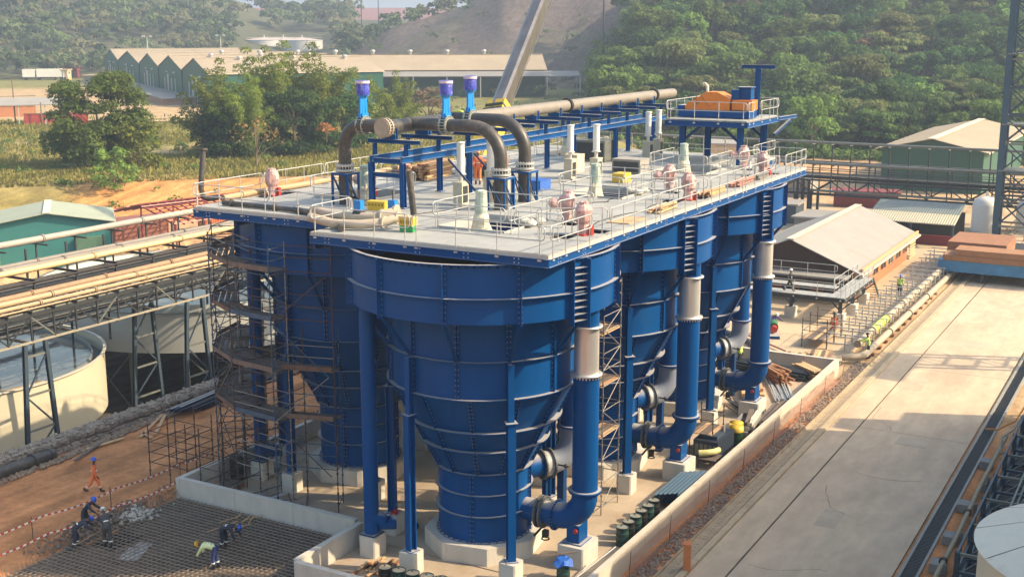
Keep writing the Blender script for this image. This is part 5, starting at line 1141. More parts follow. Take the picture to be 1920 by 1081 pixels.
for y in (41.7, 42.4, 43.1): MB().beam((BX-.4, y, 0), (BX-.4, y, 4.5), .3, .22).build('riser_pipe', DARK, pg)
# ---------------------------------------------------------------- lattice tower
lt = thing('lattice_tower', 'tall blue-grey lattice tower rising out of the picture at the right edge', 'tower', (143.6, 15.6, 0))
TL = [(-1.1, 3.2), (-1.1, 0.0), (2.1, 3.2), (2.1, 0.0)]
for x, y in TL: MB().ibeam((x, y, 0), (x, y, 34), .62 if (x, y) == TL[0] else .36, .36, .06).build('column', M('tower_blue', (.04, .085, .13), .5, .2, var=.15), lt)
for k in range(11):
    z = 1.5+3.0*k
    for a, b_ in ((0, 1), (2, 3), (0, 2), (1, 3)):
        p, q = TL[a], TL[b_]; MB().beam((*p, z), (*q, z), .2, .2).build('horizontal', GREYL if k % 3 == 0 else GREYG, lt)
        MB().beam((*p, z), (*q, z+3), .14, .14).build('diagonal', GREYG, lt); MB().beam((*q, z), (*p, z+3), .14, .14).build('diagonal', GREYG, lt)
for z in (7.5, 12.5, 20): MB().bb(-1.3, -4.5, z, 2.3, 3.4, z+.15).build('landing', GREYL, lt)
# dark objects right of the tower
dk2 = thing('hopper_frame', 'dark steel frame with a hopper beyond the lattice tower', 'structure frame', (150, 11, 0))
for y in (-2, 1, 4): MB().ibeam((0, y, 0), (0, y, 8), .3, .3, .05).build('column', GREYG, dk2)
for z in (3, 5.5, 8): MB().ibeam((0, -2, z), (0, 4, z), .25, .3, .04).build('beam', GREYG, dk2)
MB().add([(-1, -1.5, 5), (1.5, -1.5, 5), (1.5, 3.4, 5), (-1, 3.4, 5), (0, .4, 2.6), (.6, .4, 2.6), (.6, 1.5, 2.6), (0, 1.5, 2.6)], [(0,1,2,3), (7,6,5,4), (0,4,5,1), (1,5,6,2), (2,6,7,3), (3,7,4,0)]).build('hopper', ROOFD, dk2)
# clutter beyond the brick building
for i, (x, y, m_, s_, lab) in enumerate(((138, 33, ROOFD, (6, 7, 1.4), 'low grey sheet-covered stack behind the brick roof'), (142, 41, GREYG, (4, 5, 2.2), 'dark container-like box left of the riser pipes'), (165, 46, ROOFP, (10, 12, 2.2), 'low pale roofed building behind the far end of the deck'), (160, 33, REDOX, (3, 8, 2.0), 'stack of brick-red sheets under the pipe bridge'), (188, 64, YELP, (8, 5, 4.5), 'small cream building seen through the pipe bridge'))):
    t = thing('yard_store', lab, 'store', (x, y, 0), R(4*i)); MB().bb(0, 0, 0, s_[0], s_[1], s_[2]).build('walls', m_, t); MB().bb(-.3, -.3, s_[2]+.01, s_[0]+.3, s_[1]+.3, s_[2]+.2).build('roof', ROOFP if i != 3 else REDOX, t)
ys = thing('cable_reel', 'yellow and wood framed ramp leaning behind the farthest tank', 'ramp', (118, 41, 0), R(30)); MB().beam((0, 0, .2), (2.5, -2.2, 3.2), .3, .25).beam((1, .5, .2), (3.2, -1.2, 3.4), .3, .25).build('rails', TIMB, ys)
for k in range(5): MB().beam((.6+.5*k, -.1-.4*k, .9+.55*k), (1.3+.5*k, .4-.4*k, .9+.55*k), .15, .12).build('step', YEL, ys)
rc = thing('ring_stack', 'stack of thin tan rings beside the leaning ramp', 'ring stack', (113, 41.5, 0))
for k in range(7): MB().ring(1.9, 2.05, .3+.35*k, .38+.35*k, 24).build('ring', TANP, rc)
# ---------------------------------------------------------------- right foreground: pipes, blocks, steps and tank
rp = thing('road_rail_pipe', 'tan pipe on short brackets running along the right edge channel', 'pipe', (24, 7.75, .75))
MB().path([(0,0,0), (22.5,0,0), (30, -.05, .0), (37, .02, .05), (46, 0, 0)], .11, 12).build('pipe', M('olive_tan_pipe', (.27, .23, .15), .6, var=.2), rp)
for x in (27.4, 33.5, 20): MB().tube((x-.1,0,0), (x+.1,0,0), .17, 14).build('collar', RUST, rp)
for x in (24, 26.4, 30.2, 34, 38): MB().ibeam((x, -.25, -.75), (x, -.25, .3), .14, .14, .03).build('bracket', GREYL, rp)
for i, (x, y) in enumerate(((52.0, 8.05), (55.3, 8.1), (59.6, 8.2), (66.4, 8.2), (63, 7.7))):
    tag(MB().bb(-.38, -.3, 0, .38, .3, .42).build('concrete_block', M('grey_block', (.24, .24, .23), .85, var=.15, scale=2), None, (x, y, 0)), ['grey concrete block beside the tan pipe, nearest the cream tank', 'second grey concrete block along the tan pipe', 'third grey concrete block along the tan pipe', 'far grey block near the orange rope', 'small grey block between the far blocks'][i], 'block', 'grey blocks beside the tan pipe')
sf = thing('service_gantry', 'dark blue-grey steel gantry with railings along the right edge of the picture', 'gantry', (0,0,0))
for k in range(9):
    x = 50+3.4*k
    for y in (7.0, 4.6): MB().ibeam((x, y, -1.5), (x, y, 1.9), .2, .2, .03).build('post', GREYG, sf)
    for z in (.2, 1.0, 1.8): MB().beam((x, 4.6, z), (x, 7.0, z), .1, .12).build('cross_beam', GREYL if z > 1 else GREYG, sf)
for y in (7.0, 4.6, 5.8):
    for z in (.2, 1.0, 1.85): MB().beam((50, y, z), (77.2, y, z), .09, .09).build('rail', GREYG if y > 6 else GREYL, sf)
for k in range(14): MB().beam((50+1.95*k, 7.0, .2), (51.9+1.95*k, 4.6, 1.8), .07, .07).build('diagonal', GREYL, sf)
MB().path([(66, 7.5, 1.0), (67, 7.6, 1.6), (69, 7.4, 1.4), (71, 7.5, .9), (73, 7.3, 1.2)], .05, 8).build('hand_loop', GREYL, sf)
pitr = struct(MB().bb(46, -2, -.06, 120, 7.4, .02), 'dark_ground', M('near_black_ground', (.05, .05, .05), .8, var=.3, scale=1))  # near-black sheet under the gantry
ct = thing('cone_tank', 'big cream tank with a shallow seamed cone roof in the bottom right corner', 'tank', (37.6, .35, 0))
MB().lathe([(4.3, 0), (4.3, 8.0)], 64).build('shell', CREAMT, ct)
for k in range(12): MB().lathe([(4.45, 8.0), (0.2, 9.5)], 8, (0,0,0), True, R(30*k+.3), R(30*k+29.7))  .build('roof_segment', M('lit_roof_cream', (.74, .67, .54), .5, var=.06, dirt=(.5, .4, .28), dirt_amt=.12) if k % 5 else M('green_roof_segment', (.06, .13, .11), .5), ct)  # roof cream brighter than the shell, putting daylight into the colour
tag(MB().bb(-.22, -.16, 0, .22, .16, 1.15).bb(-.23, -.17, 1.16, .23, .17, 1.24).build('orange_marker', M('orange_marker_paint', (.58, .2, .07), .6, var=.1), None, (46.6, 17.45, .1), (0,0,.3)), 'short orange post standing on the kerb at the bottom edge', 'marker post')
tag(MB().path([(72.5, 9.2, .2), (72.6, 8.5, .25), (72.8, 8, .6), (73.2, 7.7, .7), (75, 7.5, 1.0), (76, 7.4, 1.1)], .05, 6).build('orange_rope', M('orange_rope', (.65, .25, .03), .7)), 'orange rope looped over the right channel', 'rope')
tag(MB().path([(52.9+.3*math.cos(a*.9), 8.1+.28*math.sin(a*.9), .03+.02*(a % 5)) for a in range(40)], .03, 6).build('cable_coil', M('tan_cable', (.22, .17, .11), .8)), 'coil of tan cable lying between the first two grey blocks', 'cable')
# road cross joint strips are the slab gaps; long dark cable along the road
# ================================================================ vegetation
def leafmat(name, base, var=.5, objvar=.25, trans=.38, scale=.35):
    m = M(name, base, .75, var=var, scale=scale, objvar=objvar, trans=trans, spec=.2, detail=3.); return m
L_BROAD = leafmat('leaves_broad', (.115, .18, .042), var=.6); L_BAM = leafmat('leaves_bamboo', (.17, .22, .035), var=.35); L_DARK = leafmat('leaves_dark', (.06, .125, .033)); L_OLIVE = leafmat('leaves_olive', (.16, .19, .06)); L_BRIGHT = leafmat('leaves_bright', (.17, .28, .06)); L_DRY = leafmat('leaves_dry', (.26, .16, .06)); L_FAR = leafmat('leaves_far', (.115, .155, .065), var=.55, objvar=.0, scale=.06); L_GRASS = leafmat('grass_blades', (.25, .235, .065), var=.35, objvar=0, scale=.12); L_PINKY = leafmat('leaves_brownish', (.17, .12, .075))
def quads(P, Nn, S, asp, rng):
    n = len(P); r = rng.normal(size=(n, 3)); t = np.cross(Nn, r); t /= np.linalg.norm(t, axis=1)[:, None]+1e-9; b = np.cross(Nn, t)
    S = S[:, None]; a = t*S; c = b*S*asp
    k = .35*Nn*S
    V = np.stack([P-a, P-c*1.0-k*.3, P+a, P+c-k*.3], 1).reshape(-1, 3)
    return V
def npmesh(name, V, mat, mi=None):
    n = len(V)//4; me = bpy.data.meshes.new(name); me.vertices.add(len(V)); me.vertices.foreach_set('co', V.astype(np.float32).ravel())
    me.loops.add(4*n); me.loops.foreach_set('vertex_index', np.arange(4*n)); me.polygons.add(n); me.polygons.foreach_set('loop_start', np.arange(0, 4*n, 4))
    for m in (mat if isinstance(mat, (list, tuple)) else [mat]): me.materials.append(m)
    if mi is not None: me.polygons.foreach_set('material_index', mi)
    me.update(); return me
def blobleaves(blobs, dens, size, rng, asp=.62, upb=.45, jitter=.5):
    Ps, Ns, Ss = [], [], []
    for (x, y, z, r, sq) in blobs:
        n = max(6, int(dens*r*r)); d = rng.normal(size=(n, 3)); d /= np.linalg.norm(d, axis=1)[:, None]; d[:, 2] = np.where(d[:, 2] < -.35, -d[:, 2], d[:, 2])
        rad = r*(.55+.5*rng.random(n)**.6); rad *= 1+.18*np.sin(d[:, 0]*9+x)*np.cos(d[:, 1]*8+y)
        p = np.array([x, y, z])+d*rad[:, None]*np.array([1, 1, sq])
        nn = d*.7+np.array([0, 0, upb])+rng.normal(size=(n, 3))*jitter; nn /= np.linalg.norm(nn, axis=1)[:, None]
        Ps.append(p); Ns.append(nn); Ss.append(size*(.55+.9*rng.random(n)))
    return quads(np.concatenate(Ps), np.concatenate(Ns), np.concatenate(Ss), asp, rng)
def trunkmesh(H, r, tips, rg, name='trunk'):
    b = MB(); top = (rg.uniform(-.3, .3), rg.uniform(-.3, .3), H)
    b.path([(0,0,-.6), (rg.uniform(-.1, .1), .05, H*.3), (top[0]*.6, top[1]*.6, H*.65), top], [r*1.25, r, r*.7, r*.35], 8)
    for t_ in tips:
        z0 = min(H*.85, max(H*.25, t_[2]*.5)); m_ = ((t_[0])*.45, t_[1]*.45, (z0+t_[2])*.52)
        b.path([(0, 0, z0*.8), m_, t_[:3]], [r*.5, r*.32, r*.1], 5)
    return b.mesh(name, BARK)
def tree_proto(kind, Rr, H, seed, mat, size, dens=26., trunk_r=.22):
    rng = np.random.default_rng(seed); rg = random.Random(seed); blobs = []
    if kind == 'dome':
        n = int(14+Rr*3.2)
        for i in range(n):
            a = rg.uniform(0, 2*PI); q = math.sqrt(rg.random()); el = rg.random()
            rr = Rr*(.15+.72*q); z = H*(.42+.5*(1-q*q)*(.5+.5*el))+rg.uniform(-.06, .06)*H
            blobs.append((rr*math.cos(a), rr*math.sin(a), z, Rr*rg.uniform(.2, .36), .62))
    elif kind == 'layer':
        n = int(12+Rr*2.4)
        for i in range(n):
            a = rg.uniform(0, 2*PI); q = math.sqrt(rg.random())
            z = H*rg.choice([.5, .68, .82, .93]); rr = Rr*q*(1.12-.35*z/H)
            blobs.append((rr*math.cos(a), rr*math.sin(a), z+rg.uniform(-.05, .05)*H, Rr*rg.uniform(.22, .4), .34))
    elif kind == 'full':   # foliage right to the ground
        n = int(34+Rr*6)
        for i in range(n):
            a = rg.uniform(0, 2*PI); q = math.sqrt(rg.random()); z = H*(.08+.86*rg.random()); w_ = math.sqrt(max(.05, 1-((z/H-.42)/.62)**2))
            rr = Rr*w_*(.35+.6*q); blobs.append((rr*math.cos(a), rr*math.sin(a), z, Rr*rg.uniform(.17, .3), .7))
    elif kind == 'plume':
        ns = 26
        for i in range(ns):
            a = 2*PI*i/ns+rg.uniform(-.3, .3); lean = rg.uniform(.08, 1.0)*Rr; hh = H*rg.uniform(.5, 1.0)*(1.02-.30*lean/Rr)
            for k in range(8):
                t_ = .22+.78*k/7; drop = (max(0, t_-.75)*1.4)*H*.10*(lean/Rr)
                blobs.append((lean*t_**1.7*math.cos(a)+rg.uniform(-.3, .3), lean*t_**1.7*math.sin(a)+rg.uniform(-.3, .3), hh*t_-drop, Rr*(.21-.085*t_)*rg.uniform(.8, 1.25), .95))
    V = blobleaves(blobs, dens, size, rng, asp=.42 if kind == 'plume' else .62, upb=.2 if kind == 'plume' else .45)
    cm = npmesh('crown', V, mat)
    tips = [blobs[i] for i in range(0, len(blobs), max(1, len(blobs)//7))]
    return cm, trunkmesh(H*.72, trunk_r, tips, rg)
def at_u(u, d): a = AZ-math.atan((u-960)/2352); return d*math.cos(a), d*math.sin(a)
def plant(name, label, cat, proto, u, d, rz=0, sc=1., group=None, dz=0):
    x, y = at_u(u, d); t = thing(name, label, cat, (x, y, gz(x, y)+dz), rz, group); t.scale = (sc, sc, sc)
    inst(proto[0], 'crown', t); inst(proto[1], 'trunk', t); return t
pb1 = tree_proto('plume', 7.8, 16.5, 11, L_BAM, .215, 105, .16); pb2 = tree_proto('plume', 7.0, 19.5, 12, L_BAM, .215, 105, .16)
pf1 = tree_proto('full', 8.4, 15.0, 13, leafmat('leaves_feathery', (.10, .14, .03), var=.45), .215, 110, .25)
ps1 = tree_proto('full', 2.6, 4.6, 14, L_BRIGHT, .22, 70, .1)
pdry = tree_proto('dome', 4.0, 8.5, 15, L_DRY, .2, 5, .14)
pbrn = tree_proto('dome', 4.6, 9.2, 16, L_PINKY, .26, 44, .2)
pdk = tree_proto('full', 6.4, 10.5, 17, L_DARK, .22, 95, .2)
plant('leafy_tree', 'large feathery green tree standing alone at the left above the workshop', 'tree', pf1, 172, 186, 0, .88)
plant('leafy_tree', 'pale green side growth leaning right of the large lone tree', 'tree', tree_proto('full', 3.4, 7.0, 18, L_BAM, .26, 50, .12), 243, 181, 1)
plant('small_tree', 'small bright feathery tree on the bank below the large lone tree', 'tree', ps1, 194, 166, 0, 1.15)
plant('bamboo_clump', 'left bamboo clump with drooping tips beside the green warehouse', 'bamboo', pb1, 400, 197, .5, .92)
plant('bamboo_clump', 'tallest bamboo clump in the middle of the group', 'bamboo', pb2, 502, 200, 1.5, 1.0)
plant('bamboo_clump', 'bamboo clump at the right of the group over the deck rail', 'bamboo', pb1, 585, 205, 2.5, 1.06)
plant('bamboo_clump', 'bamboo clump in front of the tallest one', 'bamboo', pb2, 452, 190, 3.5, .74)
plant('bamboo_clump', 'low bamboo clump behind the left valve', 'bamboo', pb1, 668, 212, 4.1, .80)
plant('bamboo_clump', 'low bamboo clump between the left and middle valves', 'bamboo', pb1, 742, 226, 5.1, .74)
plant('dark_bush_tree', 'dark dense tree filling the gap below the bamboo', 'tree', pdk, 545, 196, 0, .95)
plant('dark_bush_tree', 'dark dense tree under the left bamboo clump', 'tree', pdk, 420, 193, 2, .8)
plant('dark_bush_tree', 'dark dense tree low behind the left feed pipe', 'tree', pdk, 636, 204, 3, .85)
plant('brown_tree', 'brownish tree right of the middle valve in front of the long warehouse', 'tree', pbrn, 803, 240, 0, .95)
plant('dry_tree', 'nearly bare pale tree with spreading branches before the bamboo', 'tree', pdry, 470, 178, 0, 1.0)
plant('dry_shrub', 'orange leaved shrub at the right foot of the bamboo', 'shrub', tree_proto('dome', 1.8, 2.6, 19, leafmat('leaves_orange', (.42, .20, .06)), .2, 60, .06), 606, 190, 0, 1, dz=3.2)
# hillside forest
protos = [tree_proto(k, r_, h_, 30+i, m_, s_, d_, .2) for i, (k, r_, h_, m_, s_, d_) in enumerate((('dome', 5.0, 9.0, L_DARK, .30, 46), ('dome', 5.5, 9.5, L_BROAD, .30, 46), ('layer', 5.6, 9.0, L_OLIVE, .29, 46), ('full', 4.4, 8.5, L_BRIGHT, .29, 44), ('layer', 5.2, 8.0, L_BROAD, .30, 46), ('full', 4.8, 7.5, L_DARK, .30, 44), ('dome', 4.0, 7.0, L_PINKY, .28, 44)))]
rgf = random.Random(77); cand = []
def scatter(u0, u1, d0, d1, spacing, ok, n):
    out = []; cells = {}
    for _ in range(n):
        u = rgf.uniform(u0, u1); d = math.sqrt(rgf.uniform(d0*d0, d1*d1)); x, y = at_u(u, d)
        if not ok(u, d, x, y): continue
        sp = spacing*(1+.35*(d-d0)/max(1, d1-d0)) if d1-d0 > 150 else spacing
        c = (int(x//sp), int(y//sp))
        if any(math.hypot(x-q[0], y-q[1]) < sp for i in (-1, 0, 1) for j in (-1, 0, 1) for q in cells.get((c[0]+i, c[1]+j), ())): continue
        cells.setdefault(c, []).append((x, y)); out.append((d, u, x, y))
    return out
def edge(u, d): return u > 1150+18*math.sin(d*.11)+max(0, (300-d))*.5-30 or d < 0
hillr = sorted(scatter(1130, 2010, 228, 450, 5.6, lambda u, d, x, y: edge(u, d) and gz(x, y) > -.5, 5200))
near = hillr[:284]; rest = hillr[284:]
for i, (d, u, x, y) in enumerate(near):
    p = protos[rgf.choices(range(7), (3, 3, 3, 2, 3, 3, 1))[0]]; s_ = rgf.choice((rgf.uniform(.55, .9), rgf.uniform(.8, 1.15), rgf.uniform(1.1, 1.5)))*(.8 if d < 245 else 1)
    t = thing('hillside_tree', 'leafy tree among those covering the wooded hillside at right', 'tree', (x, y, gz(x, y)-.8*s_), rgf.uniform(0, 6), 'trees of the wooded hillside'); t.scale = (s_, s_, s_*rgf.uniform(.9, 1.2))
    inst(p[0], 'crown', t); inst(p[1], 'trunk', t)
# far forest as one mass
far = [(x, y, 1.0*rgf.uniform(.75, 1.3), 240) for d, u, x, y in rest]
def okl(u, d, x, y):
    if 200 < u < 640 and d < 560: return False
    if 430 < u < 640 and d < 690: return False
    return vnoise(np.array([x]), np.array([y]), 60, 21)[0] > .22
far += [(x, y, rgf.uniform(.8, 1.5)*(1.0 if d < 700 else 1.2), 150 if d > 600 else 210) for d, u, x, y in scatter(-260, 660, 505, 850, 8.0, okl, 9000)]
far += [(x, y, rgf.uniform(.7, 1.2), 110) for d, u, x, y in scatter(640, 960, 505, 600, 8.0, lambda u, d, x, y: d > 520+.12*(u-640), 900)]
far += [(x, y, rgf.uniform(.25, .6), 60) for d, u, x, y in scatter(640, 1200, 395, 560, 11.0, lambda u, d, x, y: vnoise(np.array([x]), np.array([y]), 34, 15)[0] > .5 or rgf.random() < .12, 1700)]
far += [(x, y, rgf.uniform(.3, .6), 90) for d, u, x, y in scatter(700, 1250, 330, 400, 8.0, lambda u, d, x, y: vnoise(np.array([x]), np.array([y]), 25, 16)[0] > .45, 420)]
far += [(x, y, rgf.uniform(.18, .5), 70) for d, u, x, y in scatter(640, 1140, 250, 335, 7.0, lambda u, d, x, y: vnoise(np.array([x]), np.array([y]), 25, 17)[0] > .55, 500)]
rngf = np.random.default_rng(5); Ps, Ns, Ss, MI = [], [], [], []
zz = height(np.array([f[0] for f in far]), np.array([f[1] for f in far]))
for (x, y, s_, n), z in zip(far, zz):
    nb = 7; c = rngf.normal(size=(nb, 3))*np.array([2.2, 2.2, 1.0])*s_; c[:, 2] += 5.2*s_; rb = (1.5+1.4*rngf.random(nb))*s_
    k = rngf.integers(0, nb, n); d_ = rngf.normal(size=(n, 3)); d_ /= np.linalg.norm(d_, axis=1)[:, None]; d_[:, 2] = np.abs(d_[:, 2])*1.2-.3
    p = c[k]+d_*(rb[k]*(.7+.35*rngf.random(n)))[:, None]*np.array([1, 1, .7]); p += np.array([x, y, z])
    nn = d_+np.array([0, 0, .3])+rngf.normal(size=(n, 3))*.45; nn /= np.linalg.norm(nn, axis=1)[:, None]
    Ps.append(p); Ns.append(nn); Ss.append(s_*(.45+.5*rngf.random(n))*(1.25 if n < 200 else 1.)); MI.append(np.full(n, rngf.integers(0, 4)))
V = quads(np.concatenate(Ps), np.concatenate(Ns), np.concatenate(Ss), .65, rngf)
LF2 = leafmat('leaves_far_olive', (.17, .175, .085), var=.4, objvar=0, scale=.06); LF3 = leafmat('leaves_far_dark', (.07, .10, .045), var=.4, objvar=0, scale=.06); LF4 = leafmat('leaves_far_bright', (.13, .18, .065), var=.4, objvar=0, scale=.06)
o = inst(npmesh('distant_forest', V, [L_FAR, LF2, LF3, LF4], np.concatenate(MI).astype(np.int32)), 'distant_forest'); o['kind'] = 'stuff'
# undergrowth along the forest foot and over the hillside
us = []
for _ in range(2600):
    u = rgf.uniform(1120, 2000); d = rgf.uniform(222, 400); x, y = at_u(u, d)
    if edge(u, d+10) : us.append((x, y, rgf.uniform(.8, 2.0)))
zz = height(np.array([f[0] for f in us]), np.array([f[1] for f in us])); V = []
bl = [(x, y, z+.25*r_, r_, .65) for (x, y, r_), z in zip(us, zz)]
V = blobleaves(bl, 18, .42, np.random.default_rng(8)); o = inst(npmesh('undergrowth', V, L_BROAD), 'undergrowth'); o['kind'] = 'stuff'
# grass on the bank
rngg = np.random.default_rng(6); n = 110000; uu = rngg.uniform(-80, 1150, n); dd = 169+rngg.random(n)**1.4*115
aa = AZ-np.arctan((uu-960)/2352); gx, gy = dd*np.cos(aa), dd*np.sin(aa); keep = (vnoise(gx, gy, 18, 11) < .66) | (rngg.random(n) < .25); keep &= vnoise(gx, gy, 9, 31) > .25; gx, gy, dd = gx[keep], gy[keep], dd[keep]; gzv = height(gx, gy)
hgt = .28+.7*rngg.random(len(gx))*vnoise(gx, gy, 12, 32)*1.6
a_ = rngg.uniform(0, PI, len(gx)); wx, wy = np.cos(a_)*.085, np.sin(a_)*.085; lx, ly = rngg.normal(size=len(gx))*.16, rngg.normal(size=len(gx))*.16
V = np.stack([np.stack([gx-wx, gy-wy, gzv-.05], 1), np.stack([gx+wx, gy+wy, gzv-.05], 1), np.stack([gx+wx*1.3+lx, gy+wy*1.3+ly, gzv+hgt], 1), np.stack([gx-wx*1.3+lx, gy-wy*1.3+ly, gzv+hgt*.8], 1)], 1).reshape(-1, 3)
o = inst(npmesh('tall_grass', V, L_GRASS), 'tall_grass'); o['kind'] = 'stuff'
sb = [];
for _ in range(150):
    u = rgf.uniform(-60, 1100); d = rgf.uniform(160, 250); x, y = at_u(u, d); sb.append((x, y, gz(x, y)+.3, rgf.uniform(.4, 1.3), .7))
o = inst(npmesh('bank_bushes', blobleaves(sb, 60, .2, np.random.default_rng(9)), L_BROAD), 'bank_bushes'); o['kind'] = 'stuff'
# ================================================================ scaffold round the fourth cell
sc = thing('tank_scaffold', 'curved tube scaffold with plank platforms wrapping the left blue tank', 'scaffold', (50, 37.2, 0))
AZS = [96, 118, 140, 162, 184, 206]; RS = [4.9, 6.1, 7.35]; LV = [2.3, 4.75, 7.15, 9.6, 11.9]
TUBES = [RUST, SCAFG, M('blue_scaffold_tube', (.05, .10, .17), .5, .3, var=.2), M('brown_scaffold_tube', (.09, .05, .04), .7, var=.3)]
rg = random.Random(12)
for i, a in enumerate(AZS):
    for j, r_ in enumerate(RS):
        if r_ < 6 and i in (0,): continue
        if a > 200 and r_ > 7: continue
        top = 13.2 if r_ > 6 else 9.0
        x, y, _ = polar(r_, a, 0)
        b = MB().tube((x, y, 0.03), (x, y, top), .03, 6)
        for z in np.arange(.5, top, .5): b.tube((x, y, z-.04), (x, y, z+.04), .055, 6)
        b.build('standard', TUBES[(i*2+j) % 4], sc)
    for z in [.35]+LV:
        for dz_ in ((0,) if z < 1 else (-.12, .55, 1.1)):
            lv = z+dz_
            MB().tube(polar(4.9 if lv < 9 and i else 6.1, a, lv), polar(7.35 if a < 200 else 6.1+.01, a, lv), .024, 6).build('transom', TUBES[(i+1) % 4], sc) if not (a > 200 and (lv > 9 or not i)) else None
            if i < len(AZS)-1:
                a2 = AZS[i+1]
                for r_ in ((7.35, 6.1) if z >= 1 else (7.35,)):
                    if a2 > 200 and r_ > 7: continue
                    MB().tube(polar(r_, a, lv), polar(r_, a2, lv), .024, 6).build('ledger', TUBES[int(z*3+i) % 4], sc)
    if i < len(AZS)-1 and i % 2 == 0:
        a2 = AZS[i+1]
        for k in range(len(LV)-1): MB().tube(polar(7.35, a if k % 2 else a2, LV[k]), polar(7.35, a2 if k % 2 else a, LV[k+1]), .024, 6).build('brace', TUBES[k % 4], sc)
TB = [M('rust_toe_board', (.14, .085, .06), .75, var=.25), M('blue_toe_board', (.05, .10, .17), .6, var=.25), M('grey_brown_board', (.17, .12, .095), .8, var=.25), M('brick_toe_board', (.17, .13, .11), .8, var=.25)]
for li, z in enumerate(LV):
    if z < 4: continue
    for i in range(len(AZS)-1):
        a, a2 = AZS[i], AZS[i+1]
        ro, ri = (7.3, 6.15) if z > 8 else (7.3, 5.6)
        if a2 > 200: ro = 6.3 if z > 8 else 6.6
        nb = int((ro-ri)/.235)
        for q in range(nb):
            r_ = ri+.12+(ro-ri)*q/nb; p, p2 = Vector(polar(r_, a, z+.03)), Vector(polar(r_, a2, z+.03)); ex = (p2-p).normalized()*rg.uniform(0, .25)
            MB().beam(p-ex*.4, p2+ex, .22, .04).build('plank', WOODM, sc)
        if a2 <= 200 or z < 9:
            p, p2 = Vector(polar(ro+.03, a, z+.16)), Vector(polar(ro+.03, a2, z+.16)); n = 4; m_ = TB[(li*2+i) % 4]
            for q in range(n): MB().beam(p.lerp(p2, q/n+.004), p.lerp(p2, (q+1)/n-.004), .03, .22).build('toe_board', m_, sc)
def scaff(name, label, loc, xs, ys, h, lvs, plank=True, rz=0, braces=True, mat=None, tops=None):
    t = thing(name, label, 'scaffold', loc, rz); k = 0
    for i, x in enumerate(xs):
        for j, y in enumerate(ys):
            hh = h if not tops else tops[(i*len(ys)+j) % len(tops)]
            b = MB().tube((x, y, .0), (x, y, hh), .03, 6)
            for z in np.arange(.5, hh, .5): b.tube((x, y, z-.04), (x, y, z+.04), .052, 6)
            b.build('standard', mat or TUBES[k % 2], t); k += 1
    for z in lvs:
        for y in ys:
            for i in range(len(xs)-1): MB().tube((xs[i], y, z), (xs[i+1], y, z), .024, 6).build('ledger', mat or TUBES[(k+i) % 4], t)
        for x in xs:
            for j in range(len(ys)-1): MB().tube((x, ys[j], z+.05), (x, ys[j+1], z+.05), .024, 6).build('transom', mat or TUBES[(k+j) % 2], t)
        k += 1
    if plank:
        for z in plank:
            n = int((ys[-1]-ys[0])/.25)
            for q in range(n): MB().bb(xs[0]-.15, ys[0]+.25*q+.01, z, xs[-1]+.15, ys[0]+.25*q+.24, z+.045).build('plank', WOODM if q % 3 else TIMB, t)
    if braces:
        for i in range(len(lvs)-1):
            if i % 2 == 0: MB().tube((xs[0], ys[0], lvs[i]), (xs[-1], ys[0], lvs[i+1]), .024, 6).tube((xs[-1], ys[0], lvs[i+1]), (xs[0], ys[0], min(h, lvs[i+1]+1.2)), .024, 6).build('brace', SCAFG, t)
    return t
scaff('scaffold_bay', 'low rusty scaffold standing across the concrete wall corner at left', (43.4, 43.2, 0), [0, 1.9], [0, 1.2, 2.6], 3.4, [.9, 1.45, 2.0, 2.6], plank=[], tops=[3.4, 3.6, 3.0], braces=False, mat=TUBES[3])
scaff('scaffold_bay', 'low scaffold bay just inside the concrete wall beside the black drum', (43.2, 40.6, .03), [0, 1.7, 3.3], [0, 1.5], 2.6, [.5, 1.3, 2.1], plank=[], tops=[2.6, 3.4, 2.8], braces=False, mat=RUST)
scaff('scaffold_tower', 'tall slim scaffold tower between the nearest and middle tanks', (50.35, 23.3, .03), [0, 1.9], [0, 1.2], 11.3, [.4, 1.6, 2.8, 4.0, 5.2, 6.4, 7.2, 8.0, 9.0, 9.8, 10.6, 11.2], plank=[3.9, 6.4, 8.9], mat=SCAFG)
scaff('scaffold_bay', 'short scaffold with a plank deck above the dark generator', (60.4, 21.4, .03), [0, 1.7], [0, 1.3], 2.6, [.4, 1.3, 2.1], plank=[1.35], braces=False, mat=RUST)
scaff('scaffold_bay', 'light scaffold frame beside the orange-clad worker near the walkway', (86.3, 22.2, .05), [0, 2.0, 4.0], [0, 1.8], 2.2, [.6, 1.2, 1.9], plank=[.62], braces=True, mat=RUST)
# ================================================================ downstand rebar mat
rm_ = thing('rebar_mat', 'mesh of rusty reinforcing bars laid out beside the low concrete wall', 'rebar mat', (0,0,0))
struct(MB().bb(28, 31.7, -.1, 42.2, 42.65, .012), 'blinding', M('muddy_blinding', (.12, .088, .062), .92, var=.25, scale=.5, dirt=(.30, .24, .18), dirt_amt=.4, dscale=.4, bump=.03))
rg = random.Random(3); bl = {}
for k in range(58):
    y = 31.85+.27*k; x1 = 42.05; x0 = 28.5
    if y < 31.85 or y > 42.6: continue
    x1 = 42.1 if y > 31.75 else 37
    MB().tube((x0, y+rg.uniform(-.02, .02), .10), (x1, y+rg.uniform(-.02, .02), .10), .026, 4).build('rebar', REBAR, rm_)
for k in range(50):
    x = 28.6+.27*k
    MB().tube((x+rg.uniform(-.02, .02), 31.8, .145), (x+rg.uniform(-.02, .02), 42.6, .155), .026, 4).build('rebar', REBAR, rm_)
for k in range(64):
    x = 29.5+.2*k; hh = rg.uniform(.3, .62); l = rg.uniform(-.12, .12)
    MB().path([(x, 42.55, .05), (x+l*.3, 42.6, hh*.6), (x+l, 42.62+rg.uniform(-.1, .1), hh)], .013, 4).build('starter_bar', REBAR, rm_)
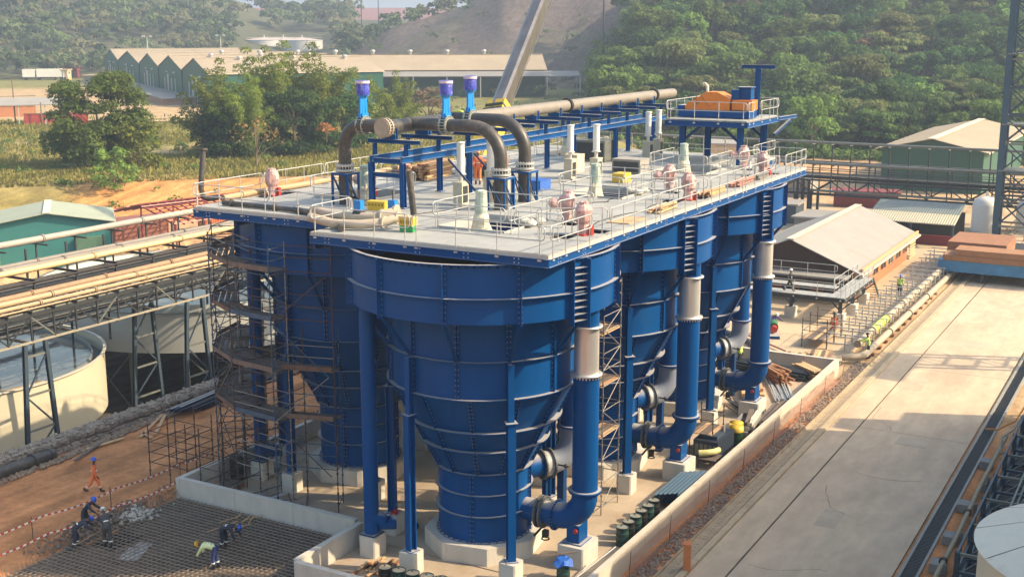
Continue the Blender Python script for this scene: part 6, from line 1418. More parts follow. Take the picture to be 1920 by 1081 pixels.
for k in range(3):
    pass
ss = thing('sawn_boards', 'scatter of pale timber offcuts on the rebar mat', 'offcuts', (40.6, 37.4, .17))
for k in range(16): MB().box((rg.uniform(-1.2, 1.2), rg.uniform(-.7, .9), .02+.003*k), (rg.uniform(.4, 1.3), .05, .025), rg.uniform(-.5, .5)).build('offcut', TIMB, ss)
ph = thing('excavation_hole', 'dark painted hole in the mesh where three workers stand', 'hole', (36.9, 41.3, .02)); MB().bb(-.9, -.7, 0, .9, .7, .03).build('hole_shade', M('hole_shade_tone', (.02, .016, .012), .95), ph); MB().box((-.2, .75, .08), (1.9, .1, .12)).build('edge_board', BROWNW, ph)  # flat near-black slab paints the shaded depth of a hole
tag(MB().box((0,0,.02), (1.3, .9, .02), .4).box((.9, .3, .02), (.5, .7, .02), .2).build('plastic_sheet', M('pale_sheet', (.5, .5, .48), .4, var=.3, scale=3)), 'pale plastic sheet lying under the bars near the hole', 'sheet').location = (36.2, 39.6, .02)
# barrier tapes
for i, (p, q, z0, lab) in enumerate((((31.5, 45.0), (44, 44.15), .98, 'upper red and white barrier tape strung beside the dirt track'), ((31., 43.6), (42.6, 42.95), .72, 'lower red and white barrier tape strung beside the mesh'), ((44.0, 44.1), (62, 43.6), .95, 'red and white tape running on behind the scaffold'))):
    b = MB(); L_ = math.dist(p, q); n = int(L_/.17)
    def tp_(s_): f = s_*n and s_; return Vector((p[0]+(q[0]-p[0])*s_, p[1]+(q[1]-p[1])*s_+.05*math.sin(s_*9), z0-.28*math.sin(PI*((s_*3) % 1))*.5))
    for k in range(n):
        a, c = tp_(k/n), tp_((k+1)/n); b.cur = k % 2
        b.add([a-Vector((0,0,.035)), c-Vector((0,0,.035)), c+Vector((0,0.02,.035)), a+Vector((0,0.02,.035))], [(0,1,2,3)])
    tag(b.build('barrier_tape', [REDP, WHITE]), lab, 'tape')
for i, (x, y) in enumerate(((35.2, 44.9), (39.6, 44.6), (43.8, 44.1))): tag(MB().tube((0,0,0), (0,0,1.1), .02, 5).build('tape_stake', RUST, None, (x, y, 0)), ['thin stake holding the tape near the diggers', 'thin stake holding the tape in the middle', 'thin stake at the scaffold end of the tape'][i], 'stake')
# ================================================================ left ground clutter
t = thing('black_pipe', 'long dusty black pipe with a flanged end lying by the stone wall', 'pipe', (28, 52.6, .32)); MB().tube((0,0,0), (14.8,0,0), .31, 20).build('pipe', HDPE, t); MB().tube((13.6,0,0), (13.75,0,0), .40, 20).tube((14.7,0,0), (14.95,0,0), .36, 20).build('flange', HDPE, t)
bs = thing('beam_stack', 'dark blue steel beams lying by the stone wall', 'beams', (53.4, 51.6, .05), R(4))
for k in range(9): MB().ibeam((.2*(k % 3)-.3*k, .28*(k % 4), .12+.27*(k//4)), (7.2-.2*k, .28*(k % 4)+.1, .12+.27*(k//4)), .2, .22, .03).build('beam', BLUED if k % 3 else M('navy_beam', (.02, .03, .07), .5, .3), bs)
for i, (x, y, l, a) in enumerate(((49.6, 52.0, 4.2, 28), (49.9, 51.6, 3.6, 36), (46.0, 51.9, 2.4, -8), (44.5, 51.6, 3.0, 20), (48.2, 51.0, 1.4, 70))):
    tag(MB().box((0,0,.05), (l, .18, .06), R(a)).build('plank', TIMB if i != 3 else WOODM, None, (x, y, .06+.05*(i % 2))), ['long pale plank leaning out by the stone wall', 'second pale plank crossing the long one', 'short pale plank on the stones by the wall', 'grey plank lying along the foot of the stone wall', 'stubby plank end on the dirt by the wall'][i], 'plank')
def drum(x, y, m_, lid, label, group, z=.03, h=.88):
    t = thing('oil_drum', label, 'drum', (x, y, z), 0, group)
    MB().lathe([(.285, 0), (.29, .02), (.285, .04), (.285, .28), (.298, .295), (.285, .31), (.285, .57), (.298, .585), (.285, .6), (.285, h-.02), (.297, h-.01), (.297, h+.01), (.28, h+.01), (.275, h-.03)], 28).build('body', m_, t)
    MB().disc((0,0,0), .276, 28, h-.025).build('lid', lid, t); MB().tube((.12, .1, h-.03), (.12, .1, h+.005), .035, 10).build('bung', m_, t); return t
DG = M('drum_dark_green', (.02, .06, .05), .45, var=.15, dirt=(.12, .1, .07), dirt_amt=.15); DBK = M('drum_black', (.02, .02, .02), .45); LT = M('drum_lid_tan', (.58, .47, .31), .6, var=.15); LG = M('drum_lid_grey', (.24, .24, .21), .55, var=.2)
W6 = ['first', 'second', 'third', 'fourth', 'fifth', 'sixth']
for i in range(6): drum(47.75+.74*i, 21.02+.02*(i % 2), DG if i % 2 == 0 else DBK, LG, f'{W6[i]} dark drum from the near end of the row along the wall', 'dark drums in a row along the wall')
for i in range(5): drum(39.05+.05*i, 27.95-.66*i, DBK if i == 0 else DG, LT, f'{W6[i]} drum from the left of the tan-lidded row at the bottom edge', 'tan-lidded drums at the bottom edge')
drum(43.3, 21.75, DG, LG, 'green drum under a crumpled blue tarpaulin beside the elbow stand', None)
b = MB(); rgt = random.Random(4)
V = [(.42*math.cos(2*PI*k/12)*rgt.uniform(.85, 1.35), .42*math.sin(2*PI*k/12)*rgt.uniform(.85, 1.35), rgt.uniform(-.28, -.02)) for k in range(12)]+[(.26*math.cos(2*PI*k/12), .26*math.sin(2*PI*k/12), rgt.uniform(.03, .1)) for k in range(12)]+[(0,0,.06)]
b.add(V, [(k, (k+1) % 12, 12+(k+1) % 12, 12+k) for k in range(12)]+[(12+k, 12+(k+1) % 12, 24) for k in range(12)])
tag(b.build('blue_tarpaulin', TARP, None, (43.3, 21.75, .93)), 'crumpled bright blue tarpaulin draped on the drum', 'tarpaulin')
tag(MB().box((0,0,0), (1.7, .12, .05), -.75).build('cover_plank', WOODM, None, (43.35, 22.0, 1.09)), 'grey plank resting on the blue tarpaulin', 'plank')
tag(MB().tube((0,0,0), (2.6, -1.0, .9), .035, 6).build('scaffold_tube', GALV, None, (42.6, 21.2, .2)), 'loose galvanised tube leaning on the long wall by the drum', 'tube')
wp = thing('timber_pile', 'pile of loose timber behind the tan-lidded drums', 'timber', (40.2, 29.2, .03), R(15))
for k in range(16): MB().box((rg.uniform(-.5, .5), rg.uniform(-.8, .8), .05+.05*(k//4)), (rg.uniform(.9, 1.7), .11, .05), rg.uniform(-.4, .5)).build('timber', TIMB if k % 3 else BROWNW, wp)
bd = thing('waste_bin', 'black plastic drum bin beside the pallet inside the wall corner', 'bin', (45.7, 41.9, .03)); MB().lathe([(.36, 0), (.40, .1), (.42, 1.15), (.44, 1.2), (.38, 1.25), (0, 1.28)], 20).build('body', BLACK, bd)
for i, (x, y, a, lab) in enumerate(((46.9, 41.0, 20, 'wooden pallet lying in front of the black bin'), (44.3, 41.2, 10, 'wooden steps of stacked pallets in the wall corner'))):
    t = thing('pallet', lab, 'pallet', (x, y, .03), R(a))
    for q in range(3): MB().bb(-.6, -.5+.45*q, 0, .6, -.4+.45*q, .1+.15*i).build('bearer', BROWNW, t)
    for q in range(7): MB().bb(-.6+.175*q, -.52, .105+.15*i, -.6+.175*q+.13, .52, .13+.15*i).build('slat', WOODM, t)
fl = thing('scrap_pile', 'scatter of steel offcuts and boards on the slab behind the front wall', 'scrap', (43.9, 38.2, .05))
for k in range(22): MB().box((rg.uniform(-.7, .9), rg.uniform(-2, 1.5), .03+.012*k), (rg.uniform(.5, 1.8), rg.choice([.05, .12, .2]), .03), rg.uniform(-1.6, 1.2)).build('offcut', [GALV, WOODM, ROOFD, BLUED][k % 4], fl)
tag(MB().sphere((0,0,.16), .2, 12, 6).tube((-.25,0,.16), (.25,0,.16), .1, 10).build('small_pump', BLACK, None, (42.9, 35.1, .03)), 'small black pump head behind the front wall', 'pump')
for i, (x, y, m_, lab) in enumerate(((43.5, 30.6, REDP, 'red bolt box on the plinth behind the slim standpipe'), (44.6, 30.2, BLACK, 'pair of black flanged fittings on the slab'))):
    t = thing('fitting', lab, 'fitting', (x, y, 1.02 if i == 0 else .03)); MB().box((0,0,.1), (.2, .2, .18), .3).build('body', m_, t); MB().tube((.14,0,.14), (.2,0,.14), .13, 14).build('flange', m_, t)
# ================================================================ right slab clutter
st_ = thing('sheet_stack', 'blue-grey corrugated steel sheets stacked along the wall past the drums', 'sheets', (52.6, 20.2, .03), 0)
for k in range(5): 
    b = MB(); n = 12
    P = [(0, .12*j, .45+.12*k+(.05 if j % 2 else 0)-.03*j) for j in range(n)]; P2 = [(4.4-.2*k, y_, z_) for _, y_, z_ in P]
    b.add(P+P2, [(j, j+1, n+j+1, n+j) for j in range(n-1)]); b.build('sheet', M('blue_grey_sheet', (.10, .17, .24), .5, .2, var=.1), st_)
for x in (.4, 3.6): MB().bb(x, .1, 0, x+.2, 1.2, .42).build('bearer', BROWNW, st_)
gn = thing('generator', 'dark machine with louvred side under the short scaffold', 'generator', (59.9, 20.7, .03)); MB().bb(0, .2, .1, 2.6, 1.6, 1.15).build('body', M('machine_navy', (.02, .03, .05), .5), gn)
for k in range(5): MB().bb(-.03, .3+.25*k, .3, -.005, .48+.25*k, .95).build('louvre', GREYL, gn)
MB().bb(.4, .4, 1.16, 1.4, 1.3, 1.35).build('top_panel', GREYG, gn); MB().tube((2.0, .6, 1.16), (2.0, .6, 1.5), .08, 8).build('exhaust', STEEL, gn)
yg = thing('gear_drive', 'yellow rounded gear cover on a dark green motor', 'gear drive', (63.2, 21.0, .03), R(20)); yg.scale = (.7, .7, .75); MB().lathe([(.5, 0), (.5, 1.1)], 20).build('motor', M('motor_green', (.01, .05, .02), .5), yg); MB().box((.5,0,1.3), (1.1, 1.1, .34)).lathe([(.56, 1.13), (.56, 1.47), (0, 1.48)], 20).lathe([(.56, 1.13), (.56, 1.47), (0, 1.48)], 20, (1.1, 0, 0)).build('gear_cover', YEL, yg)
yb = thing('pipe_bend', 'pale yellow pipe bend on a trestle beside the middle concrete block', 'pipe bend', (58.9, 21.2, 0)); yb.scale = (.8, .8, .85); MB().path([(0, .5, .95), (.2, 0, 1.0), (.6, -.35, 1.0), (1.1, -.5, 1.0)], .2, 14).build('bend', M('pale_yellow', (.60, .56, .24), .5), yb); MB().bb(-.2, -.7, .6, 1.2, .6, .68).build('table', WOODM, yb)
for p in ((-.1, -.6), (1.1, -.6), (-.1, .5), (1.1, .5)): MB().bb(p[0]-.04, p[1]-.04, .03, p[0]+.04, p[1]+.04, .6).build('leg', RUST, yb)
def pile(name, label, cat, loc, rz, n, L_, m_, w_=1.6, shape='tube', r_=.06, seed=1, jit=.06):
    t = thing(name, label, cat, loc, rz); g_ = random.Random(seed); row = int(w_/(r_*2.3))
    for k in range(n):
        y = (k % row)*r_*2.3+g_.uniform(-.02, .02); z = r_+(k//row)*r_*1.9; x0 = g_.uniform(-.3, .3); a = g_.uniform(-jit, jit)
        b = MB()
        if shape == 'tube': b.tube((x0, y, z), (x0+L_, y+a*L_, z+g_.uniform(0, .04)), r_, 6)
        else: b.box((x0+L_/2, y, z), (L_, r_*2.1, r_*1.5), a*.5)
        b.build('length', m_ if not isinstance(m_, list) else m_[k % len(m_)], t)
    return t
pile('rebar_bundle', 'dark bundle of long reinforcing bars against the far wall', 'rebar', (78.6, 21.2, .03), R(82), 34, 9, M('dark_bars', (.04, .05, .06), .5, .3), 1.5, r_=.07, seed=2, jit=.01)
pile('tube_stack', 'bright galvanised tubes stacked by the long wall', 'tubes', (72.6, 20.5, .03), R(24), 26, 5.2, GALV, 1.3, r_=.05, seed=3)
pile('timber_stack', 'pile of red-brown timber dumped by the galvanised tubes', 'timber', (76.0, 21.8, .1), R(48), 30, 3.4, BROWNW, 1.1, 'box', .08, seed=4, jit=.25)
pile('timber_stack', 'fresh pale planks lying beyond the farthest concrete block', 'timber', (72.2, 22.4, .03), R(24), 12, 4.8, TIMB, 1.6, 'box', .12, seed=5)
pile('timber_stack', 'neat pale timber bundle at the corner of the far wall', 'timber', (78.4, 20.4, .2), R(50), 20, 2.2, TIMB, .9, 'box', .07, seed=6)
pile('tube_stack', 'tangle of rusty scaffold tubes beside the farthest downcomer', 'tubes', (68.2, 20.6, .03), R(38), 30, 3.8, [RUST, SCAFG, TUBES[2]], 1.3, r_=.05, seed=7, jit=.2)
pile('timber_stack', 'grey boards strewn behind the yellow gear cover', 'timber', (64.6, 20.6, .03), R(10), 14, 2.6, [CONCW, WOODM, ROOFP], 1.2, 'box', .13, seed=8, jit=.2)
pile('timber_stack', 'loose boards along the wall between the last two blocks', 'timber', (66.0, 20.3, .03), R(3), 10, 4.4, WOODM, .7, 'box', .1, seed=9, jit=.04)
for i, (x, y, rz) in enumerate(((82.5, 22.5, 0), (84, 21.2, 10), (81.8, 25.5, -8))): 
    t = thing('timber_platform', ['low platform of pale boards behind the far wall', 'second low board platform nearer the road', 'third low board platform toward the tanks'][i], 'platform', (x, y, .12), R(rz))
    for k in range(7): MB().bb(-1, .25*k, .1, 1.3, .25*k+.22, .15).build('board', TIMB if (k+i) % 3 else WOODM, t)
    for q in (-.8, 1): MB().bb(q, 0, 0, q+.1, 1.7, .095).build('bearer', BROWNW, t)
# safety net
sn = thing('safety_net', 'faded pink safety netting hung on rods between the wall and the rubble', 'net', (0,0,0))
NETM = M('faded_net', (.52, .30, .24), .8, var=.35, scale=.7, stretch=(.3, 1, 2))
posts = [44.5, 49, 54, 59.2, 64.4, 69.6, 75, 79.5]
for k, x in enumerate(posts): MB().tube((x, 19.25, 0), (x+.05, 19.2, 1.35), .014, 5).build('rod', RUST, sn)
for k in range(len(posts)-1):
    for q in range(12):
        pts = []
        for s_ in np.linspace(0, 1, 9):
            sag = math.sin(PI*s_)*(.22-.012*q)+.02*math.sin(s_*17+q); z = .12+.082*q-sag*(.5+.5*q/12); pts.append((posts[k]+(posts[k+1]-posts[k])*s_, 19.25+.05*math.sin(s_*6+q*.4), max(.03, z)))
        b = MB()
        for a, c in zip(pts[:-1], pts[1:]): b.add([a, c, (c[0], c[1]-.02, c[2]+.06), (a[0], a[1]-.02, a[2]+.06)], [(0,1,2,3)])
        b.build('strand', NETM, sn)
# ================================================================ deck clutter
t = thing('leaning_pipe', 'black flanged pipe leaning up over the left corner of the deck', 'pipe', (44.7, 42.35, DZ)); MB().path([(.9, -.1, .2), (.35, 0, .18), (.05, .05, .3), (-.05, .08, .7), (.05, .1, 1.3), (.35, .18, 2.6)], .14, 16).build('pipe', HDPE, t); MB().tube((.34, .175, 2.55), (.36, .18, 2.64), .22, 16).build('flange', HDPE, t)
for i, (p, q, r_, m_, lab) in enumerate((((45.7, 42.0), (62, 41.9), .15, TANP, 'beige pipe lying along the left deck edge from the leaning pipe'), ((44.6, 41.0), (44.3, 34.4), .12, HDPE, 'black pipe lying on the set-back deck front'))):
    t = thing('deck_pipe', lab, 'pipe', (*p, DZ+r_+.02)); d = Vector((q[0]-p[0], q[1]-p[1], 0)); MB().path([(0,0,0), tuple(d*.4+Vector((.06, -.1 if i == 0 else 0, 0))), tuple(d)], r_, 12).build('pipe', m_, t)
    for s_ in (.08, .5): MB().tube(d*s_, d*s_+d.normalized()*.08, r_+.06, 14).build('collar', m_, t)
HOSE = M('beige_hose', (.42, .36, .28), .6, var=.15, scale=2, dirt=(.22, .18, .14), dirt_amt=.2)
for i, (pts, lab) in enumerate((([(41.4, 33.2, .45), (41.5, 32.0, .25), (41.8, 30.8, .25), (42.3, 29.9, .35), (42.9, 29.6, .5)], 'thick beige hose curving along the front deck edge'), ([(43.4, 34.6, .4), (43.0, 33.0, .3), (43.0, 31.6, .35), (43.3, 30.7, .45), (43.9, 30.4, .6)], 'second thick beige hose behind the front one'))):
    t = thing('slurry_hose', lab, 'hose', (0, 0, DZ)); MB().path(pts, .2, 16).build('hose', HOSE, t)
    for k in (3, 4): MB().tube(Vector(pts[k])-Vector((.0,-.06,0)), Vector(pts[k])-Vector((0,.06,0)), .28, 16).build('clamp', HOSE, t)
t = thing('hose_end', 'black flexible pipe lying under the beige hoses', 'hose', (0,0,DZ)); MB().path([(44.4, 36.5, .16), (43.9, 34.5, .15), (42.2, 32.2, .15), (41.0, 31.2, .15)], .14, 12).build('pipe', HDPE, t)
for i, (x, y, rz, lab) in enumerate(((42.55, 28.85, 8, 'cream-lidded yellow crate on a green base at the front rail'), (46.9, 33.5, 12, 'yellow crate under the near end of the trestle'))):
    t = thing('yellow_crate', lab, 'crate', (x, y, DZ), R(rz)); t.scale = (.68, .68, .72) if i == 0 else (.8, .95, .5); MB().bb(-.3, -.45, .02, .3, .45, .38).build('base', M('bright_green', (.03, .3, .08), .5) if i == 0 else YEL, t); MB().bb(-.33, -.48, .39, .33, .48, .8).build('box', YEL, t); MB().bb(-.35, -.5, .81, .35, .5, .92).build('lid', YELP if i == 0 else YEL, t)
    for q in range(5): MB().bb(-.345, -.4+.17*q, .5, -.335, -.3+.17*q, .7).build('slot', M('slot_shadow', (.25, .16, .01), .6), t)
tag(MB().path([(0,0,0), (-.1, .05, 1.0), (-.22, .1, 2.1)], .15, 14).build('upright_pipe', HDPE, None, (46.2, 31.0, DZ)), 'plain black pipe standing upright behind the front crate', 'pipe')
for i, (x, y, lab) in enumerate(((43.1, 31.8, 'bright blue valve body among the hoses, left'), (43.9, 30.55, 'bright blue valve body among the hoses, right'))):
    t = thing('hose_valve', lab, 'valve', (x, y, DZ)); MB().box((0,0,.75), (.28, .36, .62)).build('yoke', BLUEB, t); MB().tube((0,0,1.05), (0,0,1.5), .03, 6).build('stem', RUST, t); MB().tube((0,-.2,.4), (0,.2,.4), .26, 14).build('body', DARK, t)
TLG = ['pile of tan timber lengths along the deck road edge by the middle tank', 'pile of red-tipped bars along the deck edge past the timber', 'short wrapped bundle of boards on the deck road edge', 'small pile of tan bars near the far deck corner']
for i, (x, l, m_, sh_) in enumerate(((58.9, 2.6, TIMB, 'box'), (63.2, 3.0, M('pinkish_bars', (.45, .2, .15), .6, var=.3), 'tube'), (52.4, 2.3, TIMB, 'tube'), (66.6, 2.2, SCAFG, 'tube'))):
    pile('deck_bundle', TLG[i], 'bundle', (x, 21.45, DZ+.02), R(3), 14, l, m_, .7, sh_, .05, seed=20+i, jit=.04)
pile('deck_bundle', 'stack of brown timber lengths under the far side of the trestle', 'bundle', (57.4, 37.6, DZ+.02), R(8), 44, 3.4, [TIMB, BROWNW], 1.6, 'box', .08, seed=31, jit=.03)
tag(MB().box((0,0,.02), (2.0, 1.1, .03)).build('plywood_sheet', TIMB, None, (49.8, 22.0, DZ+.01)), 'tan plywood sheet lying on the deck by the road edge', 'board')
tag(MB().bb(-.5, -.35, 0, .5, .35, .5).build('yellow_box', YEL, None, (62.3, 27.9, DZ+.02)), 'small yellow box on the deck beyond the second opening', 'box')
for i, (x, y, sx, sy, h_, m_, lab) in enumerate(((60.2, 35.2, 2.2, 1.0, .9, ORAN, 'orange equipment crate behind the third feed pipe'), (71.0, 33.0, 1.6, 2.4, 1.3, GREYL, 'grey equipment cabinet near the foot of the machine platform'), (66.0, 28.4, 1.4, 1.8, .8, ROOFP, 'pale skid box beside the white cylinders'), (55.6, 31.9, 1.1, .9, 1.0, M('ivory_cabinet', (.55, .5, .36), .6), 'ivory cabinet beside the trestle leg'), (65.0, 32.0, 1.0, .8, 1.0, M('ivory_cabinet', (.55, .5, .36), .6), 'ivory cabinet half way along the trestle'), (56.6, 30.0, 1.2, .9, .5, M('blue_bag', (.03, .12, .45), .6, bump=.05), 'bright blue bag beside the third feed pipe stand'))):
    t = thing('deck_cabinet', lab, 'cabinet', (x, y, DZ+.01)); MB().bb(0, 0, 0, sx, sy, h_).build('body', m_, t); MB().bb(-.02, -.02, h_+.002, sx+.02, sy+.02, h_+.04).build('top', m_, t); MB().bb(-.02, .1, .1, -.005, sy-.1, h_-.1).build('door', DARK if i < 3 else m_, t)
for i, (x, y) in enumerate(((45.9, 24.1), (57.8, 24.1), (69.7, 24.1))):
    b = MB(); g_ = random.Random(90+i)
    for k in range(5): b.sphere((g_.uniform(-.7, .7), g_.uniform(-.3, .3), .16), g_.uniform(.16, .3), 8, 5, (1.3, 1, .6))
    tag(b.build('canvas_bundle', M('off_white_canvas', (.55, .52, .45), .8, var=.2, bump=.05), None, (x+.6, y+1.0, DZ+.01)), f'crumpled off-white canvas on the deck by the {nm[i]} pink motors', 'canvas')
CBL = [([(44, 30.5), (46.5, 31.2), (49, 30.2), (50.2, 30.6)], 'black cable snaking to the nearest beige cabinet'), ([(53, 26.3), (54.6, 25.2), (56.3, 25.4)], 'black cable lying beside the second opening'), ([(47.5, 22.6), (50, 22.9), (53, 22.4), (55.5, 22.8)], 'thin cable running between the two nearest edge motors'), ([(59.5, 31.5), (61, 30.2), (62.2, 30.8)], 'looped cable at the third white cylinder'), ([(64, 24), (66.5, 25.2), (68, 24.3)], 'black cable near the farthest opening')]
for pts, lab in CBL:
    P = [(x+.15*math.sin(i*2.1), y, DZ+.025) for i, (x, y) in enumerate(pts)]; Q = []
    for a, c in zip(P[:-1], P[1:]):
        for s_ in range(5): t_ = s_/5; Q.append((a[0]+(c[0]-a[0])*t_, a[1]+(c[1]-a[1])*t_+.18*math.sin(PI*t_), a[2]))
    tag(MB().path(Q+[P[-1]], .022, 5).build('deck_cable', BLACK), lab, 'cable')
# ================================================================ people
COV = {}
def capsule_skin(name, verts, edges, radii, mats, matfn=None, sub=1, root=0):
    me = bpy.data.meshes.new(name+'_skeleton'); me.from_pydata([tuple(v) for v in verts], edges, []); o = bpy.data.objects.new(name, me); COL.objects.link(o)
    md = o.modifiers.new('skin', 'SKIN'); md.use_smooth_shade = True
    for i, r_ in enumerate(radii): me.skin_vertices[0].data[i].radius = r_ if isinstance(r_, tuple) else (r_, r_); me.skin_vertices[0].data[i].use_root = (i == root)
    if sub: s_ = o.modifiers.new('sub', 'SUBSURF'); s_.levels = sub; s_.render_levels = sub
    dg = bpy.context.evaluated_depsgraph_get(); ev = o.evaluated_get(dg); nm2 = bpy.data.meshes.new_from_object(ev); o.modifiers.clear(); o.data = nm2; bpy.data.meshes.remove(me)
    nm2.materials.clear()
    for m in mats: nm2.materials.append(m)
    if matfn:
        for p in nm2.polygons: p.material_index = matfn(p.center)
    for p in nm2.polygons: p.use_smooth = True
    return o
def person(label, loc, rz, cover, helmet, pose, vest=None, trousers=None, boots=BLACK, stripe=None, scale=1.0):
    """pose: bend (torso pitch deg), legs [(thigh, knee)] x2, arms [(fwd, out, elbow)] x2, turn head pitch; x is forward"""
    t = thing('person', label, 'person', loc, rz); t.scale = (scale,)*3
    bend, legs, arms, hp_ = pose; b_ = R(bend)
    T = Vector((math.sin(b_), 0, math.cos(b_)))                    # torso axis
    F = Vector((math.cos(b_), 0, -math.sin(b_)))                   # chest forward
    leglow = []
    for th, kn in legs:
        a = R(th); c = R(th-kn); leglow.append(.45*math.cos(a)+.43*math.cos(c)+.07)
    hz_ = max(leglow); hip = Vector((0, 0, hz_))
    V, E_, Rd = [], [], []
    def v(p, r_, par=None):
        V.append(Vector(p)); Rd.append(r_)
        if par is not None: E_.append((par, len(V)-1))
        return len(V)-1
    pel = v(hip, (.145, .12)); sp = v(hip+T*.22, (.135, .11), pel); ch = v(hip+T*.42, (.165, .12), sp); nk0 = v(hip+T*.55, .07, ch)
    hd_ = (T+F*(-math.tan(R(hp_)))).normalized() if hp_ else T
    nk = v(hip+T*.60, .055, nk0); hc = hip+T*.66+hd_*.05; jaw = v(hc+hd_*.0+F*.015, .075, nk); sk = v(hc+hd_*.12, .088, jaw)
    nose = v(hc+hd_*.05+F*.10, .016, jaw)
    CV, CE, CR = [hip+Vector((0,0,.0)), hip+T*.22, hip+T*.42, hip+T*.55], [(0,1),(1,2),(2,3)], [(.165,.14), (.155,.13), (.185,.14), (.085,.08)]
    bootpts = []; handp = []
    for s_, (th, kn) in zip((1, -1), legs):
        a = R(th); c = R(th-kn); h0 = hip+Vector((0, s_*.09, -.04)); k_ = h0+Vector((math.sin(a)*.43, s_*.02, -math.cos(a)*.43)); an = k_+Vector((math.sin(c)*.42, 0, -math.cos(c)*.42))
        i = v(h0, .095, pel); i = v(h0.lerp(k_, .5), .08, i); i = v(k_, .062, i); i = v(k_.lerp(an, .4), .058, i); i = v(an, .042, i); i = v(an+Vector((.13, 0, -.03)), .035, i)
        n0 = len(CV); CV += [h0, h0.lerp(k_, .5), k_, k_.lerp(an, .5), an+Vector((0,0,.06))]; CR += [.115, .10, .085, .08, .075]; CE += [(0, n0), (n0, n0+1), (n0+1, n0+2), (n0+2, n0+3), (n0+3, n0+4)]
        bootpts.append(an)
    for s_, (fw, out, el) in zip((1, -1), arms):
        sh_ = hip+T*.52+Vector((0, s_*.185, 0)); a = R(fw); o_ = R(out)
        d = Vector((math.sin(a)*math.cos(o_), s_*math.sin(o_), -math.cos(a)*math.cos(o_))); e = sh_+d*.29; a2 = R(fw+el); d2 = Vector((math.sin(a2)*math.cos(o_*.5), s_*math.sin(o_*.5), -math.cos(a2)*math.cos(o_*.5))); wr = e+d2*.25
        i = v(hip+T*.51+Vector((0, s_*.11, 0)), .07, ch); i = v(sh_, .062, i); i = v(sh_.lerp(e, .5), .05, i); i = v(e, .042, i); i = v(e.lerp(wr, .5), .038, i); i = v(wr, .028, i)
        pm = v(wr+d2*.06, (.034, .02), i); side = d2.cross(Vector((0, 1, 0)));  side = side.normalized() if side.length > .1 else Vector((1,0,0))
        for q, fl_ in enumerate((.075, .085, .08, .062)):
            off = side*(-.028+.019*q); f1 = v(wr+d2*.10+off, .010, pm); f2 = v(wr+d2*(.10+fl_*.6)+off+Vector((0, -s_*.012, 0)), .009, f1); v(wr+d2*(.10+fl_)+off+Vector((0, -s_*.03, 0)), .008, f2)
        th_ = v(wr+d2*.05-side*.045, .011, pm); v(wr+d2*.09-side*.06, .010, th_)
        n0 = len(CV); CV += [sh_, e, wr]; CR += [.085, .068, .055]; CE += [(2, n0), (n0, n0+1), (n0+1, n0+2)]
    o = capsule_skin('body', V, E_, Rd, [SKIN], sub=1); o.parent = t
    waist = hip+T*.06
    def mf(c):
        return 1 if (trousers and (Vector(c)-waist).dot(T) < 0 and c[2] < hz_+.12) else 0
    o = capsule_skin('coverall', CV, CE, CR, [cover, trousers or cover], mf, sub=1); o.parent = t
    if vest: 
        o = capsule_skin('vest', [hip+T*.05, hip+T*.25, hip+T*.44, hip+T*.53], [(0,1),(1,2),(2,3)], [(.175,.145), (.172,.142), (.205,.152), (.13,.12)], [vest], sub=1); o.parent = t
    HV = M('reflective_band', (.75, .78, .72), .35)
    def band(c, ax, r0, h_=.05, sx=1.):
        b = MB(); ax = Vector(ax).normalized(); b.tube(Vector(c)-ax*h_/2, Vector(c)+ax*h_/2, r0, 14); return b
    band(hip+T*.24, T, .152).build('waist_band', HV, t)
    for (th, kn), s_, an in zip(legs, (1, -1), bootpts):
        c = R(th-kn); d = Vector((math.sin(c), 0, -math.cos(c))); band(an-d*.2, d, .088).build('shin_band', HV, t)
        MB().path([an+Vector((-.04, 0, .10)), an+Vector((-.035, 0, -.0)), an+Vector((.03, 0, -.035)), an+Vector((.15, 0, -.045)), an+Vector((.185, 0, -.05))], [.06, .058, .058, .045, .02], 10).build('boot', boots, t)
    hm_ = MB(); q = hc+hd_*.155; m = (hd_.to_track_quat('Z', 'Y')).to_matrix()
    prof = [(.155, -.015), (.15, .0), (.128, .01), (.12, .06), (.085, .105), (.03, .125), (0, .127)]
    hm_.lathe(prof, 18); hm_.v = [tuple(q-hd_*.03+m @ Vector(p)) for p in hm_.v]; hm_.build('helmet', helmet, t)
    for s_ in (-1, 1): MB().sphere(hc+hd_*.065+F*.082+Vector((0, s_*.032, 0)), .013, 6, 4).build('eye', WHITE, t)
    return t
ORC = M('orange_coverall', (.80, .20, .07), .8, var=.12, scale=6); NAVY = M('navy_coverall', (.022, .03, .055), .8, var=.2); DKG = M('dark_grey_coverall', (.05, .055, .065), .8, var=.2); LIMEV = M('lime_vest', (.50, .72, .12), .7, var=.1); PALEV = M('pale_lime_shirt', (.62, .72, .38), .7); BLT = M('blue_trousers', (.03, .05, .16), .8); GREYJ = M('blue_grey_shirt', (.16, .19, .26), .8)
HB = M('blue_helmet', (.02, .10, .60), .35); HW = M('white_helmet', (.75, .75, .72), .35); HY_ = M('yellow_helmet', (.80, .50, .04), .35); HO = M('orange_helmet', (.85, .25, .04), .35)
walk = (3, [(24, 8), (-22, 22)], [(-14, 6, 8), (18, 6, 14)], 0); stand = (3, [(2, 3), (-3, 3)], [(4, 6, 12), (8, 8, 20)], -6)
dig = (62, [(22, 34), (4, 20)], [(50, 6, 10), (32, 6, 18)], -20); bent = (78, [(14, 16), (2, 8)], [(28, 6, 4), (18, 8, 8)], -20); lean = (38, [(18, 26), (-4, 14)], [(45, 8, 20), (40, 10, 24)], -10); crouch = (36, [(92, 118), (70, 108)], [(58, 8, 16), (48, 12, 22)], -12)
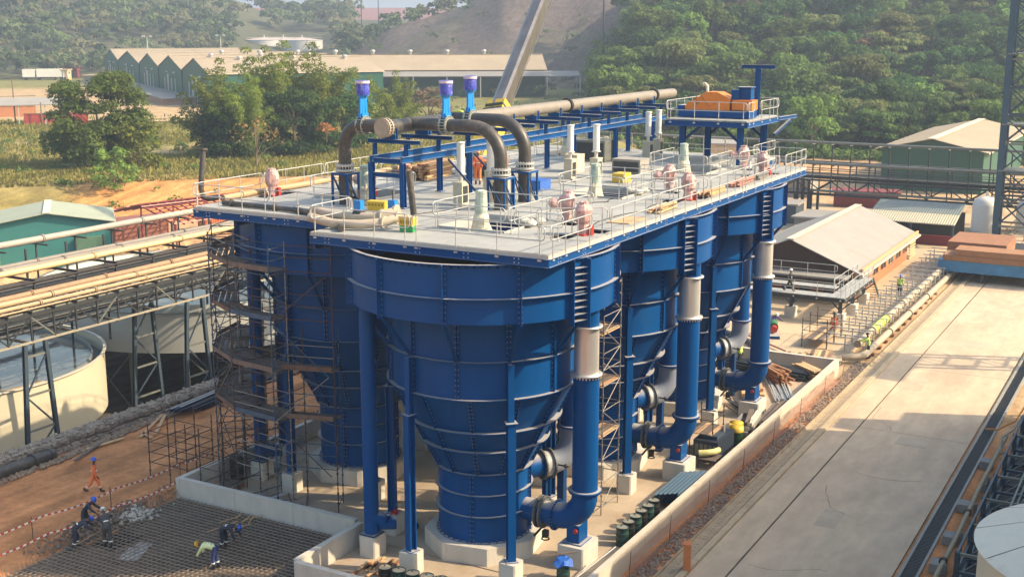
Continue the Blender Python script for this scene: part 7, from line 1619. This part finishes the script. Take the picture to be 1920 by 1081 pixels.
person('worker in orange coveralls and blue helmet walking along the dirt track', (40.68, 46.9, .02), R(-62), ORC, HB, walk)
person('worker in navy with blue helmet bent over a shovel, nearest the bottom left', (35.3, 42.25, .1), R(-35), NAVY, HB, dig)
person('worker in navy with blue helmet stooping behind the shoveller', (37.0, 43.5, .05), R(-70), NAVY, HB, lean)
person('worker in dark grey with white helmet leaning over the hole', (36.15, 41.1, .1), R(60), DKG, HW, lean, trousers=DKG)
person('worker in navy with blue helmet bending low over the mesh, facing right', (38.5, 36.4, .14), R(-75), NAVY, HB, bent)
person('worker in pale lime shirt and blue trousers with yellow helmet, tying bars', (36.75, 35.2, .14), R(110), PALEV, HY_, bent, trousers=BLT)
person('worker in orange helmet seen behind the trestle legs on the deck', (57.6, 34.4, DZ+.01), R(-150), ORC, HO, stand)
person('worker in black with white helmet striding on the steel walkway', (94.9, 27.6, WZ), R(-88), M('black_clothes', (.02, .02, .022), .8), HW, walk)
person('worker in lime vest and blue helmet beside the brick wall', (107.3, 21.5, .05), R(0), LIMEV, HB, stand, trousers=NAVY)
person('worker in lime vest reaching to the pipe at the road kerb', (85.3, 18.95, .05), R(105), LIMEV, NAVY, lean if False else (8, [(4, 3), (-4, 3)], [(60, 10, 20), (55, 10, 20)], 0), trousers=NAVY)
person('worker in orange coveralls seen from behind under the walkway', (90.2, 22.7, .05), R(20), ORC, NAVY, stand)
person('crouching worker in purple coveralls left of the pump set', (88.2, 27.8, .05), R(-40), M('purple_coverall', (.09, .06, .22), .8), HW, crouch)
person('crouching worker in purple coveralls behind the pump set', (90.6, 27.6, .05), R(-120), M('purple_coverall', (.09, .06, .22), .8), HW, crouch)
person('worker in lime vest half hidden behind the farthest downcomer', (78.9, 26.2, .03), R(-90), LIMEV, HW, stand, trousers=NAVY)
person('left of two distant workers in red beyond the brick roof', (138.2, 31.3, .05), R(-90), M('red_coverall', (.7, .08, .04), .8), HO, stand)
person('right of two distant workers in red beyond the brick roof', (137.6, 29.6, .05), R(-60), M('red_coverall', (.7, .08, .04), .8), HO, lean)
shv = thing('shovel', 'long-handled shovel held by the bent worker at lower left', 'shovel', (35.9, 41.75, .2), R(-35)); MB().tube((-.9, 0, .0), (.35, 0, .55), .018, 6).build('handle', TIMB, shv); MB().box((-1.05, 0, -.06), (.3, .22, .02), 0).build('blade', DARK, shv)
# ---------------------------------------------------------------- haze
hz = MB().box((0, 0, 46.4), (8800, 8800, 107.2)); hm = bpy.data.materials.new('haze_air'); hm.use_nodes = True; hn = hm.node_tree; hn.nodes.clear()
ho = hn.nodes.new('ShaderNodeOutputMaterial'); hv = hn.nodes.new('ShaderNodeVolumePrincipled'); hv.inputs['Density'].default_value = .0005; hv.inputs['Color'].default_value = (.62, .76, .98, 1); hv.inputs['Anisotropy'].default_value = .2
hn.links.new(hv.outputs[0], ho.inputs['Volume']); h = hz.build('haze', hm); h['kind'] = 'stuff'
